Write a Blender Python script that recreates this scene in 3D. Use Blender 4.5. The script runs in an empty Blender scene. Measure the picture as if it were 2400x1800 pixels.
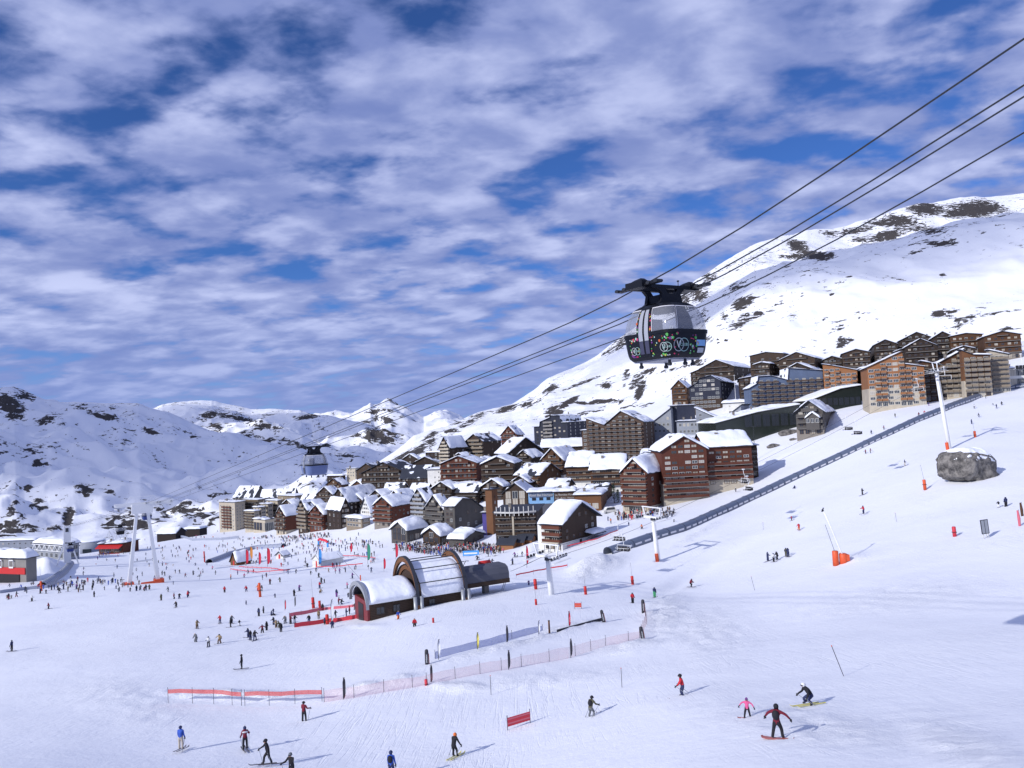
import bpy, bmesh, math, random
import numpy as np
from mathutils import Vector, Matrix
random.seed(7); RNG = np.random.default_rng(7)
SC = bpy.context.scene; COL = SC.collection
R = math.radians
# ---------------------------------------------------------------- camera
F = 1800.0; CX, CY = 1200.0, 900.0                 # focal length in photo pixels
PITCH, ROLL = R(2.7), R(2.7)
_fw = Vector((0, math.cos(PITCH), math.sin(PITCH))); _up = Vector((0, -math.sin(PITCH), math.cos(PITCH))); _rt = Vector((1, 0, 0))
RT = _rt*math.cos(ROLL) - _up*math.sin(ROLL); UP = _rt*math.sin(ROLL) + _up*math.cos(ROLL); FW = _fw
cam = bpy.data.cameras.new('camera'); cam.sensor_width = 36; cam.lens = 36*F/2400; cam.clip_start = .5; cam.clip_end = 60000
camo = bpy.data.objects.new('camera', cam); COL.objects.link(camo); SC.camera = camo
camo.matrix_world = Matrix(((RT.x, UP.x, -FW.x, 0), (RT.y, UP.y, -FW.y, 0), (RT.z, UP.z, -FW.z, 0), (0, 0, 0, 1)))
# ---------------------------------------------------------------- sun, sky, exposure
SUN_EL, SUN_AZ = R(27), math.atan2(-.80, -.60)        # direction towards the sun: behind the camera, to the left
SUND = Vector((math.cos(SUN_EL)*-.80, math.cos(SUN_EL)*-.60, math.sin(SUN_EL)))
sun = bpy.data.lights.new('sun', 'SUN'); sun.energy = 3.95; sun.angle = R(.6); sun.color = (1, .965, .92)
suno = bpy.data.objects.new('sun', sun); COL.objects.link(suno); suno.rotation_euler = SUND.to_track_quat('Z', 'Y').to_euler()
W = bpy.data.worlds.new('World'); SC.world = W; W.use_nodes = True
def world():
    nt = W.node_tree; N = nt.nodes; L = nt.links.new; N.clear()
    def n(t, **k):
        o = N.new(t)
        for a, b in k.items(): setattr(o, a, b)
        return o
    def mth(op, a, b=None, c=None, clamp=False):
        m = n('ShaderNodeMath', operation=op, use_clamp=clamp)
        for i, v in enumerate((a, b, c)):
            if v is None: continue
            if isinstance(v, (int, float)): m.inputs[i].default_value = v
            else: L(v, m.inputs[i])
        return m.outputs[0]
    def ramp(v, a, b, smooth=True):
        m = n('ShaderNodeMapRange', interpolation_type='SMOOTHSTEP' if smooth else 'LINEAR'); L(v, m.inputs[0]); m.inputs[1].default_value = a; m.inputs[2].default_value = b
        return m.outputs[0]
    sky = n('ShaderNodeTexSky', sky_type='NISHITA', sun_disc=False, sun_elevation=SUN_EL, sun_rotation=math.atan2(SUND.x, SUND.y), altitude=2300, air_density=1.0, dust_density=.4, ozone_density=3.0)
    tc = n('ShaderNodeTexCoord'); sep = n('ShaderNodeSeparateXYZ'); L(tc.outputs['Generated'], sep.inputs[0])
    z = mth('ADD', mth('MAXIMUM', sep.outputs[2], 0.0), .20)
    cb = n('ShaderNodeCombineXYZ'); L(mth('DIVIDE', sep.outputs[0], z), cb.inputs[0]); L(mth('DIVIDE', sep.outputs[1], z), cb.inputs[1])
    mp = n('ShaderNodeMapping'); L(cb.outputs[0], mp.inputs[0]); mp.inputs['Rotation'].default_value = (0, 0, R(24)); mp.inputs['Location'].default_value = (1.3, .4, 0); mp.inputs['Scale'].default_value = (1, 1.25, 1)
    def noise(sc, det, rough, off=0.0, dist=0.0, v=None):
        t = n('ShaderNodeTexNoise', noise_dimensions='3D'); t.inputs['Scale'].default_value = sc; t.inputs['Detail'].default_value = det; t.inputs['Roughness'].default_value = rough; t.inputs['Distortion'].default_value = dist
        m2 = n('ShaderNodeMapping'); L(mp.outputs[0], m2.inputs[0]); m2.inputs['Location'].default_value = (off, off*.7, off*1.3); L(m2.outputs[0], t.inputs['Vector']); return t.outputs[0]
    big = noise(1.1, 2, .5, 3.1); mid = noise(4.2, 4, .46, 9.2, .15); fine = noise(11.0, 6, .56, 1.7, .15)
    dens = mth('ADD', mth('ADD', mth('MULTIPLY', big, .34), mth('MULTIPLY', mid, .88)), mth('MULTIPLY', fine, .27))     # mean about .78
    mask = ramp(dens, .570, .745)
    thick = ramp(dens, .655, .86)
    # cloud light: lavender grey body, brighter puffs
    c1 = n('ShaderNodeMix', data_type='RGBA'); c1.inputs['A'].default_value = (1.95, 2.6, 5.7, 1); c1.inputs['B'].default_value = (6.5, 7.1, 10.2, 1)
    puff = ramp(noise(4.6, 5, .5, 5.5, .2), .34, .68); sh = ramp(noise(1.2, 2, .5, 14.0), .3, .7)
    L(mth('MULTIPLY', mth('ADD', mth('MULTIPLY', puff, .62), mth('MULTIPLY', sh, .36)), mth('ADD', mth('MULTIPLY', thick, .75), .28)), c1.inputs['Factor'])
    bl = n('ShaderNodeMix', data_type='RGBA', blend_type='MULTIPLY'); bl.inputs['Factor'].default_value = 1; L(sky.outputs[0], bl.inputs['A']); bl.inputs['B'].default_value = (.43, .68, 1.16, 1)
    mx = n('ShaderNodeMix', data_type='RGBA'); L(mth('MULTIPLY', mask, .97), mx.inputs['Factor']); L(bl.outputs['Result'], mx.inputs['A']); L(c1.outputs['Result'], mx.inputs['B'])
    # the air near the horizon
    hz = n('ShaderNodeMix', data_type='RGBA'); hz.inputs['B'].default_value = (2.3, 3.2, 6.8, 1); L(mx.outputs['Result'], hz.inputs['A'])
    L(mth('MULTIPLY', mth('SUBTRACT', 1.0, ramp(sep.outputs[2], -.02, .20)), .72), hz.inputs['Factor'])
    bg = n('ShaderNodeBackground'); bg.inputs[1].default_value = .10; L(hz.outputs['Result'], bg.inputs[0])
    out = n('ShaderNodeOutputWorld'); L(bg.outputs[0], out.inputs[0])
world()
SC.view_settings.view_transform = 'Standard'; SC.view_settings.look = 'None'; SC.view_settings.exposure = 0.0; SC.view_settings.gamma = 1.0
SC.cycles.max_bounces = 6; SC.cycles.transparent_max_bounces = 8; SC.cycles.caustics_reflective = False; SC.cycles.caustics_refractive = False
# ---------------------------------------------------------------- photo pixel -> world
def ray(px, py):
    a = (px-CX)/F; b = (CY-py)/F
    return RT*a + UP*b + FW                         # depth 1 along the view axis
def P(px, py, D): return ray(px, py)*D
def proj(X, Y, Z):
    d = X*FW.x + Y*FW.y + Z*FW.z
    return CX + F*(X*RT.x+Y*RT.y+Z*RT.z)/d, CY - F*(X*UP.x+Y*UP.y+Z*UP.z)/d
# ---------------------------------------------------------------- noise (numpy)
def _h(ix, iy, s):
    n = (ix.astype(np.int64)*374761393 + iy.astype(np.int64)*668265263 + s*2147483647) & 0xffffffff
    n = ((n ^ (n >> 13))*1274126177) & 0xffffffff
    return ((n ^ (n >> 16)) & 0xffff)/65535.0
def vnoise(x, y, s=0):
    ix = np.floor(x); iy = np.floor(y); fx = x-ix; fy = y-iy; fx = fx*fx*(3-2*fx); fy = fy*fy*(3-2*fy)
    a = _h(ix, iy, s); b = _h(ix+1, iy, s); c = _h(ix, iy+1, s); d = _h(ix+1, iy+1, s)
    return (a*(1-fx)+b*fx)*(1-fy)+(c*(1-fx)+d*fx)*fy
def fbm(x, y, s=0, o=4, ridged=False):
    t = 0; a = .5; m = 0
    for i in range(o):
        v = vnoise(x*2**i+17.3*i, y*2**i-9.1*i, s+i)
        if ridged: v = 1-np.abs(2*v-1)
        t = t+a*v; m += a; a *= .5
    return t/m - .5
def sstep(a, b, x): t = np.clip((x-a)/(b-a), 0, 1); return t*t*(3-2*t)
# ---------------------------------------------------------------- materials
MATS = {}
def mat(name, col, rough=.6, metal=0.0, var=.12, vscale=3.0, bump=0.0, bscale=20.0, spec=.3, alpha=None, trans=0.0, stripe=None, coords='Object'):
    if name in MATS: return MATS[name]
    m = bpy.data.materials.new(name); m.use_nodes = True; nt = m.node_tree; N = nt.nodes; L = nt.links.new; b = N['Principled BSDF']
    b.inputs['Roughness'].default_value = rough; b.inputs['Metallic'].default_value = metal; b.inputs['Specular IOR Level'].default_value = spec
    b.inputs['Transmission Weight'].default_value = trans
    tc = N.new('ShaderNodeTexCoord'); no = N.new('ShaderNodeTexNoise'); no.inputs['Scale'].default_value = vscale; no.inputs['Detail'].default_value = 4; L(tc.outputs[coords], no.inputs['Vector'])
    mx = N.new('ShaderNodeMix'); mx.data_type = 'RGBA'; L(no.outputs[0], mx.inputs['Factor'])
    mx.inputs['A'].default_value = tuple(c*(1-var*1.6) for c in col)+(1,); mx.inputs['B'].default_value = tuple(min(1, c*(1+var*1.6)) for c in col)+(1,)
    src = mx.outputs['Result']
    if stripe:                                       # boards: (axis, width)
        wv = N.new('ShaderNodeTexWave'); wv.bands_direction = stripe[0]; wv.inputs['Scale'].default_value = .314/stripe[1]; wv.inputs['Distortion'].default_value = .6; wv.inputs['Detail'].default_value = 2; L(tc.outputs[coords], wv.inputs[0])
        m2 = N.new('ShaderNodeMix'); m2.data_type = 'RGBA'; m2.blend_type = 'MULTIPLY'; m2.inputs['Factor'].default_value = .45; L(src, m2.inputs['A']); L(wv.outputs[0], m2.inputs['B']); src = m2.outputs['Result']
    L(src, b.inputs['Base Color'])
    if bump:
        n2 = N.new('ShaderNodeTexNoise'); n2.inputs['Scale'].default_value = bscale; n2.inputs['Detail'].default_value = 5; L(tc.outputs[coords], n2.inputs['Vector'])
        bp = N.new('ShaderNodeBump'); bp.inputs['Strength'].default_value = bump; bp.inputs['Distance'].default_value = .1; L(n2.outputs[0], bp.inputs['Height']); L(bp.outputs[0], b.inputs['Normal'])
    if alpha is not None: b.inputs['Alpha'].default_value = alpha
    MATS[name] = m; return m
def snow_terrain(name, rock=None, tracks=0.0, scl=1.0, snowcol=(.815, .835, .885)):
    m = bpy.data.materials.new(name); m.use_nodes = True; nt = m.node_tree; N = nt.nodes; L = nt.links.new; b = N['Principled BSDF']
    b.inputs['Roughness'].default_value = .75; b.inputs['Specular IOR Level'].default_value = .15
    tc = N.new('ShaderNodeTexCoord'); X = tc.outputs['Object']
    def noise(sc, det=5, rough=.55, vec=X, dist=0):
        t = N.new('ShaderNodeTexNoise'); t.inputs['Scale'].default_value = sc; t.inputs['Detail'].default_value = det; t.inputs['Roughness'].default_value = rough; t.inputs['Distortion'].default_value = dist; L(vec, t.inputs['Vector']); return t.outputs[0]
    def mapn(scale, rot=(0, 0, 0)):
        q = N.new('ShaderNodeMapping'); q.inputs['Scale'].default_value = scale; q.inputs['Rotation'].default_value = rot; L(X, q.inputs[0]); return q.outputs[0]
    def mth(op, a, c=None, cl=False):
        q = N.new('ShaderNodeMath'); q.operation = op; q.use_clamp = cl
        for i, v in enumerate((a, c)):
            if v is None: continue
            if isinstance(v, (int, float)): q.inputs[i].default_value = v
            else: L(v, q.inputs[i])
        return q.outputs[0]
    def ramp(v, a, c):
        q = N.new('ShaderNodeMapRange'); q.interpolation_type = 'SMOOTHSTEP'; L(v, q.inputs[0]); q.inputs[1].default_value = a; q.inputs[2].default_value = c; return q.outputs[0]
    def mixc(f, A, B):
        q = N.new('ShaderNodeMix'); q.data_type = 'RGBA'
        for s, v in (('Factor', f), ('A', A), ('B', B)):
            if isinstance(v, (int, float)): q.inputs[s].default_value = v
            elif isinstance(v, tuple): q.inputs[s].default_value = v+(1,)
            else: L(v, q.inputs[s])
        return q.outputs['Result']
    h = mth('ADD', mth('MULTIPLY', noise(.35*scl, 6, .6), .6), mth('MULTIPLY', noise(2.2*scl, 6, .65), .25))
    col = mixc(noise(.05*scl, 4), tuple(c*.95 for c in snowcol), tuple(min(1, c*1.05) for c in snowcol))
    if tracks:
        # ski tracks: long shallow grooves running down the fall line, and churned patches
        for k, (ang, sx, sy, wgt) in enumerate(((35, 1.5, .05, .5), (-28, 1.2, .045, .45), (74, 1.3, .04, .5), (12, 2.2, .05, .35))):
            g = noise(1.0, 3, .5, mapn((sx, sy, .4), (0, 0, R(ang))), .8)
            area = ramp(noise(.045, 3, .6, mapn((1, 1, 1), (0, 0, k*1.1))), .50, .68)
            h = mth('ADD', h, mth('MULTIPLY', mth('MULTIPLY', ramp(mth('ABSOLUTE', mth('SUBTRACT', g, .5)), 0.0, .035), wgt*tracks*.24), area))
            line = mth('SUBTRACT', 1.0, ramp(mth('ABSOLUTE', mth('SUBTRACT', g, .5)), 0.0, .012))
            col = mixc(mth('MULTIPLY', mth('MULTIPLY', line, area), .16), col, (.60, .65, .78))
        at = N.new('ShaderNodeAttribute'); at.attribute_name = 'churn'
        ch = noise(1.6, 8, .75)
        h = mth('ADD', h, mth('MULTIPLY', mth('MULTIPLY', ch, at.outputs['Fac']), 3.2))
    if rock:
        at = N.new('ShaderNodeAttribute'); at.attribute_name = 'rock'
        rn = noise(rock*1.5, 9, .66, mapn((1, 1.0, 1.9)), .5); rn2 = noise(rock*.22, 5, .6)
        v = mth('ADD', mth('ADD', at.outputs['Fac'], mth('MULTIPLY', mth('SUBTRACT', rn, .5), 2.6)), mth('MULTIPLY', mth('SUBTRACT', rn2, .5), 1.2))
        rk = ramp(v, .425, .49)
        rc = mixc(noise(rock*5, 6, .7), (.024, .022, .024), (.105, .095, .090))
        col = mixc(rk, col, rc); h = mth('ADD', h, mth('MULTIPLY', mth('MULTIPLY', rk, noise(rock*4, 6, .7)), 3.0))
        L(mth('ADD', mth('MULTIPLY', rk, .2), .7), b.inputs['Roughness'])
    L(col, b.inputs['Base Color'])
    bp = N.new('ShaderNodeBump'); bp.inputs['Strength'].default_value = .55; bp.inputs['Distance'].default_value = .35/scl; L(h, bp.inputs['Height']); L(bp.outputs[0], b.inputs['Normal'])
    return m
# ---------------------------------------------------------------- mesh helpers
def link(name, me, parent=None, loc=None, rot=None):
    o = bpy.data.objects.new(name, me); COL.objects.link(o)
    if parent is not None: o.parent = parent
    if loc is not None: o.location = loc
    if rot is not None: o.rotation_euler = rot
    return o
def tag(o, label=None, cat=None, group=None, kind=None):
    if label: o['label'] = label
    if cat: o['category'] = cat
    if group: o['group'] = group
    if kind: o['kind'] = kind
    return o
def empty(name, loc=(0, 0, 0), rot=(0, 0, 0)):
    o = bpy.data.objects.new(name, None); COL.objects.link(o); o.location = loc; o.rotation_euler = rot; o.empty_display_size = .3; return o
def copy_tree(o, parent=None):
    c = o.copy(); COL.objects.link(c); c.parent = parent
    for ch in o.children: copy_tree(ch, c)
    return c
class MB:
    def __init__(s): s.v = []; s.f = []; s.m = []
    def add(s, vs, fs, mi=0):
        k = len(s.v); s.v += [tuple(v) for v in vs]; s.f += [tuple(i+k for i in f) for f in fs]; s.m += [mi]*len(fs); return s
    def box(s, x0, x1, y0, y1, z0, z1, mi=0):
        return s.add([(x0, y0, z0), (x1, y0, z0), (x1, y1, z0), (x0, y1, z0), (x0, y0, z1), (x1, y0, z1), (x1, y1, z1), (x0, y1, z1)],
                     [(0, 3, 2, 1), (4, 5, 6, 7), (0, 1, 5, 4), (1, 2, 6, 5), (2, 3, 7, 6), (3, 0, 4, 7)], mi)
    def hexa(s, lo, hi, mi=0):                        # lo, hi: four points each
        return s.add(list(lo)+list(hi), [(0, 3, 2, 1), (4, 5, 6, 7), (0, 1, 5, 4), (1, 2, 6, 5), (2, 3, 7, 6), (3, 0, 4, 7)], mi)
    def tube(s, pts, rad, n=8, mi=0, cap=True):
        pts = [Vector(p) for p in pts]; rad = [rad]*len(pts) if isinstance(rad, (int, float)) else rad; k = len(s.v); ref = None
        for i, p in enumerate(pts):
            t = (pts[min(i+1, len(pts)-1)]-pts[max(i-1, 0)]).normalized()
            if ref is None: ref = Vector((0, 0, 1)) if abs(t.z) < .9 else Vector((1, 0, 0))
            a = t.cross(ref).normalized(); b = a.cross(t).normalized(); ref = b
            for j in range(n):
                q = 2*math.pi*j/n; s.v.append(tuple(p+(a*math.cos(q)+b*math.sin(q))*rad[i]))
        for i in range(len(pts)-1):
            for j in range(n):
                j2 = (j+1) % n; s.f.append((k+i*n+j, k+i*n+j2, k+(i+1)*n+j2, k+(i+1)*n+j)); s.m.append(mi)
        if cap:
            s.f.append(tuple(k+j for j in range(n))[::-1]); s.m.append(mi); s.f.append(tuple(k+(len(pts)-1)*n+j for j in range(n))); s.m.append(mi)
        return s
    def bar(s, a, b, w, h=None, mi=0, up=(0, 0, 1)):
        a = Vector(a); b = Vector(b); t = (b-a).normalized(); u = Vector(up); x = t.cross(u)
        if x.length < 1e-3: x = t.cross(Vector((1, 0, 0)))
        x.normalize(); y = x.cross(t); x = x*w/2; y = y*(h or w)/2
        return s.hexa([a-x-y, a+x-y, a+x+y, a-x+y], [b-x-y, b+x-y, b+x+y, b-x+y], mi)
    def prism(s, poly, y0, y1, mi=0, axis='y'):       # poly of (a, z), extruded along y (or x)
        n = len(poly); q = (lambda a, z, t: (a, t, z)) if axis == 'y' else (lambda a, z, t: (t, a, z))
        vs = [q(a, z, y0) for a, z in poly]+[q(a, z, y1) for a, z in poly]
        return s.add(vs, [tuple(range(n)), tuple(range(2*n-1, n-1, -1))]+[(i, (i+1) % n + n*0, (i+1) % n+n, i+n) for i in range(n)], mi)
    def ball(s, c, r, mi=0, n=8, m=5, sz=(1, 1, 1)):
        k = len(s.v)
        for i in range(m+1):
            th = math.pi*i/m
            for j in range(n): q = 2*math.pi*j/n; s.v.append((c[0]+r*sz[0]*math.sin(th)*math.cos(q), c[1]+r*sz[1]*math.sin(th)*math.sin(q), c[2]+r*sz[2]*math.cos(th)))
        for i in range(m):
            for j in range(n): j2 = (j+1) % n; s.f.append((k+i*n+j, k+(i+1)*n+j, k+(i+1)*n+j2, k+i*n+j2)); s.m.append(mi)
        return s
    def mesh(s, name, mats, smooth=False):
        me = bpy.data.meshes.new(name); me.from_pydata(s.v, [], s.f)
        mats = mats if isinstance(mats, (list, tuple)) else [mats]
        for q in mats: me.materials.append(MATS[q] if isinstance(q, str) else q)
        if len(mats) > 1: me.polygons.foreach_set('material_index', s.m)
        if smooth: me.polygons.foreach_set('use_smooth', [True]*len(s.f))
        bm = bmesh.new(); bm.from_mesh(me); bmesh.ops.recalc_face_normals(bm, faces=bm.faces); bm.to_mesh(me); bm.free()
        me.update(); return me
    def obj(s, name, mats, parent=None, loc=None, rot=None, smooth=False): return link(name, s.mesh(name, mats, smooth), parent, loc, rot)
def grid_mesh(name, V, nu, nv, m, smooth=True, attrs={}):
    """V: (nu*nv,3) array, u-major"""
    i, j = np.meshgrid(np.arange(nu-1), np.arange(nv-1), indexing='ij'); a = (i*nv+j).ravel()
    f = np.stack([a, a+nv, a+nv+1, a+1], 1)
    me = bpy.data.meshes.new(name); me.vertices.add(len(V)); me.vertices.foreach_set('co', V.astype(np.float32).ravel())
    me.loops.add(f.size); me.loops.foreach_set('vertex_index', f.astype(np.int32).ravel()); me.polygons.add(len(f)); me.polygons.foreach_set('loop_start', np.arange(0, f.size, 4, dtype=np.int32))
    me.update(calc_edges=True); me.polygons.foreach_set('use_smooth', np.ones(len(f), bool)*smooth)
    for k, arr in attrs.items():
        at = me.attributes.new(k, 'FLOAT', 'POINT'); at.data.foreach_set('value', arr.astype(np.float32).ravel())
    me.materials.append(m); me.validate(); return me
# ================================================================ TERRAIN
# ground heights read off the photograph: (photo x, photo y, distance) of things of known height standing on the snow
CTRL = [(420,1754,64),(620,1800,56),(0,1800,56),(0,1700,78),(30,1525,135),(567,1567,101),(712,1692,72),(1066,1772,58),(1385,1680,62),(1600,1633,58),(1823,1731,40),(1895,1650,50),(2100,1800,33),(2400,1800,27),(2400,1600,48),(2400,1400,86),(2200,1500,66),(1200,1800,53),
 (100,1391,225),(272,1379,230),(330,1360,240),(250,1312,400),(100,1305,400),(10,1361,290),(10,1440,185),(525,1390,205),(504,1340,300),(450,1310,390),(578,1421,170),(778,1472,145),(825,1385,175),(640,1360,235),(1000,1462,112),(1130,1440,118),(1000,1520,97),(1400,1530,92),(1330,1450,112),
 (1470,1414,122),(1618,1373,150),(1820,1310,152),(1855,1219,185),(2024,1205,165),(1960,1300,130),(2100,1400,95),(2275,1118,160),(2222,1050,190),(2121,1091,210),(2295,979,262),(2330,955,275),(2350,1185,140),(2098,948,300),(2072,1007,285),(2330,922,280),(2400,1000,235),
 (1725,1153,262),(1505,1243,205),(1432,1231,240),(1485,1200,272),(1770,1125,292),(1540,1310,180),(1300,1292,225),(1207,1305,225),(1290,1400,135),(1150,1300,235),(1000,1275,300),(900,1300,285),(1100,1262,330),
 (700,1255,440),(850,1240,420),(620,1252,500),(530,1243,590),(420,1250,560),(760,1290,340),(640,1310,350),(560,1290,420),(360,1265,520),
 (1340,1150,340),(1450,1072,430),(1280,1070,430),(1150,1100,400),(1050,1130,400),(950,1145,430),(850,1170,450),(1640,1028,390),(1800,1010,350),(1920,1014,320),(1700,950,460),(1850,945,430),(2100,942,390),(2270,926,360),(2390,905,340),
 (1700,880,520),(1900,862,510),(2100,845,500),(2300,820,480),(1100,1062,520),(1300,1025,540),(1500,985,540),(2500,790,470),(1000,1080,520),(850,1130,560),(700,1190,640),(300,1290,640),(0,1320,560),(-300,1340,420),(-300,1500,170),(-300,1800,60),(2700,1700,28),(2700,1300,90),(2700,1000,190)]
def tps(pts, vals, lam):
    n = len(pts); d = np.sqrt(((pts[:, None]-pts[None])**2).sum(-1)); K = np.where(d > 0, d*d*np.log(d+1e-9), 0)
    A = np.zeros((n+3, n+3)); A[:n, :n] = K+lam*np.eye(n); A[:n, n] = 1; A[:n, n+1:] = pts; A[n, :n] = 1; A[n+1:, :n] = pts.T
    s = np.linalg.solve(A, np.r_[vals, 0, 0, 0]); return s
_c = np.array([tuple(P(*c)) for c in CTRL]); _s = 100.0
_wxy = np.stack([np.arctan2(_c[:, 0], _c[:, 1])*2.2, np.log(np.hypot(_c[:, 0], _c[:, 1])/20)], 1)   # smooth in angle and log distance
_sol = tps(_wxy, _c[:, 2], .06)
def Hground(x, y):
    x = np.asarray(x, float); y = np.asarray(y, float); sh = x.shape; x = x.ravel(); y = y.ravel()
    q = np.stack([np.arctan2(x, y)*2.2, np.log(np.maximum(np.hypot(x, y), 5)/20)], 1); out = np.empty(len(q))
    for k in range(0, len(q), 40000):
        d = np.sqrt(((q[k:k+40000, None]-_wxy[None])**2).sum(-1)); out[k:k+40000] = np.where(d > 0, d*d*np.log(d+1e-9), 0)@_sol[:-3]+_sol[-3]+q[k:k+40000]@_sol[-2:]
    return out.reshape(sh)
def gz(x, y): return float(Hground(np.array([x]), np.array([y]))[0])
_HD = np.exp(np.linspace(math.log(16), math.log(640), 150))
def hit(px, py):
    """photo pixel -> point on the snow"""
    d = ray(px, py); f = lambda k: Hground(d.x*k, d.y*k)-d.z*k; k = _HD/d.y
    for n in (14, 14):
        zz = f(k); w = np.where(zz > 0)[0]
        if not len(w): k = k[-1:]; break
        i = max(1, w[0]); k = np.linspace(k[i-1], k[i], n)
    kk = float(k[len(k)//2]); return Vector((d.x*kk, d.y*kk, d.z*kk))
def depth(p): return p.dot(FW)
DE = 600.0
def sky_te(poly):
    q = [ray(a, b) for a, b in poly]; az = np.array([math.atan2(v.x, v.y) for v in q]); te = np.array([v.z/math.hypot(v.x, v.y) for v in q]); return az, te
def ellipses(X, Y, Z, E):
    px, py = proj(X, Y, Z); m = np.zeros_like(X)
    for cx, cy, rx, ry, ang, s in E:
        c, sn = math.cos(R(ang)), math.sin(R(ang)); dx, dy = px-cx, py-cy; u = (dx*c+dy*sn)/rx; v = (-dx*sn+dy*c)/ry
        m = np.maximum(m, s*np.clip(1.35-np.sqrt(u*u+v*v), 0, 1)**.8)
    return m
# --- the near snow: a polar sheet, finest close to the camera
def near_ground():
    na, nd = 420, 420; az = np.linspace(R(-52), R(52), na); dd = np.exp(np.linspace(math.log(13), math.log(DE), nd))
    A, Dm = np.meshgrid(az, dd, indexing='ij'); X = Dm*np.sin(A); Y = Dm*np.cos(A); Z = Hground(X, Y)
    px, py = proj(X, Y, Z)
    churn = np.zeros_like(X)
    for cx, cy, rx, ry, ang, s in CHURN:
        c, sn = math.cos(R(ang)), math.sin(R(ang)); ux, uy = px-cx, py-cy; u = (ux*c+uy*sn)/rx; v = (-ux*sn+uy*c)/ry; churn = np.maximum(churn, s*np.exp(-(u*u+v*v)*1.2))
    Z = Z + (.5*fbm(X/15, Y/15, 3, 3)+.9*fbm(X/42, Y/42, 13, 3))*sstep(13, 70, Dm) + churn*1.2*(fbm(X/1.1, Y/1.1, 9, 3)+.35)
    for cx, cy, rx, ry, ang, hgt in MOUNDS:
        c, sn = math.cos(R(ang)), math.sin(R(ang)); ux, uy = px-cx, py-cy; u = (ux*c+uy*sn)/rx; v = (-ux*sn+uy*c)/ry; Z = Z+hgt*np.exp(-(u*u+v*v)*1.6)
    V = np.stack([X, Y, Z], -1).reshape(-1, 3)
    me = grid_mesh('snow_slope', V, na, nd, snow_terrain('snow_piste', tracks=1.0), attrs={'churn': churn})
    tag(link('snow_slope', me), 'groomed white ski slope falling from right to left', kind='structure')
CHURN = [(300,1640,150,60,12,.35),(560,1630,170,10,3,.9),(470,1628,110,9,2,.8),(850,1617,60,9,-8,.9),(930,1600,40,10,-10,.7),(1080,1615,70,12,0,.8),(1220,1510,190,8,-14,.9),(1330,1475,90,9,-12,.7),(1560,1440,55,60,40,1.0),(1640,1480,120,70,10,.5),(1480,1520,90,14,-10,.8),(1640,1250,120,10,-28,.8),(1420,1325,60,22,-25,1.2),(1370,1345,35,20,-20,1.3),(1900,1700,260,50,8,.35),(2100,1400,250,40,-8,.4),(2250,1750,160,60,20,.4),(1250,1600,300,20,-5,.3),(1450,1400,0.1,.1,0,0),(1800,1080,200,6,-23,.5),(2150,930,150,6,-20,.4),(2000,1310,60,10,-10,.5),(860,1468,40,6,0,.4)]
MOUNDS = [(30,1345,60,12,0,3.0),(110,1330,26,22,30,4.0),(1390,1328,55,14,-12,2.5),(1250,1285,30,12,-20,1.6),(1500,1420,110,12,-8,.35),(1650,1330,160,16,-30,-.8)]
near_ground()
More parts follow.
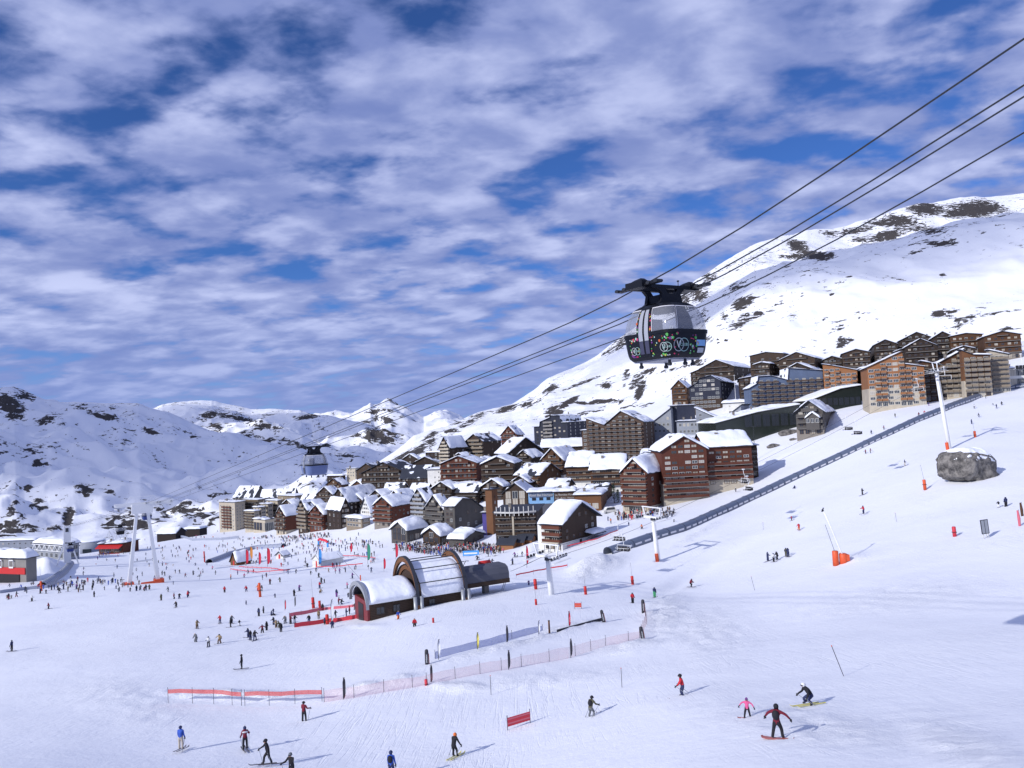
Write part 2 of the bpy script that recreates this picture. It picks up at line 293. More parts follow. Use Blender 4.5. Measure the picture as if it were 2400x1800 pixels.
# --- the big mountain behind the village
RSKY = [(640,1215),(780,1160),(850,1106),(900,1074),(946,1042),(970,1022),(1000,1012),(1040,1002),(1080,985),(1130,964),(1200,948),(1250,918),(1280,892),(1320,873),(1360,855),(1400,833),(1440,802),(1500,760),(1560,712),(1640,650),(1700,610),(1760,573),(1830,550),(1860,546),(1890,534),(1950,530),(2000,520),(2020,513),(2060,505),(2100,490),(2130,478),(2150,473),(2200,470),(2250,460),(2330,455),(2400,449),(2500,452),(2700,470),(3000,560)]
RROCK = [(2170,490,42,16,4,1.0),(2290,488,62,20,4,1.0),(2250,498,40,14,-10,.9),(2110,512,40,9,8,.8),(1870,576,24,13,10,1.0),(1910,598,46,10,6,1.0),(1870,602,40,7,0,.9),(1950,548,30,9,10,.7),(2010,540,50,10,-8,.75),(2080,552,44,12,-6,.75),(2020,565,30,8,0,.6),(2090,522,60,10,0,.7),(2200,570,60,9,-4,.8),(2150,590,40,6,-18,.7),(2260,545,50,7,0,.5),(2180,540,70,10,4,.5),
 (1640,690,26,18,-20,.9),(1600,705,30,14,-20,.8),(1660,650,20,10,0,.6),(1740,710,34,14,-28,1.0),(1735,755,34,12,-38,.9),(1770,740,18,8,-20,.8),(1700,740,18,12,0,.6),(1730,670,26,10,-10,.5),(1650,745,18,18,-40,.5),(1570,720,20,20,-40,.5),(1690,800,80,10,0,.5),(1640,850,20,8,-8,.9),(1500,915,12,26,22,1.0),(1470,880,9,28,20,.6),(1495,895,16,30,25,.75),(1420,905,14,7,0,.9),(1520,870,28,5,-18,.9),(1370,895,50,4,-22,.9),(1290,912,20,7,-35,.8),(1400,942,60,6,-4,1.0),(1330,945,30,7,-30,.95),(1300,968,22,14,-20,.95),(1380,965,80,7,-12,.6),(1190,958,34,8,-14,.9),(1240,945,26,9,-22,.8),(1100,990,30,6,-25,.8),(1120,975,26,8,-20,.6),(1010,1020,30,6,-30,.7),(1070,990,20,5,-20,.6),(940,1075,50,10,-35,.75),(980,1060,40,14,-35,.7),(1010,1035,14,10,-30,.7),(1060,1010,24,5,0,.6),
 (2210,735,40,14,-6,.85),(2260,750,60,16,-30,.7),(2330,735,60,4,-8,1.0),(2230,770,30,12,-30,.6),(2370,770,50,6,-8,.8),(1980,800,24,14,-35,.9),(1965,770,18,10,-30,.6),(1960,757,30,4,-10,.9),(1950,690,6,4,0,1),(1800,665,24,3,0,.7),(2210,645,10,3,0,.9),(1720,870,200,4,-8,.35),(1560,790,60,8,-20,.45),(1600,860,90,5,-12,.6),(1460,800,30,12,-35,.7),(1430,820,26,6,-35,.6),(1500,950,120,8,-5,.5),(1830,1040,50,8,-14,.9),(1620,935,70,4,-14,.7)]
def right_mountain():
    az0, te0 = sky_te(RSKY); na, nt = 620, 300; az = np.linspace(R(-20), R(52), na)
    te = np.interp(az, az0, te0); jag = .0022*fbm(az*90, az*0, 5, 4)
    Rg = np.interp(az, [R(-16), R(-6), R(-2), R(6), R(14), R(34)], [760, 800, 950, 1150, 1350, 1800])
    Z0 = Hground(DE*np.sin(az), DE*np.cos(az)); ZR = te*Rg
    t = np.linspace(0, 1, 240)**1.05; tt = np.r_[t, 1+np.linspace(.02, .6, nt-240)]
    Dm = DE+(Rg-DE)[:, None]*tt[None]; T = np.broadcast_to(tt[None], Dm.shape); X = Dm*np.sin(az)[:, None]; Y = Dm*np.cos(az)[:, None]
    g = T + .10*np.sin(2*math.pi*T*.98)*sstep(R(5), R(20), az)[:, None] - .06*np.sin(3*math.pi*T)*(1-sstep(R(5), R(20), az))[:, None]
    Z = Z0[:, None]+(ZR-Z0)[:, None]*g; Z = np.where(T > 1, ZR[:, None]-(Dm-Rg[:, None])*.45, Z)+(jag*Rg)[:, None]*np.clip(T, 0, 1)**14
    env = sstep(0, .12, T)*(1-.8*sstep(.86, 1.0, T)); amp = np.clip((Rg-DE)/600, .12, 1)[:, None]
    rdg = fbm(X/190, Y/190, 21, 5, True); gul = fbm(X/60+1.0*rdg, Y/190, 27, 4, True); Z = Z + env*amp*(30*rdg+9*fbm(X/45, Y/45, 4, 3)+6*gul)
    rk = ellipses(X, Y, Z, RROCK); rk = np.where(T > 1.0, rk*.5, rk)
    Z = Z + np.clip(rk-.3, 0, 1)*(7*fbm(X/16, Y/16, 8, 4)+3*fbm(X/5, Y/5, 18, 3))*np.clip(env+.25, 0, 1)
    # the cut road and the avalanche fences keep their own lines in the rock mask
    base = (.13*(fbm(X/130, Y/130, 31, 3)+.5)+.14*np.clip(gul, 0, 1)+.12*np.clip(rdg, 0, 1)+.10*np.exp(-((T-.9)/.10)**2)*sstep(R(4), R(9), az)[:, None])*sstep(.02, .2, T)
    me = grid_mesh('mountain', np.stack([X, Y, Z], -1).reshape(-1, 3), na, nt, snow_terrain('snow_rock_near', rock=.085, scl=.22), attrs={'rock': np.clip(rk*.76+base-.03, 0, 1)})
    tag(link('mountain', me), 'steep snowy mountainside with dark rock bands above the village', kind='structure')
right_mountain()
# --- the mountains across the valley
def far_mountain(name, label, sky, rg, d0, z0, rocks, amp, wl, rsc, base, seed, na=460, nt=240, jag=.0016, profile=1.0):
    a0, t0 = sky_te(sky); az = np.linspace(a0[0], a0[-1], na); te = np.interp(az, a0, t0); jg = jag*fbm(az*120, az*0, seed, 4)
    Rg = np.interp(az, np.linspace(a0[0], a0[-1], len(rg)), rg); tt = np.r_[np.linspace(0, 1, nt-40), 1+np.linspace(.02, .5, 40)]
    Dm = d0+(Rg-d0)[:, None]*tt[None]; T = np.broadcast_to(tt[None], Dm.shape); X = Dm*np.sin(az)[:, None]; Y = Dm*np.cos(az)[:, None]; ZR = (te*Rg)[:, None]
    Z = z0+(ZR-z0)*np.clip(T, 0, 1)**profile; Z = np.where(T > 1, ZR-(Dm-Rg[:, None])*.4, Z)+(jg*Rg)[:, None]*np.clip(T, 0, 1)**14
    env = sstep(0, .32, T)*(1-.93*sstep(.72, 1.0, T)); rdg = fbm(X/wl, Y/wl, seed, 5, True); gul = fbm(X/wl*2.6+.8*rdg, Y/wl*.9, seed+7, 4, True); Z = Z+env*amp*(rdg+.45*fbm(X/wl*3.1, Y/wl*3.1, seed+4, 4)+.10*gul)
    rk = ellipses(X, Y, Z, rocks); Z = Z+np.clip(rk-.25, 0, 1)*amp*.10*fbm(X/wl*14, Y/wl*14, seed+2, 4)
    b = base*(fbm(X/wl*1.7, Y/wl*1.7, seed+9, 4)+.5)+.30*np.clip(gul, 0, 1)+.20*np.clip(rdg, 0, 1)
    me = grid_mesh(name, np.stack([X, Y, Z], -1).reshape(-1, 3), na, nt, snow_terrain(name+'_'+str(seed), rock=rsc, scl=.12), attrs={'rock': np.clip(rk*.68+b, 0, 1)})
    tag(link(name, me), label, kind='structure')
ASKY = [(-500,960),(-200,935),(0,923),(33,921),(54,931),(108,941),(228,946),(325,948),(358,962),(420,992),(466,1012),(570,1030),(705,1052),(787,1092),(840,1130),(900,1190)]
AROCK = [(20,950,40,22,20,1),(60,930,26,8,10,.9),(30,975,30,10,10,.8),(110,985,26,10,-15,.9),(140,995,14,5,-20,.8),(235,973,34,7,12,1),(185,955,20,6,10,.6),(100,1090,22,6,4,.9),(65,1145,12,7,-30,.9),(195,1145,22,14,10,.95),(35,1185,18,12,-30,.8),(90,1185,26,16,-20,.8),(25,1205,24,10,-30,.7),(160,1210,12,26,18,1.0),(140,1235,30,10,-20,.7),(60,1240,30,8,0,.7),(260,1225,34,16,-20,.75),(310,1230,50,20,-10,.65),(300,1195,40,10,-10,.5),(350,1010,20,8,15,.7),(440,1070,20,5,10,.5),(400,1190,70,20,5,.55),(470,1205,60,14,8,.6),(250,1150,30,8,20,.45),(130,1165,40,20,-20,.45),(20,1230,40,24,-20,.6),(450,1020,34,6,25,.5)]
far_mountain('mountain', 'broad snow mountain in lilac light across the valley at left', ASKY, [2300, 2500, 2600, 2200, 1700], 760, -150, AROCK, 205, 540, .045, .17, 41, 520, 280)
BSKY = [(250,960),(330,958),(358,960),(380,949),(434,941),(496,939),(543,949),(586,957),(705,962),(727,970),(787,981),(850,992),(900,1010),(960,1050),(1020,1100)]
BROCK = [(490,972,24,8,-10,.9),(505,1000,16,8,20,.8),(715,977,30,6,-8,.95),(520,1018,40,8,8,.6),(600,1030,60,9,8,.65),(650,1050,60,9,12,.55),(700,1045,40,8,20,.6),(880,1015,26,20,10,.95),(915,1010,26,12,20,.9),(905,1030,24,8,10,.8),(840,1020,16,6,0,.7),(560,980,40,6,10,.5),(620,1000,50,8,10,.45),(770,1010,40,6,20,.5),(820,1070,40,5,10,.6),(780,1100,60,8,10,.5)]
far_mountain('mountain', 'rounded snow ridge with scattered rock behind the left mountain', BSKY, [4200, 4300, 4000, 3000], 1500, -260, BROCK, 230, 640, .028, .17, 52, 420, 220)
ESKY = [(640,1000),(700,985),(790,984),(825,979),(850,966),(868,957),(876,965),(884,964),(901,954),(915,952),(933,960),(955,966),(993,986),(1015,977),(1032,969),(1047,967),(1070,974),(1091,981),(1150,990),(1250,1010)]
far_mountain('mountain', 'bright pointed snow peak on the far horizon', ESKY, [9500, 9000, 8800, 9500], 4300, -300, [(905,985,30,6,20,.3)], 420, 1300, .006, .10, 63, 320, 160, jag=.0014)
# ================================================================ BUILDINGS
def wmat(n, c, **k): return mat(n, c, **{**dict(rough=.75, var=.14, vscale=.35, bump=.25, bscale=4.0), **k})
wmat('wood_dark', (.036, .024, .019), stripe=('Z', .35)); wmat('wood_red', (.125, .040, .024), stripe=('Z', .35)); wmat('wood_mid', (.098, .047, .024), stripe=('Z', .3)); wmat('wood_warm', (.18, .082, .038), stripe=('Z', .3))
wmat('wood_grey', (.105, .098, .094), stripe=('Z', .3)); wmat('wood_brown', (.060, .038, .027), stripe=('Z', .3)); wmat('cladding_orange', (.27, .12, .052)); wmat('render_cream', (.44, .39, .31)); wmat('render_white', (.64, .64, .62)); wmat('render_beige', (.22, .18, .135))
wmat('panel_grey', (.25, .27, .31)); wmat('panel_dark_grey', (.085, .09, .115)); wmat('panel_blue_grey', (.10, .135, .215)); wmat('panel_navy', (.022, .026, .045)); wmat('concrete', (.22, .21, .20)); wmat('panel_brown', (.085, .055, .041)); wmat('panel_light_blue', (.20, .38, .62)); wmat('violet', (.075, .06, .24)); wmat('slate_roof', (.035, .04, .055)); wmat('stone', (.20, .18, .16), bump=.8, bscale=2.5); wmat('dark_glazing', (.018, .024, .022), rough=.15, spec=.5)
mat('glass', (.030, .036, .046), rough=.12, spec=.6, var=.3); mat('frame_white', (.52, .52, .50), rough=.5); mat('frame_wood', (.12, .065, .035)); mat('curtain', (.38, .35, .30)); mat('frame_dark', (.04, .035, .03))
mat('red_paint', (.50, .030, .028), rough=.45); mat('orange_paint', (.62, .095, .035), rough=.5); mat('yellow_paint', (.72, .55, .06)); mat('black_paint', (.018, .018, .022), rough=.5); mat('white_steel', (.74, .75, .76), rough=.4, var=.05); mat('grey_steel', (.32, .34, .37), rough=.4, metal=.3); mat('dark_steel', (.035, .038, .045), rough=.4, metal=.3)
def msnow():
    m = bpy.data.materials.new('roof_snow'); m.use_nodes = True; nt = m.node_tree; b = nt.nodes['Principled BSDF']; b.inputs['Base Color'].default_value = (.82, .85, .91, 1); b.inputs['Roughness'].default_value = .7; b.inputs['Specular IOR Level'].default_value = .15
    tc = nt.nodes.new('ShaderNodeTexCoord'); n = nt.nodes.new('ShaderNodeTexNoise'); n.inputs['Scale'].default_value = .8; n.inputs['Detail'].default_value = 5; nt.links.new(tc.outputs['Object'], n.inputs[0]); p = nt.nodes.new('ShaderNodeBump'); p.inputs['Strength'].default_value = .4; p.inputs['Distance'].default_value = .4; nt.links.new(n.outputs[0], p.inputs['Height']); nt.links.new(p.outputs[0], b.inputs['Normal']); MATS['snow'] = m
msnow()
_MC = {}
def win_mesh(w, h, frame='frame_white', pane='glass', mull=1):
    k = ('w', round(w, 1), round(h, 1), frame, pane, mull)
    if k not in _MC:
        w, h = k[1], k[2]; t = .11 if frame == 'frame_white' else .09; b = MB(); b.box(-w/2, w/2, -.03, .05, 0, h, 1)
        b.box(-w/2, w/2, -.08, -.02, 0, t, 0); b.box(-w/2, w/2, -.08, -.02, h-t, h, 0); b.box(-w/2, -w/2+t, -.08, -.02, t, h-t, 0); b.box(w/2-t, w/2, -.08, -.02, t, h-t, 0)
        for i in range(mull): x = -w/2+w*(i+1)/(mull+1); b.box(x-t/2, x+t/2, -.075, -.02, t, h-t, 0)
        _MC[k] = b.mesh('window', [frame, pane])
    return _MC[k]
def balc_mesh(w, d=1.3, m='wood_mid', rail=1.0, slab='concrete'):
    k = ('b', round(w*2)/2, d, m, rail, slab)
    if k not in _MC:
        w = k[1]; b = MB(); b.box(-w/2, w/2, -d, .1, -.18, 0, 1); b.box(-w/2, w/2, -d-.04, -d+.03, .10, rail-.12, 0); b.box(-w/2, w/2, -d-.07, -d+.06, rail-.06, rail+.05, 0)
        for s in (-1, 1): b.box(s*w/2-.04, s*w/2+.04, -d+.04, 0, .10, rail-.12, 0); b.box(s*w/2-.06, s*w/2+.06, -d-.02, -d+.1, -.1, rail+.06, 0)
        _MC[k] = b.mesh('balcony', [m, slab])
    return _MC[k]
def snow_slab(p0, p1, e0, e1, th, axis, seed, ou=.25, cut=0.0):
    """rounded, uneven snow lying on the roof plane p0->p1 (a,z), from e0 to e1 along the other axis"""
    L = math.hypot(p1[0]-p0[0], p1[1]-p0[1]); nu = int(max(8, min(22, L*1.6))); nv = int(max(8, min(36, abs(e1-e0)*1.3))); u = np.linspace(0, 1, nu); v = np.linspace(0, 1, nv); u = .5-.5*np.cos(math.pi*u)*(.75+.25*np.abs(np.cos(math.pi*u))); v = .5-.5*np.cos(math.pi*v)*(.8+.2*np.abs(np.cos(math.pi*v))); U, V = np.meshgrid(u, v, indexing='ij')
    wob = .35*(fbm(V*abs(e1-e0)/2.2, U*0+seed, seed, 3)); wob2 = .35*(fbm(U*L/2.0, V*0+seed, seed+5, 3))
    A = p0[0]+(p1[0]-p0[0])*U + (1 if p1[0] > p0[0] else -1)*wob*(2*np.abs(U-.5))**3*np.sign(U-.5)*1.6
    E = e0+(e1-e0)*V + wob2*(2*np.abs(V-.5))**3*np.sign(V-.5)*1.6
    prof = np.sqrt(np.clip(1-np.abs(2*U-1)**7, 0, 1))*np.sqrt(np.clip(1-np.abs(2*V-1)**9, 0, 1))
    hmod = .62+.95*(fbm(A/2.7+seed*3.3, E/2.7, seed, 3)+.35)
    if cut: hmod = hmod*np.clip((fbm(A/3.4+seed, E/3.4, seed+3, 3)+.5-cut)*7, 0, 1)
    Z = p0[1]+(p1[1]-p0[1])*np.clip(U, -.05, 1.05)+th*prof*hmod-.03
    return (np.stack([A, E, Z], -1) if axis == 'y' else np.stack([E, A, Z], -1)).reshape(-1, 3), nu, nv
BL = {}; _seed = [1]
def along(p, dx, dy, px, py):
    r = ray(px, py); k = r.x/r.y; den = dx-k*dy
    return (k*p.y-p.x)/den if abs(den) > 1e-4 else 10.0
def B(name, label, near, xl, xr, yt, yaw=-35, prof='flat', axis='y', peak=None, fl=4, M='wood_dark', base=None, roof='slate_roof', front={}, side={}, snow=.7, over=.8, d=None, down=5.0, cut=0.0, group=None, cat='building', roofth=.28, parent=None, plast=0):
    _seed[0] += 1; sd = _seed[0]; ps = R(yaw); p = hit(*near); Dp = depth(p)
    ux, uy = math.cos(ps), math.sin(ps); w = abs(along(p, -ux, -uy, xl, near[1])); w = max(3, min(w, 75))
    if d is None: d = along(p, -uy, ux, xr, near[1]-4)
    d = max(4, min(abs(d), 60)); s = Dp/F; h = (near[1]-yt)*s
    span = w if axis == 'y' else d
    if prof == 'gable':
        rise = (yt-peak)*s if peak else span*.22
        pr = [(0, 0), (.5, max(.6, rise)), (1, 0)]
    elif prof == 'flat': pr = [(0, 0), (1, 0)]
    else: pr = prof
    root = empty(name, p, (0, 0, ps))
    if not cut and snow and snow <= 1.2 and sd % 3: cut = (.26, .40)[sd % 2]
    if parent is None: tag(root, label, cat, group)
    g = (lambda t: -w+t*w) if axis == 'y' else (lambda t: t*d)
    top = [(g(t), h+z) for t, z in pr]
    wm = MB(); wm.prism([(g(0), -down)]+top[:1]+top[1:]+[(g(1), -down)], 0 if axis == 'y' else -w, d if axis == 'y' else 0, 0, axis)
    wall = wm.obj('wall', [M], root)
    def topz(a):
        for (a0, z0), (a1, z1) in zip(top, top[1:]):
            if a0-1e-6 <= a <= a1+1e-6: return z0+(z1-z0)*(0 if a1 == a0 else (a-a0)/(a1-a0))
        return h
    if base:
        hb = base[1]*h; b = MB(); b.box(-w-.05, .05, -.05, d+.05, -down, hb); b.obj('base_wall', [base[0]], root)
    # roof planes and the snow on them
    e0, e1 = (0-over, d+over) if axis == 'y' else (-w-over, over); rm = MB(); dirn = 1
    for i, ((a0, z0), (a1, z1)) in enumerate(zip(top, top[1:])):
        if abs(a1-a0) < .3: continue
        sl = (z1-z0)/(a1-a0); b0 = a0-(over if i == 0 else 0); b1 = a1+(over if i == len(top)-2 else 0); y0 = z0+(b0-a0)*sl; y1 = z1+(b1-a1)*sl
        q = (lambda a, e, z: (a, e, z)) if axis == 'y' else (lambda a, e, z: (e, a, z))
        rm.hexa([q(b0, e0, y0+.02), q(b1, e0, y1+.02), q(b1, e1, y1+.02), q(b0, e1, y0+.02)], [q(b0, e0, y0+roofth), q(b1, e0, y1+roofth), q(b1, e1, y1+roofth), q(b0, e1, y0+roofth)])
        if snow:
            V, nu, nv = snow_slab((b0+.05, y0+roofth), (b1-.05, y1+roofth), e0+.1, e1-.1, snow, axis, sd*3+i, cut=cut)
            link('roof_snow', grid_mesh('roof_snow', V, nu, nv, MATS['snow']), root)
    ro = rm.obj('roof', [roof], root)
    for k in range(sd % 3 if h > 5 else 0):                # chimneys and vents
        a = g((.3, .62)[k]); e = e0+(e1-e0)*(.35, .7)[k]; z = topz(a); x_, y_ = (a, e) if axis == 'y' else (e, a); cw = (.45, .3)[k]
        MB().box(x_-cw, x_+cw, y_-cw, y_+cw, z-.5, z+2.0).box(x_-cw-.12, x_+cw+.12, y_-cw-.12, y_+cw+.12, z+2.05, z+2.2).obj('chimney', ['stone'], ro)
    # windows and balconies
    fh = h/fl
    def face(sp, length, which):
        if not sp: return
        n = sp.get('n', 4); ww = sp.get('w', 1.3); wh = sp.get('h', min(1.5, fh*.55)); f0, f1 = sp.get('rows', (0, fl+2)); mg = sp.get('m', .8); fr0 = sp.get('frame'); mull = sp.get('mull', 1); bal = sp.get('balc'); bays = sp.get('bays')
        for i in range(f0, f1):
            z = i*fh
            if bal == 'full':
                lo, hi = None, None                   # width that fits under the roof
                xs = [mg*.2+(length-mg*.4)*k/24 for k in range(25)]; ok = [x for x in xs if ztop(which, x, length) > z+1.5]
                if len(ok) > 4 and sp.get('b0', 1) <= i < sp.get('b1', 99):
                    lo, hi = ok[0], ok[-1]; put('balcony', balc_mesh(hi-lo, sp.get('bd', 1.2), sp.get('bm', 'wood_mid'), sp.get('rail', 1.0)), which, (lo+hi)/2, z+.12, length)
            cols = [(mg+(length-2*mg)*(k+.5)/n) for k in range(n)]
            for k, x in enumerate(cols):
                if ztop(which, x, length) < z+.75+wh+.25: continue
                if sp.get('skip') and random.random() < sp['skip']: continue
                fr = fr0 or (('frame_white' if random.random() < .3 else 'frame_wood') if M.startswith('wood') else 'frame_white')
                pane = 'curtain' if random.random() < sp.get('lit', .15) else 'glass'
                bay = (bays is None or k in bays) and i < sp.get('b1', 99)
                put('window', win_mesh(ww, wh if not (bal and bay) else min(fh*.74, 2.1), fr, pane, mull), which, x, z+(.72 if not (bal and bay) else .2), length)
                if bal == 'bay' and bay and i >= sp.get('b0', 1): put('balcony', balc_mesh(min((length-2*mg)/n*sp.get('bw', .88), 9), sp.get('bd', 1.2), sp.get('bm', 'wood_mid'), sp.get('rail', 1.0)), which, x, z+.12, length)
    def ztop(which, x, length):
        if which == 'f': return topz(-w+x) if axis == 'y' else topz(0)
        return topz(0) if axis == 'y' else topz(x)
    def put(nm, me, which, x, z, length):
        o = link(nm, me, root); off = .055 if base and z < base[1]*h else 0
        if which == 'f': o.location = (-w+x, -off, z)
        else: o.location = (off, x, z); o.rotation_euler = (0, 0, R(90))
    face(front, w, 'f'); face(side, d, 's')
    root['dims'] = (w, d, h, Dp); BL.setdefault(name, []).append(root); return root
def FB(n, bm='wood_mid', **k): return {**dict(n=n, balc='full', bm=bm, w=1.5, lit=.25), **k}
def GB(n, bm='concrete', **k): return {**dict(n=n, balc='bay', bm=bm, w=1.9, lit=.25, mull=2), **k}
def WN(n, **k): return {**dict(n=n, w=1.2), **k}
# ---- far left of the village
B('apartment_tower', 'white and brown ten-storey apartment tower at the left end of the village', (552, 1245), 515, 576, 1178, -35, fl=10, M='render_cream', front=GB(5, 'wood_red', bays=(1, 2, 3), w=1.3, m=.5), side=WN(3, w=.9), snow=.5)
B('apartment_tower', 'dark brown block stepping up behind the white tower', (606, 1232), 572, 622, 1172, -35, fl=9, M='render_beige', front=FB(4, 'wood_dark'), side=WN(3), snow=.5)
B('apartment_building', 'grey steep-roofed building peeping over the left towers', (596, 1205), 548, 628, 1165, -30, 'gable', 'x', 1141, fl=5, M='wood_grey', front=WN(6), snow=.4, cut=.5)
B('apartment_building', 'long dark roofed building behind the stepped terraces', (690, 1195), 612, 700, 1162, -14, 'gable', 'x', 1146, fl=4, M='panel_dark_grey', front=WN(7), snow=.4, cut=.55)
for i, (nr, xl, xr, yt) in enumerate([((597, 1246), 575, 606, 1199), ((613, 1240), 595, 622, 1190), ((629, 1232), 612, 641, 1182), ((652, 1224), 626, 672, 1174), ((694, 1212), 652, 722, 1163)]):
    B('stepped_block', ['lowest cream step of the terraced block beside the white tower', 'second cream step of the terraced block', 'third cream step of the terraced block', 'fourth cream step of the terraced block', 'uppermost pink-beige step of the terraced block'][i], nr, xl, xr, yt, -38, fl=max(4, 7-i), M=('render_cream' if i < 4 else 'render_beige'), front=FB(2, 'wood_brown', w=1.1), side=WN(2), snow=.6, group='cream stepped terraces')
B('pavilion', 'low cream pavilion with tall dark arched bays', (622, 1247), 595, 649, 1219, -42, fl=1, M='render_cream', snow=.8, front=dict(n=4, w=3.0, h=5.0, frame='frame_wood', mull=1, m=.3), side=dict(n=3, w=3.6, h=5.0, mull=2, m=.3))
B('chalet', 'tall brown chalet with balconied gable beside the arched pavilion', (671, 1253), 648, 703, 1208, -40, 'gable', 'y', 1188, fl=5, M='wood_red', base=('render_cream', .2), front=FB(3, 'wood_brown'), side=dict(n=3, w=1.0, skip=.7), snow=1.2, group='chalets by the snow front')
B('chalet', 'narrow dark chalet with pale balconies squeezed between two red chalets', (722, 1249), 700, 734, 1195, -45, 'gable', 'y', 1174, fl=6, M='wood_brown', front=FB(2, 'render_beige'), side=FB(2, 'render_beige'), snow=1.1, group='chalets by the snow front')
B('chalet', 'deep red balconied chalet with white eaves snow at the busy terrace', (760, 1244), 727, 792, 1206, -45, 'gable', 'y', 1186, fl=4, M='wood_red', front=FB(4, 'wood_red'), side=WN(4), snow=1.1, group='chalets by the snow front')
B('chalet', 'dark chalet with two rows of white windows right of the deep red one', (800, 1240), 768, 822, 1193, -50, 'gable', 'x', 1170, fl=4, M='wood_dark', front=WN(3), side=WN(4, lit=.6), snow=1.0, group='chalets by the snow front')
B('lodge', 'long black timber lodge under a broad snow roof sloping to the right', (818, 1218), 776, 906, 1176, -32, 'gable', 'y', 1146, fl=4, M='wood_dark', front=WN(4), side=WN(9, lit=.6), snow=1.2)
B('lodge', 'brown gabled house behind the hanging blue cabin', (800, 1165), 766, 818, 1136, -30, 'gable', 'y', 1122, fl=3, M='wood_mid', front=FB(3), side=WN(3), snow=.6, cut=.4)
B('lodge', 'small dark house with a snow cap above the hanging blue cabin', (803, 1132), 767, 810, 1115, -25, fl=2, M='wood_dark', front=WN(4), snow=1.0)
B('lodge', 'cream turret-like house at the back of the far roofs', (833, 1118), 813, 840, 1098, -30, fl=3, M='render_cream', front=WN(3), side=WN(2), snow=.5)
B('lodge', 'brown house with a tent of snow on its roof left of the long black chalet', (858, 1168), 822, 884, 1143, -38, 'gable', 'y', 1128, fl=3, M='wood_mid', front=WN(3), side=WN(3), snow=1.4)
B('lodge', 'white-walled house under a very wide snow roof', (869, 1216), 846, 935, 1198, -40, 'gable', 'y', 1168, fl=2, M='render_white', front=WN(4), side=WN(3), snow=1.5)
B('shop', 'low beige shop with a flat snow roof', (849, 1239), 812, 868, 1217, -45, fl=2, M='render_beige', front=WN(5, w=2), side=WN(4), snow=1.3)
B('chalet', 'rust red chalet with five stacked balconies beside the grey hotel', (921, 1234), 878, 974, 1186, -35, 'gable', 'y', 1166, fl=5, M='wood_red', base=('stone', .18), front=FB(3, 'wood_red'), side=WN(5, skip=.3), snow=1.3, group='chalets by the snow front')
B('chalet', 'maroon gabled chalet behind the rust red one', (944, 1205), 910, 976, 1172, -35, 'gable', 'y', 1152, fl=4, M='wood_red', front=WN(3), side=WN(4), snow=1.3, group='chalets by the snow front')
# ---- grey hotel
B('hotel', 'grey hotel wing with a tall glazed gable', (1000, 1234), 968, 1022, 1174, -42, 'gable', 'y', 1147, fl=6, M='wood_grey', front=FB(4, 'panel_grey', w=1.6, lit=.7), side=WN(2), snow=1.2, group='grey hotel wings')
B('hotel', 'grey hotel wing with long white balcony rails', (1044, 1252), 998, 1062, 1196, -42, 'gable', 'y', 1163, fl=5, M='wood_grey', base=('concrete', .25), front=FB(6, 'wood_grey', w=1.6), side=WN(2), snow=1.0, group='grey hotel wings')
B('hotel', 'grey hotel end block with a big blank shaded wall', (1068, 1256), 1043, 1146, 1186, -38, [(0, 0), (.22, 2.5), (.5, 1.5), (1, -5)], 'x', fl=5, M='wood_grey', front=WN(2), side=WN(4, skip=.55), snow=.5, cut=.35, group='grey hotel wings')
B('terrace_bar', 'grey timber terrace bar with a deep snow roof and crowd in front', (955, 1272), 918, 1002, 1243, -40, 'gable', 'y', 1226, fl=2, M='wood_grey', front=dict(n=3, w=2.2, h=2.6), side=dict(n=3, w=2.4, h=2.4), snow=1.8, group='terrace bars')
B('terrace_bar', 'smaller dark terrace bar with twin gables left of the beach-flag rows', (1032, 1278), 992, 1064, 1256, -40, 'gable', 'y', 1240, fl=2, M='wood_brown', front=dict(n=3, w=2.2, h=2.2), side=dict(n=3, w=2.2, h=2.2), snow=1.6, group='terrace bars')
B('terrace_bar', 'low snow-buried shed right of the terrace bars', (1088, 1280), 1052, 1135, 1264, -30, 'gable', 'x', 1252, fl=1, M='wood_grey', snow=1.5, side=WN(3), group='terrace bars')
B('lift_tower_block', 'slim brown stair tower with a violet banner beside the curved hotel', (1157, 1252), 1149, 1166, 1148, -30, fl=8, M='wood_warm', snow=.4, side=WN(1, w=.6))
B('billboard_wall', 'plain violet wall panel between the grey hotel and the brown tower', (1149, 1252), 1138, 1152, 1202, -20, fl=3, M='violet', snow=.2, d=4)
# ---- middle of the village
B('lodge', 'very long black timber lodge with a wide low gable', (952, 1140), 848, 1004, 1106, -14, 'gable', 'y', 1082, fl=3, M='wood_dark', front=FB(12, 'wood_brown', w=1.1), side=WN(4), snow=.3, cut=.62, d=26)
B('lodge', 'dark metal-roofed wing joined to the long black lodge', (1004, 1138), 940, 1008, 1118, -8, 'gable', 'x', 1092, fl=2, M='wood_dark', front=WN(8), snow=.3, cut=.7, d=18)
B('lodge', 'slate roofed dark house at the left end of the long black lodge', (884, 1128), 836, 912, 1102, -20, 'gable', 'y', 1086, fl=2, M='wood_brown', front=WN(4), side=WN(3), snow=.3, cut=.7)
B('chalet', 'small dark gabled hut with a snow cap up on the hill', (979, 1088), 944, 986, 1075, -20, 'gable', 'y', 1064, fl=1, M='wood_dark', front=WN(3), snow=.7, group='huts above the lodge')
B('chalet', 'wide low dark hut with snow along its gable', (1026, 1098), 968, 1034, 1084, -16, 'gable', 'y', 1070, fl=1, M='wood_dark', front=WN(5), snow=.7, group='huts above the lodge')
B('chalet', 'flat snow-topped dark hut left of the cream tower', (1038, 1080), 998, 1042, 1060, -18, fl=2, M='wood_dark', front=WN(4), snow=.9, group='huts above the lodge')
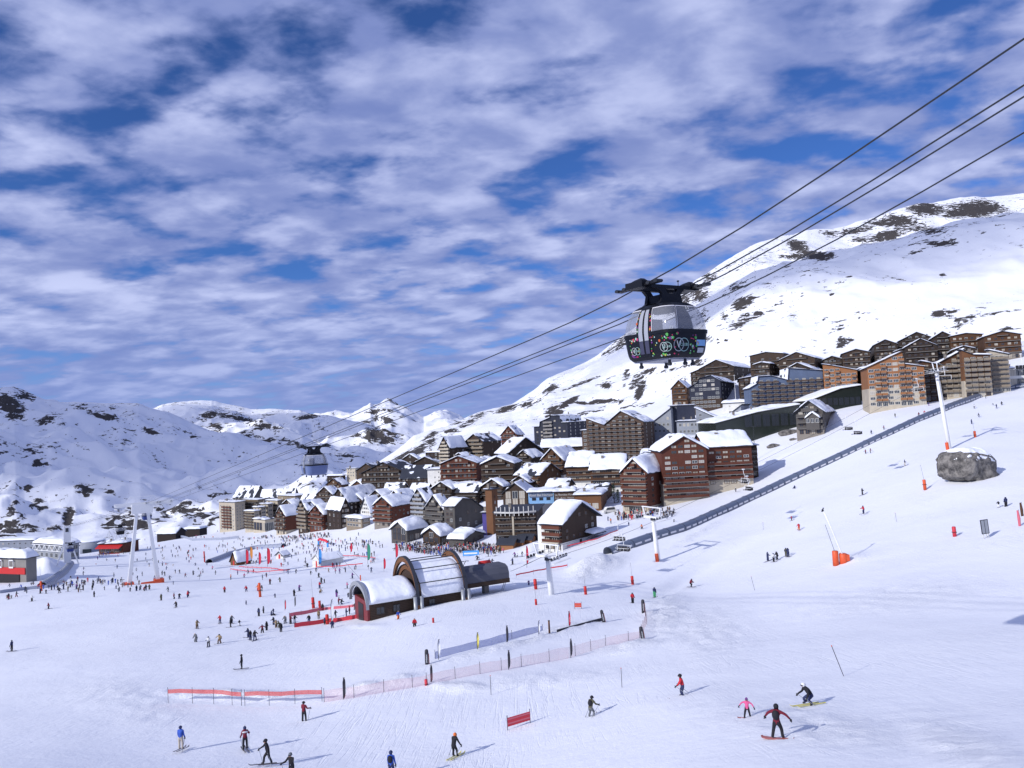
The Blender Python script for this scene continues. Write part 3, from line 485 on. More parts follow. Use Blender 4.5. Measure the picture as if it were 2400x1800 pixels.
B('annex', 'plain white block below the cream tower', (1037, 1135), 1003, 1042, 1100, -10, fl=3, M='render_white', front=WN(3, w=.7, h=.9, skip=.6), snow=.5, d=12)
B('apartment_tower', 'tall cream and brown balcony tower with a snow roof at the back of the village', (1056, 1102), 1033, 1095, 1047, -38, 'gable', 'y', 1024, fl=7, M='wood_brown', base=('render_cream', .45), front=FB(3, 'render_cream', w=1.2), side=WN(3, skip=.4), snow=.9, cut=.2)
B('apartment_tower', 'beige stepped-gable tower right of the cream tower', (1134, 1078), 1093, 1176, 1034, -35, 'gable', 'y', 1017, fl=5, M='wood_brown', front=FB(4, 'render_beige'), side=WN(3, skip=.5), snow=.5, cut=.5)
B('apartment_tower', 'steep red-brown house topping the village skyline', (1212, 1046), 1176, 1228, 1018, -25, 'gable', 'y', 998, fl=3, M='wood_red', front=FB(4, 'wood_red'), side=WN(2), snow=1.2, cut=.3)
B('lodge', 'black timber lodge with a snow slope facing left', (1192, 1098), 1163, 1273, 1062, -48, 'gable', 'x', 1029, fl=4, M='wood_dark', front=WN(4), side=WN(7, skip=.3, lit=.5), snow=1.0, cut=.2)
B('chalet', 'dark red chalet with a wide balconied gable', (1119, 1134), 1034, 1128, 1085, -12, 'gable', 'y', 1068, fl=4, M='wood_red', base=('render_white', .1), front=FB(8, 'wood_red', w=1.2), snow=.5, d=20)
B('chalet', 'brown chalet with tall open timber posts and stair', (1206, 1148), 1130, 1216, 1086, -12, 'gable', 'y', 1070, fl=5, M='wood_brown', front=FB(4, 'wood_brown', skip=.5), snow=1.0, d=18)
B('snow_covered_shed', 'row of sheds buried in snow under the dark red chalet', (1122, 1154), 1034, 1132, 1143, -10, fl=1, M='wood_dark', snow=2.2, d=12, front=WN(5, w=.8, h=.9))
B('apartment_building', 'dark navy apartment block with white stacked balconies', (1332, 1040), 1253, 1378, 990, -28, [(0, -2), (.18, -2), (.2, 1), (.5, 3.5), (.52, 5), (.8, 4), (.82, 0), (1, 0)], 'y', fl=6, M='panel_navy', front=dict(n=7, w=1.4, lit=.3, frame='frame_dark', balc='bay', bays=(2, 3), bm='concrete'), side=WN(4), snow=.5)
B('lodge', 'low timber hall with a long snow roof and rows of lit panes', (1372, 1066), 1268, 1378, 1045, -10, 'gable', 'x', 1028, fl=1, M='wood_dark', front=dict(n=14, w=1.5, h=1.6, lit=.4), snow=.8, d=18)
B('apartment_building', 'big brown apartment block with a zigzag roof and white balcony grid', (1512, 1074), 1378, 1537, 990, -22, [(0, 3.2), (.32, -.6), (.62, 6.2), (1, .3)], 'y', fl=9, M='panel_brown', base=('panel_brown', .02), front=GB(9, 'panel_brown', w=1.5, rail=.8, m=.6), side=WN(2), snow=.8)
B('apartment_building', 'narrow brown side wing left of the zigzag-roofed block', (1398, 1066), 1366, 1402, 1008, -20, fl=6, M='panel_brown', front=WN(4), snow=.4, d=12)
B('civic_building', 'pale grey modern building with a roof rising to the right', (1576, 1030), 1520, 1604, 957, -25, [(0, -9), (1, 0)], 'y', fl=5, M='panel_grey', front=WN(5, skip=.2), side={}, snow=.3, cut=.3)
B('civic_building', 'dark grey windowless box between the pale grey modern blocks', (1590, 1022), 1574, 1632, 951, -50, fl=4, M='panel_dark_grey', snow=.4)
B('civic_building', 'low grey block with a white portal frame', (1642, 1032), 1588, 1650, 986, -15, fl=3, M='panel_grey', front=WN(5), snow=.5, d=14)
B('civic_building', 'grey modern building with a snow roof falling to the right', (1706, 1022), 1634, 1722, 988, -15, [(0, 7), (1, -.5)], 'y', fl=3, M='panel_grey', front=WN(5, skip=.2), snow=1.0, d=18)
B('civic_building', 'grey wedge-roofed building with a shaded right wall', (1740, 1016), 1694, 1759, 958, -32, [(0, -5), (1, 1.5)], 'y', fl=4, M='panel_grey', front=WN(4, skip=.3), side=WN(2, skip=.6), snow=.5)
# ---- brown row, chalets and the big red building
B('chalet', 'brown chalet at the left end of the snow-roofed row', (1322, 1122), 1270, 1362, 1078, -30, 'gable', 'y', 1051, fl=4, M='wood_mid', base=('render_white', .2), front=FB(4, 'wood_mid'), side=WN(4), snow=1.3, group='snow-roofed brown row')
B('chalet', 'middle house of the snow-roofed brown row with white ground floor', (1387, 1138), 1330, 1394, 1092, -16, 'gable', 'x', 1062, fl=4, M='wood_mid', base=('render_white', .42), front=FB(6, 'wood_mid', rows=(1, 5)), snow=1.1, cut=.25, d=18, group='snow-roofed brown row')
B('chalet', 'right house of the snow-roofed brown row with white corner walls', (1467, 1150), 1386, 1474, 1098, -12, 'gable', 'x', 1068, fl=4, M='wood_mid', base=('render_white', .36), front=FB(8, 'wood_mid', rows=(1, 5)), snow=1.1, cut=.25, d=18, group='snow-roofed brown row')
B('chalet', 'separate brown chalet with a melting snow roof below the black lodge', (1266, 1148), 1209, 1316, 1113, -35, 'gable', 'x', 1090, fl=3, M='wood_mid', front=FB(5, 'wood_mid'), side=WN(4, skip=.5), snow=.8, cut=.35)
RB = B('apartment_building', 'left wing of the big red-brown building with curved wooden balconies', (1521, 1199), 1461, 1580, 1107, -35, 'gable', 'y', 1077, fl=7, M='wood_red', base=('render_cream', .12), front=FB(5, 'wood_red', w=1.7, lit=.5), side=dict(n=3, w=1.6, skip=.15), snow=1.5, group='big red-brown building')
B('apartment_building', 'tallest gabled middle section of the big red-brown building', (1662, 1164), 1556, 1668, 1052, 3, 'gable', 'y', 1021, fl=9, M='wood_red', base=('render_cream', .30), front={**FB(6, 'wood_red', w=1.9, lit=.6, bd=1.0), 'b0': 0, 'b1': 5, 'skip': .15}, snow=1.4, d=16, down=14, group='big red-brown building')
B('apartment_building', 'right section of the big red-brown building with a thick snow slab roof', (1766, 1132), 1658, 1770, 1042, 3, 'gable', 'x', 1014, fl=8, M='wood_red', base=('render_cream', .42), front={**FB(6, 'wood_red', w=1.9, lit=.6, bd=1.0), 'b1': 5, 'skip': .15}, snow=1.5, d=15, down=16, group='big red-brown building')
B('apartment_building', 'shaded narrow end of the big red-brown building', (1778, 1116), 1760, 1780, 1044, -5, fl=6, M='wood_brown', front=FB(2, 'wood_brown'), snow=.5, d=10, down=10, group='big red-brown building')
# ---- hotel with the curved terrace, signs, chalet in front
HB = B('hotel', 'curved-front hotel with brown balconies below a white terrace beam', (1260, 1266), 1163, 1276, 1199, -8, fl=5, M='wood_dark', front=dict(n=13, w=1.2, lit=.55, balc='full', bm='wood_brown', mull=0), snow=0, d=20)
B('penthouse', 'gabled glass-fronted penthouse on the hotel terrace', (1237, 1190), 1180, 1242, 1154, -14, 'gable', 'y', 1132, fl=2, M='wood_brown', front=dict(n=3, w=2.4, h=3.2, lit=.5), snow=.8, d=14)
HS = B('hotel', 'light blue hotel sign block with white lettering', (1300, 1199), 1240, 1304, 1153, -6, fl=2, M='panel_light_blue', base=('panel_dark_grey', .42), front=dict(n=3, w=1.6, h=1.7, rows=(1, 2), frame='frame_dark'), snow=1.0, d=12)
HR = B('restaurant', 'brown café block with white lettering next to the blue sign', (1348, 1194), 1301, 1352, 1152, -6, fl=2, M='panel_brown', front=dict(n=5, w=1.3, h=1.6, rows=(0, 1)), snow=1.0, d=14)
B('restaurant', 'wooden café annex with a shaded right wall', (1410, 1196), 1348, 1428, 1160, -14, fl=2, M='wood_warm', front=dict(n=3, w=2.2, h=2.0, rows=(0, 1)), snow=.9, d=16)
FC = B('chalet', 'large dark chalet with a white round corner tower at the foot of the covered walkway', (1319, 1290), 1276, 1402, 1226, -38, 'gable', 'x', 1188, fl=4, M='wood_brown', base=('render_white', .26), front=FB(4, 'wood_red', w=1.5), side=WN(5, skip=.45), snow=1.4, over=1.3)
for i, (nr, xl, xr, yt, pk, lb) in enumerate([((1203, 1286), 1166, 1216, 1276, 1266, 'front market hut with orange side and dark roof'), ((1226, 1279), 1192, 1238, 1270, 1260, 'middle dark-roofed market hut'), ((1246, 1273), 1212, 1256, 1264, 1255, 'rear dark-roofed market hut')]):
    B('market_hut', lb, nr, xl, xr, yt, -20, 'gable', 'x', pk, fl=1, M='cladding_orange', snow=0, group='dark-roofed market huts', over=.5)
# ---- upper village
B('apartment_building', 'black block with white window grid under the upper chalets', (1692, 956), 1618, 1760, 896, -24, [(0, -2), (.3, 1), (.32, 3), (.7, 4.5), (1, 1)], 'y', fl=6, M='panel_navy', base=('wood_brown', .38), front=WN(7, w=1.9, mull=2, skip=.3), side=WN(5, w=1.9, mull=2, skip=.3), snow=.4)
B('chalet', 'brown stepped chalet on the left edge of the upper village', (1612, 950), 1576, 1626, 908, -25, 'gable', 'y', 890, fl=3, M='wood_mid', front=FB(3), side=WN(2), snow=.6, group='upper chalets left')
for i, (nr, xl, xr, yt, pk, lb) in enumerate([((1722, 892), 1650, 1794, 862, 834, 'wide dark chalet leftmost of the upper chalet row'), ((1838, 878), 1768, 1846, 832, 816, 'tall dark chalet rising behind the upper row'), ((1806, 888), 1776, 1822, 856, 842, 'small dark chalet in front of the tall upper one'), ((1912, 880), 1836, 1944, 842, 816, 'brown upper chalet with rocks and snow on its roof'), ((1906, 894), 1846, 1928, 868, 842, 'low brown upper chalet just above the blue-grey block')]):
    B('chalet', lb, nr, xl-8, xr+6, yt-4, -32, 'gable', 'y', pk+6, fl=3, M=('wood_dark', 'wood_brown')[i % 2], front=FB(4, 'wood_brown'), side=WN(4), snow=.8, cut=.3, group='upper chalets left')
B('apartment_building', 'blue-grey apartment block with rows of small balconies', (1933, 952), 1760, 1940, 882, -7, [(0, -4), (.1, -2), (.12, 1.6), (.3, 1.6), (.52, -1), (.54, 5), (.88, 3.5), (1, 3)], 'y', fl=7, M='panel_blue_grey', front=GB(10, 'panel_brown', w=1.7, m=.4, rail=.85, rows=(0, 7)), snow=.4, d=18)
B('apartment_building', 'orange apartment block with cream lower floors, left one', (2014, 945), 1934, 2044, 858, -24, [(0, 2), (.25, 1.2), (1, -2)], 'y', fl=7, M='cladding_orange', base=('render_cream', .45), front=GB(6, 'cladding_orange', w=2.0, bays=(0, 2, 5), m=.3), side=WN(3), snow=.5, group='orange apartment blocks')
B('apartment_building', 'orange apartment block with a rising roof, right one', (2172, 949), 2038, 2200, 856, -18, [(0, .5), (.64, 6.5), (.66, 1.0), (1, -.5)], 'y', fl=7, M='cladding_orange', base=('render_cream', .48), front=GB(9, 'cladding_orange', w=2.0, bays=(1, 2, 5, 6, 8), m=.3), side=WN(3), snow=.5, group='orange apartment blocks')
B('sports_centre', 'long low sports centre with dark glass wall and white roof', (1873, 999), 1678, 1884, 961, 4, [(0, -4), (.5, 0), (1, 2.5)], 'y', fl=1, M='dark_glazing', front=dict(n=9, w=3.4, h=5.5, frame='dark_steel', mull=1, lit=0, m=.4), snow=.9, d=26, roof='white_steel')
B('sports_centre', 'upswept dark glass end of the sports centre', (2020, 950), 1898, 2024, 918, 2, [(0, -3), (.6, 2), (1, 3.2)], 'y', fl=1, M='dark_glazing', front=dict(n=9, w=2.2, h=3.6, frame='dark_steel', mull=1, lit=0, m=.4), snow=.7, d=18, roof='white_steel')
GC = B('chalet', 'grey timber and stone chalet standing alone beside the covered walkway', (1932, 1017), 1868, 1972, 962, -26, 'gable', 'y', 938, fl=4, M='wood_grey', base=('stone', .3), front=FB(4, 'wood_grey', w=1.6), side=WN(4, skip=.3), snow=1.2, over=1.4)
B('hut', 'small white house with a rounded snow roof by the mast', (1751, 955), 1694, 1756, 943, -20, fl=1, M='render_white', snow=1.6, front=WN(2, w=.8, h=.9), d=12)
for i, (nr, xl, xr, yt, pk, lb, mm) in enumerate([((2042, 868), 1984, 2062, 832, 812, 'lone brown chalet left of the upper right row', 'wood_brown'), ((2106, 862), 2060, 2130, 812, 790, 'tall dark chalet on a pale stone base', 'wood_dark'), ((2196, 846), 2118, 2222, 800, 771, 'widest black chalet at the top of the upper right row', 'wood_dark'), ((2200, 862), 2132, 2210, 816, 787, 'black chalet with dormers in front of the widest one', 'wood_dark'), ((2240, 846), 2195, 2256, 796, 771, 'dark chalet half hidden behind the reddish gable', 'wood_dark'), ((2306, 838), 2238, 2322, 790, 774, 'reddish balconied gable chalet of the upper right row', 'wood_mid'), ((2396, 838), 2318, 2410, 790, 769, 'rightmost balconied chalet on a stone base', 'wood_mid')]):
    B('chalet', lb, nr, xl-8, xr+8, yt-7, -22, 'gable', 'y', pk+4, fl=4, M=mm, base=('stone', .3), front=FB(5, mm), side=WN(3), snow=.6, cut=.15, group='upper right chalets')
for i, (nr, xl, xr, yt, lb, mm, pr) in enumerate([((2264, 930), 2206, 2268, 836, 'brown and cream balcony block behind the snowy wing roofs', 'wood_mid', [(0, -2), (1, 3)]), ((2327, 928), 2262, 2334, 832, 'balcony block with brown timber stripe and cream foot', 'wood_warm', [(0, 2.5), (.4, .5), (1, 0)]), ((2369, 918), 2326, 2376, 830, 'cream sided balcony block at the right end of the terrace', 'render_cream', [(0, 2), (1, 0)])]):
    B('apartment_building', lb, nr, xl, xr, yt, -16, pr, 'y', fl=8, M=mm, base=('render_cream', .4), front=GB(4, 'render_beige', w=1.8, m=.3), side=WN(3), snow=.6, group='right balcony blocks')
B('apartment_building', 'dark fronted house cut by the right edge with large panes', (2412, 905), 2366, 2430, 862, -10, fl=2, M='render_white', front=dict(n=3, w=2.4, h=2.8, mull=2), snow=.7, d=14)
# ---- lift base at far left
B('lift_station', 'grey lift station with a red fascia half buried in snow', (62, 1366), -60, 84, 1310, -20, fl=1, M='concrete', snow=3.0)
B('lift_station', 'lift terminal with a thick white roof and steel truss', (152, 1312), 80, 186, 1278, -30, fl=2, M='panel_grey', front=dict(n=6, w=2.2, h=2.2), side=dict(n=3, w=2.2, h=2.2), snow=2.6)
B('service_building', 'long low grey building behind the lift terminal', (82, 1288), -40, 92, 1266, -8, fl=2, M='panel_grey', front=dict(n=9, w=1.6), snow=1.6, d=14)
B('restaurant', 'red awning restaurant with crowd under tent masts', (288, 1296), 232, 296, 1274, -10, fl=1, M='wood_red', front=dict(n=6, w=2.2, h=2.4), snow=1.2, d=14)
B('hut', 'low dark hut under a snow mound at the valley edge', (412, 1262), 368, 428, 1250, -10, 'gable', 'x', 1240, fl=1, M='wood_dark', snow=1.2, d=12)
B('hut', 'tiny snow-capped hut farther right at the valley edge', (468, 1250), 430, 474, 1240, -10, fl=1, M='wood_dark', snow=1.6, d=10)

for i, (nr, xl, xr, yt, yaw, pk, ax, fl, mm, lb) in enumerate([
 ((1180, 1172), 1132, 1196, 1140, -30, 1124, 'y', 3, 'wood_brown', 'brown chalet tucked behind the slim stair tower'), ((1120, 1182), 1072, 1140, 1152, -28, 1136, 'x', 3, 'wood_dark', 'dark chalet behind the grey hotel roof'), ((1060, 1172), 1012, 1078, 1146, -30, 1130, 'y', 2, 'wood_dark', 'low dark chalet under the white annex'), ((1000, 1176), 962, 1016, 1150, -32, 1136, 'x', 3, 'wood_brown', 'brown roofed house between the long lodge and the grey hotel'), ((940, 1172), 900, 960, 1148, -34, 1134, 'x', 2, 'wood_dark', 'dark house under the long black lodge'), ((1240, 1158), 1200, 1258, 1130, -26, 1116, 'y', 3, 'wood_dark', 'dark chalet right above the hotel penthouse'), ((1330, 1168), 1282, 1346, 1140, -22, 1126, 'x', 3, 'wood_brown', 'brown house right above the café block'), ((1420, 1176), 1372, 1436, 1150, -20, 1138, 'x', 2, 'wood_mid', 'wooden house below the snow-roofed row'), ((1248, 1100), 1208, 1276, 1072, -34, 1056, 'y', 3, 'wood_dark', 'dark chalet under the black snow-roofed lodge'), ((1150, 1110), 1104, 1170, 1086, -30, 1072, 'y', 3, 'wood_brown', 'brown chalet between the wide gables'), ((1095, 1096), 1060, 1112, 1074, -30, 1062, 'y', 2, 'wood_dark', 'dark chalet right of the cream tower foot'), ((745, 1222), 712, 768, 1190, -34, 1174, 'y', 4, 'wood_dark', 'dark house behind the deep red chalet'), ((690, 1222), 660, 712, 1186, -36, 1172, 'y', 4, 'wood_brown', 'brown house behind the tall balconied chalet'), ((850, 1200), 820, 872, 1172, -34, 1158, 'y', 3, 'wood_brown', 'brown house above the low beige shop'), ((900, 1196), 866, 926, 1166, -36, 1150, 'y', 3, 'wood_dark', 'dark house above the rust red chalet'), ((1385, 1095), 1330, 1400, 1072, -16, 1060, 'x', 2, 'wood_dark', 'dark roofed house below the brown zigzag block'), ((1550, 1100), 1500, 1566, 1070, -18, 1056, 'x', 3, 'wood_brown', 'brown house left of the tallest red-brown gable'), ((1640, 1048), 1580, 1660, 1026, -14, None, 'y', 2, 'panel_dark_grey', 'dark grey annex below the grey modern blocks'), ((780, 1190), 745, 800, 1158, -30, 1142, 'y', 4, 'wood_brown', 'brown gable right under the hanging blue cabin'), ((735, 1206), 705, 752, 1176, -30, 1160, 'x', 4, 'wood_dark', 'dark block left under the hanging blue cabin')]):
    B('chalet', lb, nr, xl, xr, yt, yaw, 'gable' if pk else 'flat', ax, pk, fl=fl, M=mm, front=FB(4, mm), side=WN(4, skip=.3), snow=.9, cut=(.34, .46, .30)[i % 3], group='packed middle chalets')
for i, (nr, xl, xr, yt, fl, mm, pr, lb) in enumerate([((2212, 938), 2168, 2222, 850, 7, 'wood_mid', [(0, 1), (1, -1)], 'brown block filling the gap right of the orange blocks'), ((2060, 936), 2020, 2070, 862, 6, 'panel_brown', [(0, 0), (1, 1.5)], 'dark block squeezed between the two orange blocks'), ((1960, 930), 1915, 1972, 868, 6, 'panel_dark_grey', [(0, 0), (1, 0)], 'grey block between the blue-grey and orange blocks'), ((1770, 940), 1735, 1790, 886, 5, 'wood_brown', [(0, 0), (1, 1)], 'brown block between the black and the blue-grey blocks')]):
    B('apartment_building', lb, nr, xl, xr, yt, -16, pr, 'y', fl=fl, M=mm, front=GB(3, 'wood_brown', w=1.8, m=.3), side=WN(3), snow=.6, group='upper gap blocks')
for i, (nr, xl, xr, yt, pk, lb) in enumerate([((1760, 872), 1722, 1778, 850, 836, 'dark chalet between the wide and the tall upper chalets'), ((1975, 872), 1936, 1992, 846, 830, 'dark chalet between the upper left and upper right rows'), ((2290, 856), 2240, 2306, 822, 806, 'low dark chalet below the reddish gable'), ((2150, 862), 2104, 2166, 826, 810, 'dark chalet between the stone-based and the dormered ones'), ((1668, 900), 1626, 1684, 876, 860, 'dark chalet below the wide upper chalet')]):
    B('chalet', lb, nr, xl-6, xr+6, yt-5, -26, 'gable', 'y', pk+3, fl=3, M='wood_dark', front=FB(4, 'wood_brown'), side=WN(3), snow=.7, group='upper gap chalets')
# ================================================================ ROPEWAY
_fontc = {}
def text_mesh(s, size, m, depth=.01):
    k = (s, size, m)
    if k not in _fontc:
        cu = bpy.data.curves.new('lettering', 'FONT'); cu.body = s; cu.size = size; cu.extrude = depth; cu.align_x = 'CENTER'; cu.align_y = 'CENTER'; cu.resolution_u = 3
        o = bpy.data.objects.new('lettering', cu); COL.objects.link(o); dg = bpy.context.evaluated_depsgraph_get(); me = bpy.data.meshes.new_from_object(o.evaluated_get(dg)); bpy.data.objects.remove(o)
        me.materials.clear(); me.materials.append(MATS[m]); _fontc[k] = me
    return _fontc[k]
def text(s, size, m, parent, loc, rot): return link('lettering', text_mesh(s, size, m), parent, loc, rot)
# sign lettering on the hotel blocks (local x runs from -w to 0 along the front)
w, d, h, _ = HS['dims']; MB().box(-w+.6, -.6, -.16, -.02, h-2.0, h-.25).obj('sign_board', ['panel_blue_grey'], HS); text('Hôtel Bel Horizon', min(1.5, (w-1.4)/6.6), 'frame_white', HS, (-w/2, -.2, h-1.1), (R(90), 0, 0))
w, d, h, _ = HR['dims']; text('Le Rendez-Vous', min(1.4, (w-.8)/6.2), 'frame_white', HR, (-w/2, -.1, h-1.1), (R(90), 0, 0)); text('Café - Resto - Pizzeria', min(1.0, (w-.8)/8.8), 'frame_white', HR, (-w/2, -.1, h-2.4), (R(90), 0, 0))
# terrace, beam and posts of the curved hotel
w, d, h, _ = HB['dims']
b = MB(); n = 16
for i in range(n):
    a0, a1 = i/n, (i+1)/n; f = lambda t: (-w+t*w, -1.0-2.2*math.sin(math.pi*t), h+.2)
    b.bar(f(a0), f(a1), .5, .5)
b.obj('terrace_beam', ['frame_white'], HB)
for i in range(9):
    t = (i+.5)/9; MB().box(-w+t*w-.12, -w+t*w+.12, -1.3-2.2*math.sin(math.pi*t), -1.0-2.2*math.sin(math.pi*t), h-.9, h+2.1).obj('post', ['frame_white'], HB)
MB().box(-w, 0, -2.4, 6, h-.25, h-.02).obj('terrace_floor', ['panel_dark_grey'], HB)
MB().box(-w*.56-.3, -w*.56+.3, -1.35, .1, 0, h-.5).obj('pilaster', ['render_cream'], HB)
# round white corner tower and little front gable of the front chalet, portal and dishes
w, d, h, _ = FC['dims']; MB().tube([(-w-.8, 1.6, -4), (-w-.8, 1.6, h*.98)], 2.0, 20).obj('corner_tower', ['render_white'], FC, smooth=True); MB().tube([(-w-.8, 1.6, h*.98), (-w-.8, 1.6, h*.98+1.3)], [2.3, .2], 20).obj('tower_roof', ['slate_roof'], FC)
for k in range(4): MB().box(-w+1+k*2.1, -w+1.3+k*2.1, -1.8, -1.5, -2, h*.26).obj('post', ['render_white'], FC)
MB().box(-w+.4, -.2, -1.9, .0, h*.26, h*.26+.35).obj('arcade_slab', ['render_cream'], FC)
b = MB(); q = d*.62; b.hexa([(.0, q, h*.42), (3.4, q, h*.36), (3.4, q+d*.36, h*.36), (0, q+d*.36, h*.42)], [(.0, q, h*.42+.3), (3.4, q, h*.36+.3), (3.4, q+d*.36, h*.36+.3), (0, q+d*.36, h*.42+.3)]); b.obj('porch_roof', ['slate_roof'], FC)
V, nu, nv = snow_slab((0, h*.42+.3), (3.4, h*.36+.3), q, q+d*.36, .9, 'y', 77); link('roof_snow', grid_mesh('roof_snow', V, nu, nv, MATS['snow']), FC)
# small front gable on the grey chalet
w, d, h, _ = GC['dims']; b = MB(); b.prism([(-w*.62, h*.2), (-w*.62, h*.72), (-w*.38, h*.92), (-w*.14, h*.72), (-w*.14, h*.2)], -2.2, .05); b.obj('bay_wall', ['wood_grey'], GC)
V, nu, nv = snow_slab((-w*.66, h*.70), (-w*.38, h*.94), -3, .4, .8, 'y', 5); link('roof_snow', grid_mesh('roof_snow', V, nu, nv, MATS['snow']), GC); V, nu, nv = snow_slab((-w*.38, h*.94), (-w*.10, h*.70), -3, .4, .8, 'y', 6); link('roof_snow', grid_mesh('roof_snow', V, nu, nv, MATS['snow']), GC)
for k in range(3): link('window', win_mesh(1.3, 1.7), GC, (-w*.38+(k-1)*1.8, -2.22, h*.5))
# ---- geometry of the line
D2 = Vector((127, -204, 0)); LEN = D2.length; DIRH = D2/LEN; PERP = Vector((-DIRH.y, DIRH.x, 0))     # PERP points right and away
T0 = Vector((-118, 245, 0))
def cz(s): return -21+28.2*s if s < .95 else (5.79+28.2*(s-.95)+220*(s-.95)**2 if s < 1.04 else 5.79+28.2*.09+220*.09**2+(28.2+440*.09)*(s-1.04))
def cable_pt(s, off): p = T0+D2*s+PERP*off; return Vector((p.x, p.y, cz(s)))
OFF = (0.0, 3.2, 4.1, 7.3)
STN = P(165, 1283, 330)                                # far station end of the cables
for i, o in enumerate(OFF):
    pts = [cable_pt(s, o) for s in [1.30, 1.24, 1.18, 1.12, 1.09, 1.06, 1.04, 1.02, 1.0, .98, .96, .94, .9, .8, .7, .6, .5, .4, .3, .2, .1, 0]]
    pts += [pts[-1].lerp(STN+PERP*(o-4)*.6+Vector((0, 0, 9)), t) for t in (.4, 1.0)]
    tag(MB().tube(pts, .037, 6).obj('ropeway_cable', ['dark_steel']), ['topmost ropeway cable, carrying the left grip of the black cabin', 'second ropeway cable, carrying the right grip of the black cabin', 'third ropeway cable, just under the second one', 'lowest of the four ropeway cables'][i], 'cable', 'ropeway cables')
# ---- cabin
def msimple(name, col, rough, alpha=None, emis=None, spec=.5):
    m = bpy.data.materials.new(name); m.use_nodes = True; b = m.node_tree.nodes['Principled BSDF']; b.inputs['Base Color'].default_value = col+(1,); b.inputs['Roughness'].default_value = rough; b.inputs['Specular IOR Level'].default_value = spec
    if alpha is not None: b.inputs['Alpha'].default_value = alpha
    MATS[name] = m
msimple('cabin_black', (.008, .009, .013), .42, spec=.22); msimple('cabin_pane', (.34, .36, .42), .06, .40, spec=.8); msimple('cabin_trim', (.62, .62, .66), .4); msimple('cabin_grey', (.30, .31, .36), .4); msimple('door_pane', (.42, .44, .50), .1, .8, spec=.8); msimple('cabin_blue', (.02, .045, .20), .3); msimple('cabin_bluegrey', (.11, .15, .30), .35); msimple('door_low', (.05, .05, .085), .3)
for nme, c in dict(dot_pink=(.75, .05, .18), dot_green=(.12, .55, .12), dot_yellow=(.72, .68, .10), dot_mint=(.45, .75, .68), dot_purple=(.22, .05, .30), dot_orange=(.75, .16, .04), dot_white=(.75, .78, .80)).items(): msimple(nme, tuple(q*.62 for q in c), .4)
CZ = [0, .12, .35, .8, 1.22, 1.32, 1.6, 1.9, 2.2, 2.45, 2.62, 2.76]; CHX = [1.16, 1.27, 1.33, 1.38, 1.41, 1.42, 1.40, 1.36, 1.29, 1.19, 1.07, .88]; CHY = [1.50, 1.62, 1.69, 1.74, 1.77, 1.78, 1.76, 1.71, 1.63, 1.51, 1.36, 1.14]
def rr(z, s, off=0.0):
    hx = float(np.interp(z, CZ, CHX))+off; hy = float(np.interp(z, CZ, CHY))+off; r = .52; k = int(s) % 8; f = s-int(s); ex, ey = hx-r, hy-r
    if k == 0: return Vector((-ex+2*ex*f, -hy, z))
    if k == 2: return Vector((hx, -ey+2*ey*f, z))
    if k == 4: return Vector((ex-2*ex*f, hy, z))
    if k == 6: return Vector((-hx, ey-2*ey*f, z))
    cx, cy, a0 = {1: (ex, -ey, -90), 3: (ex, ey, 0), 5: (-ex, ey, 90), 7: (-ex, -ey, 180)}[k]; a = R(a0+90*f); return Vector((cx+r*math.cos(a), cy+r*math.sin(a), z))
def patch(mb, s0, s1, z0, z1, off=0.0, mi=0, ns=None, nz=None, thick=0.0):
    ns = ns or max(2, int((s1-s0)*7)+1); nz = nz or max(2, int((z1-z0)*7)+1); vs = [rr(z0+(z1-z0)*j/nz, (s0+(s1-s0)*i/ns) % 8, off) for i in range(ns+1) for j in range(nz+1)]
    mb.add(vs, [(i*(nz+1)+j, (i+1)*(nz+1)+j, (i+1)*(nz+1)+j+1, i*(nz+1)+j+1) for i in range(ns) for j in range(nz)], mi); return mb
def frame(mb, s0, s1, z0, z1, t, off, mi=0):
    ts = t/3.0
    patch(mb, s0, s1, z0, z0+t, off, mi, nz=1); patch(mb, s0, s1, z1-t, z1, off, mi, nz=1); patch(mb, s0, s0+ts, z0, z1, off, mi, ns=1); patch(mb, s1-ts, s1, z0, z1, off, mi, ns=1)
def disc(r, m, n=14, ring=0.0):
    k = ('d', r, m, ring)
    if k not in _MC:
        b = MB(); a = [2*math.pi*i/n for i in range(n)]
        if ring: b.add([(r*math.cos(q), 0, r*math.sin(q)) for q in a]+[(r*ring*math.cos(q), 0, r*ring*math.sin(q)) for q in a], [(i, (i+1) % n, n+(i+1) % n, n+i) for i in range(n)])
        else: b.add([(r*math.cos(q), 0, r*math.sin(q)) for q in a]+[(r*math.cos(q), .012, r*math.sin(q)) for q in a], [tuple(range(n))]+[(i, (i+1) % n, n+(i+1) % n, n+i) for i in range(n)])
        _MC[k] = b.mesh('dot', [m])
    return _MC[k]
def low(o): o.location.z = 2.7*.35; o.scale.z = .65; return o                # flatter running gear
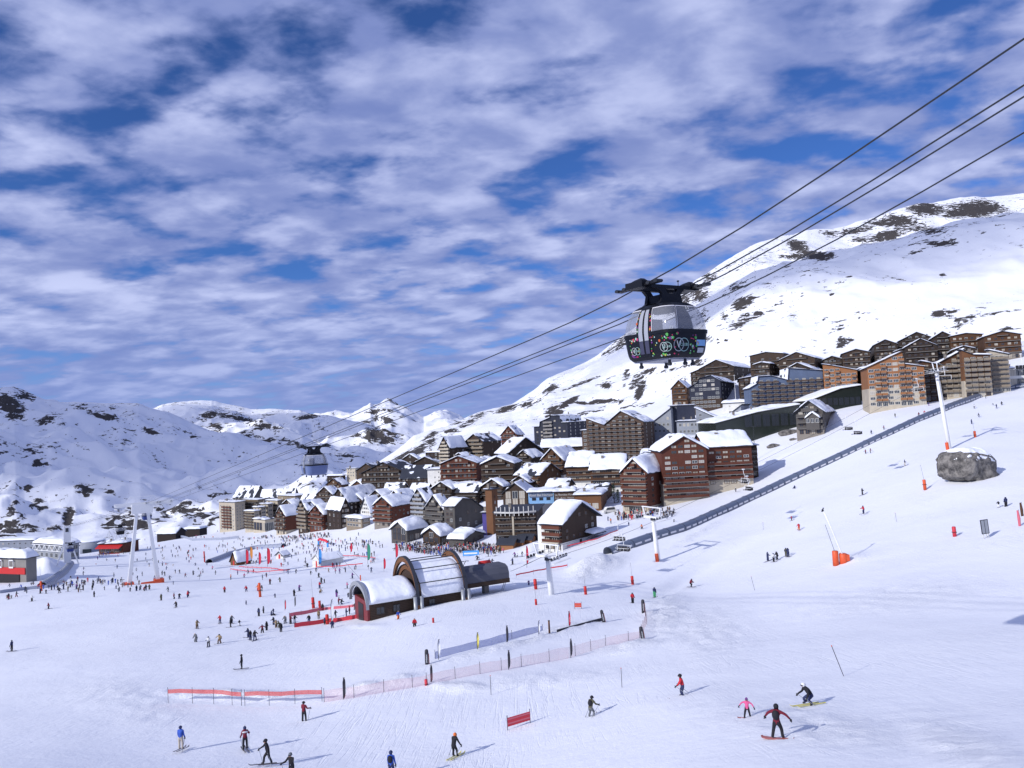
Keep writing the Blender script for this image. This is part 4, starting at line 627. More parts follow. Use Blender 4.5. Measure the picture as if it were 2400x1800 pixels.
def cabin(label, loc, yaw, lower, dots=False, group='ropeway cabins', detail=True, scale=1.0, doorpane=True):
    root = empty('ropeway_cabin', loc, (0, 0, yaw)); root.scale = (scale,)*3; tag(root, label, 'cable car', group)
    b = MB(); patch(b, 0, 8, 0, 1.24, 0, 0, ns=64, nz=8); body = b.obj('body', [lower], root, smooth=True)
    b = MB(); b.add([rr(0, s/4) for s in range(32)], [tuple(range(31, -1, -1))]); b.box(-1.0, 1.0, -1.3, 1.3, -.06, -.005); b.obj('floor_pan', ['cabin_grey'], root)
    b = MB(); patch(b, 0, 8, 1.20, 1.36, .03, 0, ns=64, nz=1); b.obj('bumper_belt', ['cabin_black'], root, smooth=True)
    # upper shell: roof, pillars, panes
    b = MB(); patch(b, 0, 8, 2.56, 2.76, .005, 0, ns=48, nz=2); b.add([rr(2.76, s/4) for s in range(32)], [tuple(range(32))]); b.obj('roof', ['cabin_black'], root, smooth=True)
    panes = [(7.45, 8.0), (0.0, 1.0), (1.0, 1.55), (3.45, 5.55)]   # front left corner, front, front right corner, rear
    for s0, s1 in [(6.72, 7.98), (.02, .98), (1.02, 2.28), (2.72, 3.98), (4.02, 4.98), (5.02, 6.28)]:
        b = MB(); patch(b, s0, s1, 1.30, 2.56, -.015, 0); b.obj('window', ['cabin_pane'], root, smooth=True)
        b = MB(); frame(b, s0, s1, 1.30, 2.57, .05, .006); b.obj('window_trim', ['cabin_trim'], root, smooth=True)
    # side pillars next to the doors and the sliding doors
    for c in (2, 6):
        for s0, s1 in ((c+.10+.18, c+.345), (c+.655, c+.72)):
            b = MB(); patch(b, s0, s1, .2, 2.57, .015, 0); b.obj('side_panel', [lower], root, smooth=True)
        b = MB(); patch(b, c+.34, c+.66, .18, 2.60, .03, 0); b.obj('door_frame', ['cabin_black'], root, smooth=True)
        for s0, s1 in ((c+.365, c+.475), (c+.525, c+.635)):
            b = MB(); patch(b, s0, s1, .95, 2.50, .05, 0); b.obj('door_pane', ['cabin_grey' if not doorpane else 'door_pane'], root, smooth=True)
            b = MB(); patch(b, s0, s1, .30, .93, .05, 0); b.obj('door_panel', ['door_low'], root, smooth=True)
    # inside: two benches and a rear light wall
    for sx in (-1, 1): MB().box(sx*1.0-.2, sx*1.0+.2, -1.2, 1.2, .45, .6).obj('bench', ['cabin_trim'], root)
    MB().box(-.55, .15, .3, .36, 1.35, 2.1).obj('backrest', ['cabin_bluegrey'], root)
    # running gear: yoke on the roof, cross beams, a long grip at each cable
    b = MB()
    b.prism([(-1.0, 2.70), (-.72, 2.98), (-.62, 3.6), (-.9, 4.02), (-.45, 4.02), (-.25, 3.62), (.25, 3.62), (.45, 4.02), (.9, 4.02), (.62, 3.6), (.72, 2.98), (1.0, 2.70), (.5, 2.72), (.35, 2.86), (-.35, 2.86), (-.5, 2.72)], -.62, -.42); b.prism([(-1.0, 2.70), (-.72, 2.98), (-.62, 3.6), (-.9, 4.02), (-.45, 4.02), (-.25, 3.62), (.25, 3.62), (.45, 4.02), (.9, 4.02), (.62, 3.6), (.72, 2.98), (1.0, 2.70), (.5, 2.72), (.35, 2.86), (-.35, 2.86), (-.5, 2.72)], .42, .62)
    b.box(-.6, .6, -.5, .5, 2.95, 3.55); low(b.obj('yoke', ['cabin_black'], root))
    b = MB()
    for y in (-.5, .5): b.box(-1.75, 1.75, y-.12, y+.12, 3.98, 4.26)
    low(b.obj('cross_beam', ['cabin_black'], root))
    sl = math.atan2(28.2, LEN)
    for sx in (-1, 1):
        b = MB(); x = sx*1.62; b.hexa([(x-.16, -1.45, 4.12), (x+.16, -1.45, 4.12), (x+.16, 1.45, 4.02), (x-.16, 1.45, 4.02)], [(x-.12, -1.5, 4.34), (x+.12, -1.5, 4.34), (x+.12, 1.5, 4.16), (x-.12, 1.5, 4.16)]); b.box(x-.3, x+.3, -.62, .62, 4.0, 4.5); b.hexa([(x-.25, -.5, 4.5), (x+.25, -.5, 4.5), (x+.25, .3, 4.5), (x-.25, .3, 4.5)], [(x-.12, -.35, 4.72), (x+.12, -.35, 4.72), (x+.12, .1, 4.66), (x-.12, .1, 4.66)])
        g = low(b.obj('grip', ['cabin_black'], root))
        for y in (-1.45, -.9, .9, 1.45): MB().tube([(x-.2, y, 4.2-.035*y), (x+.2, y, 4.2-.035*y)], .13, 10).obj('roller', ['dark_steel'], g)
    if detail:
        for q in ((-1.0, .3), (.9, -.2)): b = MB(); b.tube([(q[0], q[1], 4.3), (q[0], q[1], 4.72)], .02, 5); b.ball((q[0], q[1], 4.76), .07, n=6, m=4); low(b.obj('antenna', ['dark_steel'], root))
        for q in ((-.75, -1.0), (.0, -1.3), (.8, -1.0), (-.8, 1.0), (.8, .9)): b = MB(); b.box(q[0]-.05, q[0]+.05, q[1]-.05, q[1]+.05, -.25, -.05); b.tube([(q[0]-.08, q[1], -.27), (q[0]+.08, q[1], -.27)], .09, 8); b.obj('guide_roller', ['dark_steel'], root)
    if dots:
        rng = random.Random(5); cols = ['dot_pink', 'dot_green', 'dot_yellow', 'dot_mint', 'dot_purple', 'dot_orange', 'dot_white', 'dot_pink', 'dot_green']
        def stick(me, name, s, z, off=.028):
            p = rr(z, s, off); q = rr(z, s+.01, off)-rr(z, s-.01, off); a = math.atan2(q.y, q.x); o = link(name, me, root, p, (0, 0, a)); up = rr(z+.05, s, off)-p; o.rotation_euler = (-math.atan2(math.hypot(up.x, up.y)*(1 if up.dot(Vector((math.sin(a), -math.cos(a), 0))) < 0 else -1), up.z), 0, a); return o
        spots = [(6.10, 6.34), (6.665, 7.95), (.52, .98), (7.0, 7.9)]
        for k in range(190):
            reg = rng.random()
            if reg < .2: s, z = rng.uniform(6.05, 6.31), rng.uniform(.15, 1.12)
            elif reg < .36: s, z = rng.choice((rng.uniform(6.285, 6.335), rng.uniform(6.662, 6.712))), rng.uniform(1.0, 2.4)
            elif reg < .86: s, z = rng.uniform(6.68, 8.05) % 8, rng.uniform(.12, 1.15)
            else: s, z = rng.uniform(.45, .80), rng.uniform(.15, 1.1)
            if any(abs(z-ez) < er*1.15 and min(abs(s-es), 8-abs(s-es)) < ew for es, ez, er, ew in ((6.2, .5, .24, .09), (7.3, .52, .27, .45), (.15, .6, .36, .32))): continue
            stick(disc(rng.choice((.022, .03, .03, .04, .05, .07)), rng.choice(cols)), 'dot', s, z, .022 if (z < 1.15 and 6.35 > s or s > 6.75 or s < 1) else .022)
        for s, z, r in ((6.16, .50, .20), (7.12, .52, .23), (.04, .60, .33)):
            for ds, m, tx, ts in ((0, 'dot_white', 'V', r*1.5), (.155 if s > 1 else .36, 'dot_mint', 'CLUB', r*.62)):
                dd = ds*r/.27 if s > 1 else ds*.6
                stick(disc(r, m, 24, .90), 'emblem_ring', (s+dd*(.9 if s < 7 else 1.6)) % 8, z, .034); o = stick(text_mesh(tx, ts, m, .006), 'lettering', (s+dd*(.9 if s < 7 else 1.6)) % 8, z, .036); e = o.rotation_euler; o.rotation_euler = (R(90)+e.x, 0, e.z)
        b = MB(); patch(b, .72, 1.15, .55, .85, .02, 0); b.obj('sticker', ['panel_light_blue'], root); b = MB(); patch(b, .78, 1.05, .22, .46, .02, 0); b.obj('sticker', ['dot_white'], root)
        o = stick(text_mesh('33', .3, 'dot_white', .006), 'lettering', .55, 2.45, .03); e = o.rotation_euler; o.rotation_euler = (R(90)+e.x, 0, e.z)
        o = stick(text_mesh('33', .2, 'dot_white', .006), 'lettering', 7.62, 1.42, .03); e = o.rotation_euler; o.rotation_euler = (R(90)+e.x, 0, e.z)
    return root
YAW = math.atan2(PERP.y, PERP.x)
def on_line(px, off, scale=1.0):
    best = min((abs(proj(*(cable_pt(s, off)))[0]-px), s) for s in np.linspace(-.05, 1.06, 1500)); s = best[1]; p = cable_pt(s, off); return Vector((p.x, p.y, p.z-3.675*scale))
cabin('big black cable car cabin with coloured dots and white V emblem', on_line(1553, 1.6, 1.14), YAW, 'cabin_black', True, scale=1.14)
cabin('grey-blue cable car cabin hanging over the village roofs', on_line(735, 5.7, 1.12), YAW, 'cabin_bluegrey', scale=1.12)
cabin('dark blue cable car cabin hanging under the white portal tower', on_line(302, 1.6)+Vector((0, 0, -1.0)), YAW, 'cabin_blue')
pc = P(165, 1292, 330); cabin('dark blue cable car cabin leaving the lift terminal', pc, YAW, 'cabin_blue')
pc = P(282, 1252, 300); cabin('small dark cable car cabin behind the white portal tower', pc, YAW, 'cabin_black', detail=False)
# ---- white portal tower
def portal_tower():
    gl = hit(286, 1362); gr = hit(346, 1352); base = (gl+gr)/2; top = T0-PERP*1.0
    root = empty('portal_tower', Vector((top.x, top.y, gz(top.x, top.y))), (0, 0, YAW)); H = cz(0)-root.location.z-1.6; tag(root, 'white A-frame ropeway tower with a broad crossarm on the left piste', 'tower')
    for sx in (-1, 1):
        for dy in (-.55, .55):
            b = MB(); b.hexa([(sx*4.3-.6, dy-.38, -1.5), (sx*4.3+.6, dy-.38, -1.5), (sx*4.3+.6, dy+.38, -1.5), (sx*4.3-.6, dy+.38, -1.5)], [(sx*1.5-.38, dy*.8-.3, H), (sx*1.5+.38, dy*.8-.3, H), (sx*1.5+.38, dy*.8+.3, H), (sx*1.5-.38, dy*.8+.3, H)]); b.obj('leg', ['white_steel'], root)
        b = MB(); b.box(sx*4.3-1.4, sx*4.3+1.4, -1.7, 1.7, -.6, .75); b.obj('foot_pad', ['orange_paint'], root)
    MB().box(-3.6, 3.6, -.25, .25, H*.29, H*.29+.45).obj('tie_beam', ['white_steel'], root)
    MB().box(-3.0, 3.0, -1.2, 1.2, H-1.2, H+1.8).obj('head', ['white_steel'], root)
    b = MB(); b.hexa([(-7.6, -.5, H+1.2), (8.8, -.5, H+1.0), (8.8, .5, H+1.0), (-7.6, .5, H+1.0)], [(-7.9, -.5, H+2.2), (9.2, -.5, H+2.2), (9.2, .5, H+2.2), (-7.9, .5, H+2.2)]); b.obj('crossarm', ['white_steel'], root)
    for o in OFF:
        x = o+1.0; b = MB(); b.bar((x, -2.4, H+2.0), (x, 2.4, H+1.6), .28, .5); b.obj('saddle', ['grey_steel'], root)
    for sx in (-1, 1):
        b = MB(); b.bar((sx*7.4, -1.6, H+.6), (sx*7.4, 1.6, H+.6), .7, .12); b.bar((sx*7.4, -1.6, H+1.6), (sx*7.4, 1.6, H+1.6), .06, .06); b.bar((sx*5, 0, H+.6), (sx*7.6, 0, H+1.3), .12); b.obj('walkway', ['white_steel'], root)
    b = MB(); b.bar((-5, 0, H+1.9), (-3.4, 0, H+4.0), .14); b.bar((3.4, 0, H+4.0), (5, 0, H+1.9), .14); b.bar((-3.4, 0, H+4.0), (3.4, 0, H+4.0), .14); b.bar((-3.4, 0, H+4.0), (0, 0, H+1.9), .1); b.bar((3.4, 0, H+4.0), (0, 0, H+1.9), .1); b.obj('gantry', ['white_steel'], root)
    MB().box(-1.0, 5.0, -1.9, -1.5, -.4, .5).obj('barrier', ['orange_paint'], root)
portal_tower()
p = P(158, 1302, 340); root = empty('lift_pylon', p, (0, 0, YAW)); tag(root, 'square white mast of the lift terminal at far left', 'tower')
MB().box(-1.4, 1.4, -1.4, 1.4, -3, 13).obj('mast', ['white_steel'], root)
for sx in (-1, 1): MB().bar((sx*4.2, -1.8, -4), (sx*1.2, -1.8, 6), .6).obj('leg', ['white_steel'], root)
MB().box(-.6, .6, -1.46, -1.4, 10.5, 12.2).obj('window', ['glass'], root)
# ---- chairlift
def chairlift():
    feet = [hit(1292, 1394), hit(1542, 1316), hit(2225, 1053)]; tops_px = [(1288, 1303), (1518, 1212), (2190, 868)]; tops = []
    for f, t in zip(feet, tops_px):
        r = ray(*t); k = f.y/r.y; tops.append(Vector((f.x, f.y, r.z*k)))
    end = P(2480, 800, 150); start = hit(1215, 1395)+Vector((0, 0, 4.5)); line = [start]+tops+[end]
    labels = ['short white chairlift pylon by the dark drive terminal', 'white chairlift pylon with an orange pad below the red-brown building', 'tall white chairlift pylon beside the grey boulder']
    for i, (f, t) in enumerate(zip(feet, tops)):
        dr = (line[i+2]-line[i]); dr.z = 0; dr.normalize(); yw = math.atan2(dr.y, dr.x)-math.pi/2; H = t.z-f.z; root = empty('chairlift_pylon', f, (R(5), 0, yw)); tag(root, labels[i], 'pylon', 'chairlift pylons')
        sc = 1.0 if i < 2 else 1.05
        b = MB(); b.tube([(0, 0, -1.5), (0, 0, H*.55), (0, 0, H*.56), (0, 0, H-.6)], [.52*sc, .44*sc, .42*sc, .36*sc], 16); b.obj('mast', ['white_steel'], root, smooth=True)
        MB().tube([(0, 0, H-.6), (0, 0, H-.1)], [.55, .5], 14).obj('collar', ['dark_steel'], root)
        b = MB(); b.box(-3.0, 3.0, -.25, .25, H-.25, H+.25); b.obj('crossarm', ['white_steel'], root)
        b = MB(); b.bar((-2.4, 0, H+.2), (-3.0, 0, H+2.3), .22); b.bar((2.4, 0, H+.2), (3.0, 0, H+2.3), .22); b.bar((-3.2, 0, H+2.3), (3.2, 0, H+2.3), .26, .2); b.obj('lifting_frame', ['white_steel'], root)
        for sx in (-1, 1):
            b = MB(); b.bar((sx*2.9, -2.2, H), (sx*2.9, 2.2, H), .12, .25); tr = b.obj('sheave_train', ['grey_steel'], root)
            for k in range(6): MB().tube([(sx*2.9-.1, -2+k*.8, H+.22), (sx*2.9+.1, -2+k*.8, H+.22)], .24, 10).obj('sheave', ['black_paint'], tr)
            b = MB(); b.box(sx*3.5-.3, sx*3.5+.3, -2.3, 2.3, H-.5, H-.44); b.bar((sx*3.8, -2.3, H+.5), (sx*3.8, 2.3, H+.5), .05); b.obj('catwalk', ['white_steel'], root)
        if i: MB().tube([(.35, -.45, -.4), (.35, -.45, 1.9)], .42, 12).obj('crash_pad', ['orange_paint'], root)
        b = MB()
        for k in range(int(H*2)): b.bar((-.2, .62, k*.5), (.2, .62, k*.5), .04)
        b.bar((-.2, .62, 0), (-.2, .5, H-.5), .05); b.bar((.2, .62, 0), (.2, .5, H-.5), .05); b.obj('ladder', ['white_steel'], root)
    def rope(sx):
        pts = []
        for a, c in zip(line, line[1:]):
            dr = c-a; dr.z = 0; dr.normalize(); pp = Vector((dr.y, -dr.x, 0)); n = 14; L = (c-a).length
            for k in range(n): t = k/n; q = a.lerp(c, t)+pp*sx*2.9+Vector((0, 0, .46-L*.011*4*t*(1-t))); pts.append(q)
        return pts
    ropes = {}
    for sx, lb in ((-1, 'left running rope of the chairlift'), (1, 'right running rope of the chairlift')):
        pts = rope(sx); ropes[sx] = pts; tag(MB().tube(pts, .03, 5).obj('chairlift_rope', ['dark_steel']), lb, 'cable', 'chairlift ropes')
    def chair(px, sx, lb, dark=True):
        pts = ropes[sx]; best = None
        for a, c in zip(pts, pts[1:]):
            for t in np.linspace(0, 1, 20):
                q = a.lerp(c, t); e = abs(proj(*q)[0]-px)
                if best is None or e < best[0]: best = (e, q, c-a)
        _, q, dr = best; root = empty('chairlift_chair', q, (0, 0, math.atan2(dr.y, dr.x)-math.pi/2)); tag(root, lb, 'chair', 'chairlift chairs')
        W = 1.5; b = MB(); b.tube([(0, 0, .1), (0, 0, -.8), (.0, .35, -1.6), (0, .35, -2.2)], .06, 6); b.box(-.12, .12, -.3, .3, -.1, .15); b.obj('hanger', ['white_steel'], root)
        b = MB(); b.tube([(-W, .35, -2.2), (W, .35, -2.2)], .05, 6); b.tube([(-W, .35, -2.2), (-W, .45, -3.2), (-W, -.4, -3.35)], .05, 6); b.tube([(W, .35, -2.2), (W, .45, -3.2), (W, -.4, -3.35)], .05, 6); b.obj('frame', ['white_steel'], root)
        for k in range(4):
            x = -W+.2+k*(2*W-.1)/4; b = MB(); b.box(x-.05, x+.58, -.35, .35, -3.32, -3.2); b.obj('seat', ['black_paint'], root); b = MB(); b.hexa([(x-.05, .36, -3.2), (x+.58, .36, -3.2), (x+.58, .44, -3.2), (x-.05, .44, -3.2)], [(x-.05, .46, -2.5), (x+.58, .46, -2.5), (x+.58, .54, -2.5), (x-.05, .54, -2.5)]); b.obj('backrest', ['black_paint'], root)
        b = MB(); b.tube([(-W, .3, -2.5), (-W, -.5, -2.75), (W, -.5, -2.75), (W, .3, -2.5)], .035, 6); b.tube([(-.4, -.5, -2.75), (-.4, -.6, -3.6), (.4, -.6, -3.6), (.4, -.5, -2.75)], .03, 6); b.obj('safety_bar', ['white_steel'], root)
    for px, sx, lb in ((1448, -1, 'upper of two empty chairlift chairs left of the orange-padded pylon'), (1458, 1, 'lower of two chairlift chairs left of the orange-padded pylon'), (1742, -1, 'upper of two chairlift chairs in front of the red-brown building end'), (1750, 1, 'lower of two chairlift chairs in front of the red-brown building end'), (1985, -1, 'left chairlift chair below the grey chalet'), (2006, 1, 'right chairlift chair below the grey chalet'), (2212, 1, 'chairlift chair right under the tall pylon head'), (2150, -1, 'chairlift chair just left of the tall pylon'), (2392, -1, 'chairlift chair at the right edge of the picture')): chair(px, sx, lb)
chairlift()
# ---- covered moving walkway climbing the slope
def walkway():
    base = [(1425, 1301), (1480, 1282), (1539, 1262), (1600, 1244), (1670, 1212), (1745, 1178), (1830, 1138), (1915, 1099), (2000, 1060), (2100, 1013), (2200, 969), (2260, 945), (2310, 927), (2360, 914), (2420, 905)]
    pts = [hit(*q) for q in base]; fine = []
    for a, c in zip(pts, pts[1:]):
        n = max(1, int((c-a).length/3.0))
        for k in range(n): fine.append(a.lerp(c, k/n))
    fine.append(pts[-1]); fine = [Vector((p.x, p.y, gz(p.x, p.y))) for p in fine]
    for _ in range(3): fine = [fine[0]]+[(fine[i-1]+fine[i]*2+fine[i+1])/4 for i in range(1, len(fine)-1)]+[fine[-1]]
    root = empty('covered_walkway', fine[0]); o0 = fine[0]; tag(root, 'long dark blue covered moving walkway climbing the slope beside the chairlift', 'covered walkway')
    msimple('tunnel_cover', (.105, .13, .19), .35, spec=.5); msimple('tunnel_side', (.045, .055, .085), .4)
    sec = [(-1.5, -.6), (-1.5, .5), (-1.42, 1.1), (-1.05, 1.6), (-.4, 1.9), (.4, 1.9), (1.05, 1.6), (1.42, 1.1), (1.5, .5), (1.5, -.6)]
    cov = MB(); ns = len(sec); ring = []
    for i, p in enumerate(fine):
        t = (fine[min(i+1, len(fine)-1)]-fine[max(i-1, 0)]); t.z = 0; t.normalize(); rt = Vector((t.y, -t.x, 0)); ring.append((p-o0, rt))
        for a, z in sec: cov.v.append(tuple(p-o0+rt*a+Vector((0, 0, z))))
    for i in range(len(fine)-1):
        for j in range(ns-1): cov.f.append((i*ns+j, (i+1)*ns+j, (i+1)*ns+j+1, i*ns+j+1)); cov.m.append(0)
    cov.obj('cover', ['tunnel_cover'], root)
    for i in range(0, len(ring)-1):
        (p, r0), (q, r1) = ring[i], ring[i+1]; a = p.lerp(q, .12); c = p.lerp(q, .78); rr0 = r0.lerp(r1, .5); rr0.normalize()
        b = MB(); b.hexa([a+rr0*1.49+Vector((0, 0, .62)), c+rr0*1.49+Vector((0, 0, .62)), c+rr0*1.54+Vector((0, 0, .62)), a+rr0*1.54+Vector((0, 0, .62))], [a+rr0*1.44+Vector((0, 0, 1.05)), c+rr0*1.44+Vector((0, 0, 1.05)), c+rr0*1.5+Vector((0, 0, 1.05)), a+rr0*1.5+Vector((0, 0, 1.05))]); b.obj('window', ['cabin_trim'], root)
        if i % 2 == 0:
            b = MB()
            for (a0, z0), (a1, z1) in zip(sec, sec[1:]): b.bar(p+r0*a0*1.02+Vector((0, 0, z0*1.01)), p+r0*a1*1.02+Vector((0, 0, z1*1.01)), .12)
            b.obj('hoop', ['tunnel_side'], root)
walkway()
# ---- arched lift station
msimple('cloth_maroon_wall', (.16, .02, .025), .6)
def station():
    g = hit(866, 1456); ps = R(28); root = empty('arched_lift_station', g, (0, 0, ps)); tag(root, 'timber lift station with snowy barrel roof and two big wooden arches', 'lift station')
    X1, X2, X3 = 0, 8.8, 18.4
    def arc(y0, y1, z0, z1, n=18, a0=0, a1=math.pi): cy = (y0+y1)/2; ry = (y1-y0)/2; return [(cy-ry*math.cos(a0+(a1-a0)*i/n), z0+(z1-z0)*max(0.0, math.sin(a0+(a1-a0)*i/n))**.9) for i in range(n+1)]
    MB().box(X1+.4, X2+.4, .4, 8.6, -2, 3.1).obj('wall', ['wood_brown'], root); MB().box(X2+.4, X3+.2, .2, 10.6, -2, 3.2).obj('wall', ['wood_brown'], root)
    for x, wd in ((2.2, 1.5), (5.2, 1.3), (12.0, 1.2)): link('window', win_mesh(wd, 1.3, 'frame_dark'), root, (x, .38 if x < 7 else .18, .8))
    def vault(x0, x1, pr, off, m, name, th=0, seed=1, snowcap=False):
        n = len(pr); nv = 14; V = []
        for i, (y, z) in enumerate(pr):
            for j in range(nv+1):
                v = j/nv; e = (1-abs(2*v-1)**8)**.5*(1-abs(2*i/(n-1)-1)**10)**.5 if snowcap else 1; hh = th*e*(.85+.4*float(fbm(np.array([y/2+seed]), np.array([(x0+(x1-x0)*v)/2]), seed, 3)[0]+.3)) if snowcap else 0; cy = pr[n//2][0]; dz = Vector((y-cy, (z-pr[0][1])*1.1+.4)); dz.normalize(); V.append((x0+(x1-x0)*v, y+dz.x*(off+hh), z+dz.y*(off+hh)))
        return link(name, grid_mesh(name, np.array(V), n, nv+1, MATS[m]), root)
    pl = arc(-.3, 9.2, 2.9, 5.2); pm = arc(-.5, 11.4, 2.7, 8.2); b = MB(); b.prism([(y, z-.3) for y, z in pm]+[(10.4, -1), (.2, -1)], X2+.7, X2+1.0, 0, 'x'); b.obj('gable_wall', ['wood_brown'], root)
    vault(X1, X2+.2, pl, 0, 'slate_roof', 'roof'); vault(X1-.2, X2+.1, pl, .06, 'snow', 'roof_snow', .95, 3, True)
    vault(X2+.1, X3, pm, -.25, 'slate_roof', 'roof'); vault(X2+.9, X3-.1, pm, -.2, 'snow', 'roof_snow', .35, 6, True)
    for x in (X2, X2+.6, X3):
        b = MB(); pr = arc(-1.3, 12.0, 1.2, 9.0, 26) if x != X2+.6 else arc(-.3, 11.2, 1.0, 7.5, 26); wd = .5 if x != X2+.6 else .3
        for (y0, z0), (y1, z1) in zip(pr, pr[1:]): b.bar((x, y0, z0), (x, y1, z1), wd, .95 if x != X2+.6 else .4, up=(1, 0, 0)) if False else b.hexa([(x-wd/2, y0, z0-.45), (x+wd/2, y0, z0-.45), (x+wd/2, y0-.0, z0+.45), (x-wd/2, y0, z0+.45)], [(x-wd/2, y1, z1-.45), (x+wd/2, y1, z1-.45), (x+wd/2, y1, z1+.45), (x-wd/2, y1, z1+.45)])
        b.obj('arch', ['wood_warm'], root)
        b = MB()
        for (y0, z0), (y1, z1) in zip(pr, pr[1:]): b.hexa([(x-wd/2-.08, y0, z0+.46), (x+wd/2+.08, y0, z0+.46), (x+wd/2+.08, y0, z0+.6), (x-wd/2-.08, y0, z0+.6)], [(x-wd/2-.08, y1, z1+.46), (x+wd/2+.08, y1, z1+.46), (x+wd/2+.08, y1, z1+.6), (x-wd/2-.08, y1, z1+.6)])
        b.obj('arch_cap', ['slate_roof'], root)
    for k in (2, 5, 8, 11): y, z = pm[k]; MB().bar((X2, y-.5 if k < 9 else y, z+.62), (X3, y-.5 if k < 9 else y, z+.62), .16).obj('purlin', ['dark_steel'], root)
    for x in (X2-.5, X2+.7, X3-.7, X3+.5): MB().tube([(x, -1.3, -2), (x, -1.1, 3.2)], .36, 14).obj('column', ['grey_steel'], root, smooth=True)
    for y0 in (0.2,):
        b = MB(); pr = arc(-.8, 9.8, 2.5, 5.9, 18)
        for (a, z), (c, q) in zip(pr, pr[1:]): b.hexa([(-.75, a, z-.35), (-.2, a, z-.35), (-.2, a, z+.4), (-.75, a, z+.4)], [(-.75, c, q-.35), (-.2, c, q-.35), (-.2, c, q+.4), (-.75, c, q+.4)])
        b.obj('end_arch', ['grey_steel'], root)
    MB().box(-.12, .3, .6, 8.4, -2, 3.2).obj('end_wall', ['cloth_maroon_wall'], root); MB().box(-.2, -.1, 3.0, 6.0, -2, 2.4).obj('gateway', ['black_paint'], root)
    # dark drive terminal on its post
    b = MB(); pr = [(1.5, 3.4), (1.5, 4.6), (2.0, 5.6), (3.0, 6.0), (6.0, 6.0), (7.0, 5.4), (7.2, 4.4), (7.2, 3.4)]; b.prism(pr, X3+1.2, X3+10.5, 0, 'x'); b.obj('drive_terminal', ['panel_dark_grey'], root)
    MB().box(X3+1.15, X3+10.55, 1.4, 7.3, 2.6, 3.42).obj('terminal_base', ['wood_brown'], root)
    MB().box(X3+6.0, X3+7.0, 3.6, 4.8, -3, 2.6).obj('terminal_post', ['concrete'], root); MB().box(X3+6.0, X3+9.8, 2.6, 5.2, -3, .4).obj('plinth', ['red_paint'], root)
    b = MB()
    for k in range(9): b.bar((X3+9.6+k*.12, 3, .4+k*.26), (X3+9.6+k*.12, 3.7, .4+k*.26), .05)
    b.bar((X3+9.5, 3, .2), (X3+10.7, 3, 2.8), .07); b.bar((X3+9.5, 3.7, .2), (X3+10.7, 3.7, 2.8), .07); b.obj('ladder', ['grey_steel'], root)
    b = MB()
    for k in range(5): b.tube([(X3+.6+k*.9, 9.0, 2.5), (X3+.6+k*.9, 9.2, 5.5), (X3+.6+k*.9, 8.0, 6.6), (X3+.6+k*.9, 6.6, 6.8)], .07, 6)
    b.obj('cage_hoop', ['dark_steel'], root); MB().tube([(X3+6.4, 6.4, 5.9), (X3+8.8, 6.4, 5.9)], .6, 20).obj('wheel_guard', ['red_paint'], root, smooth=True)
station()
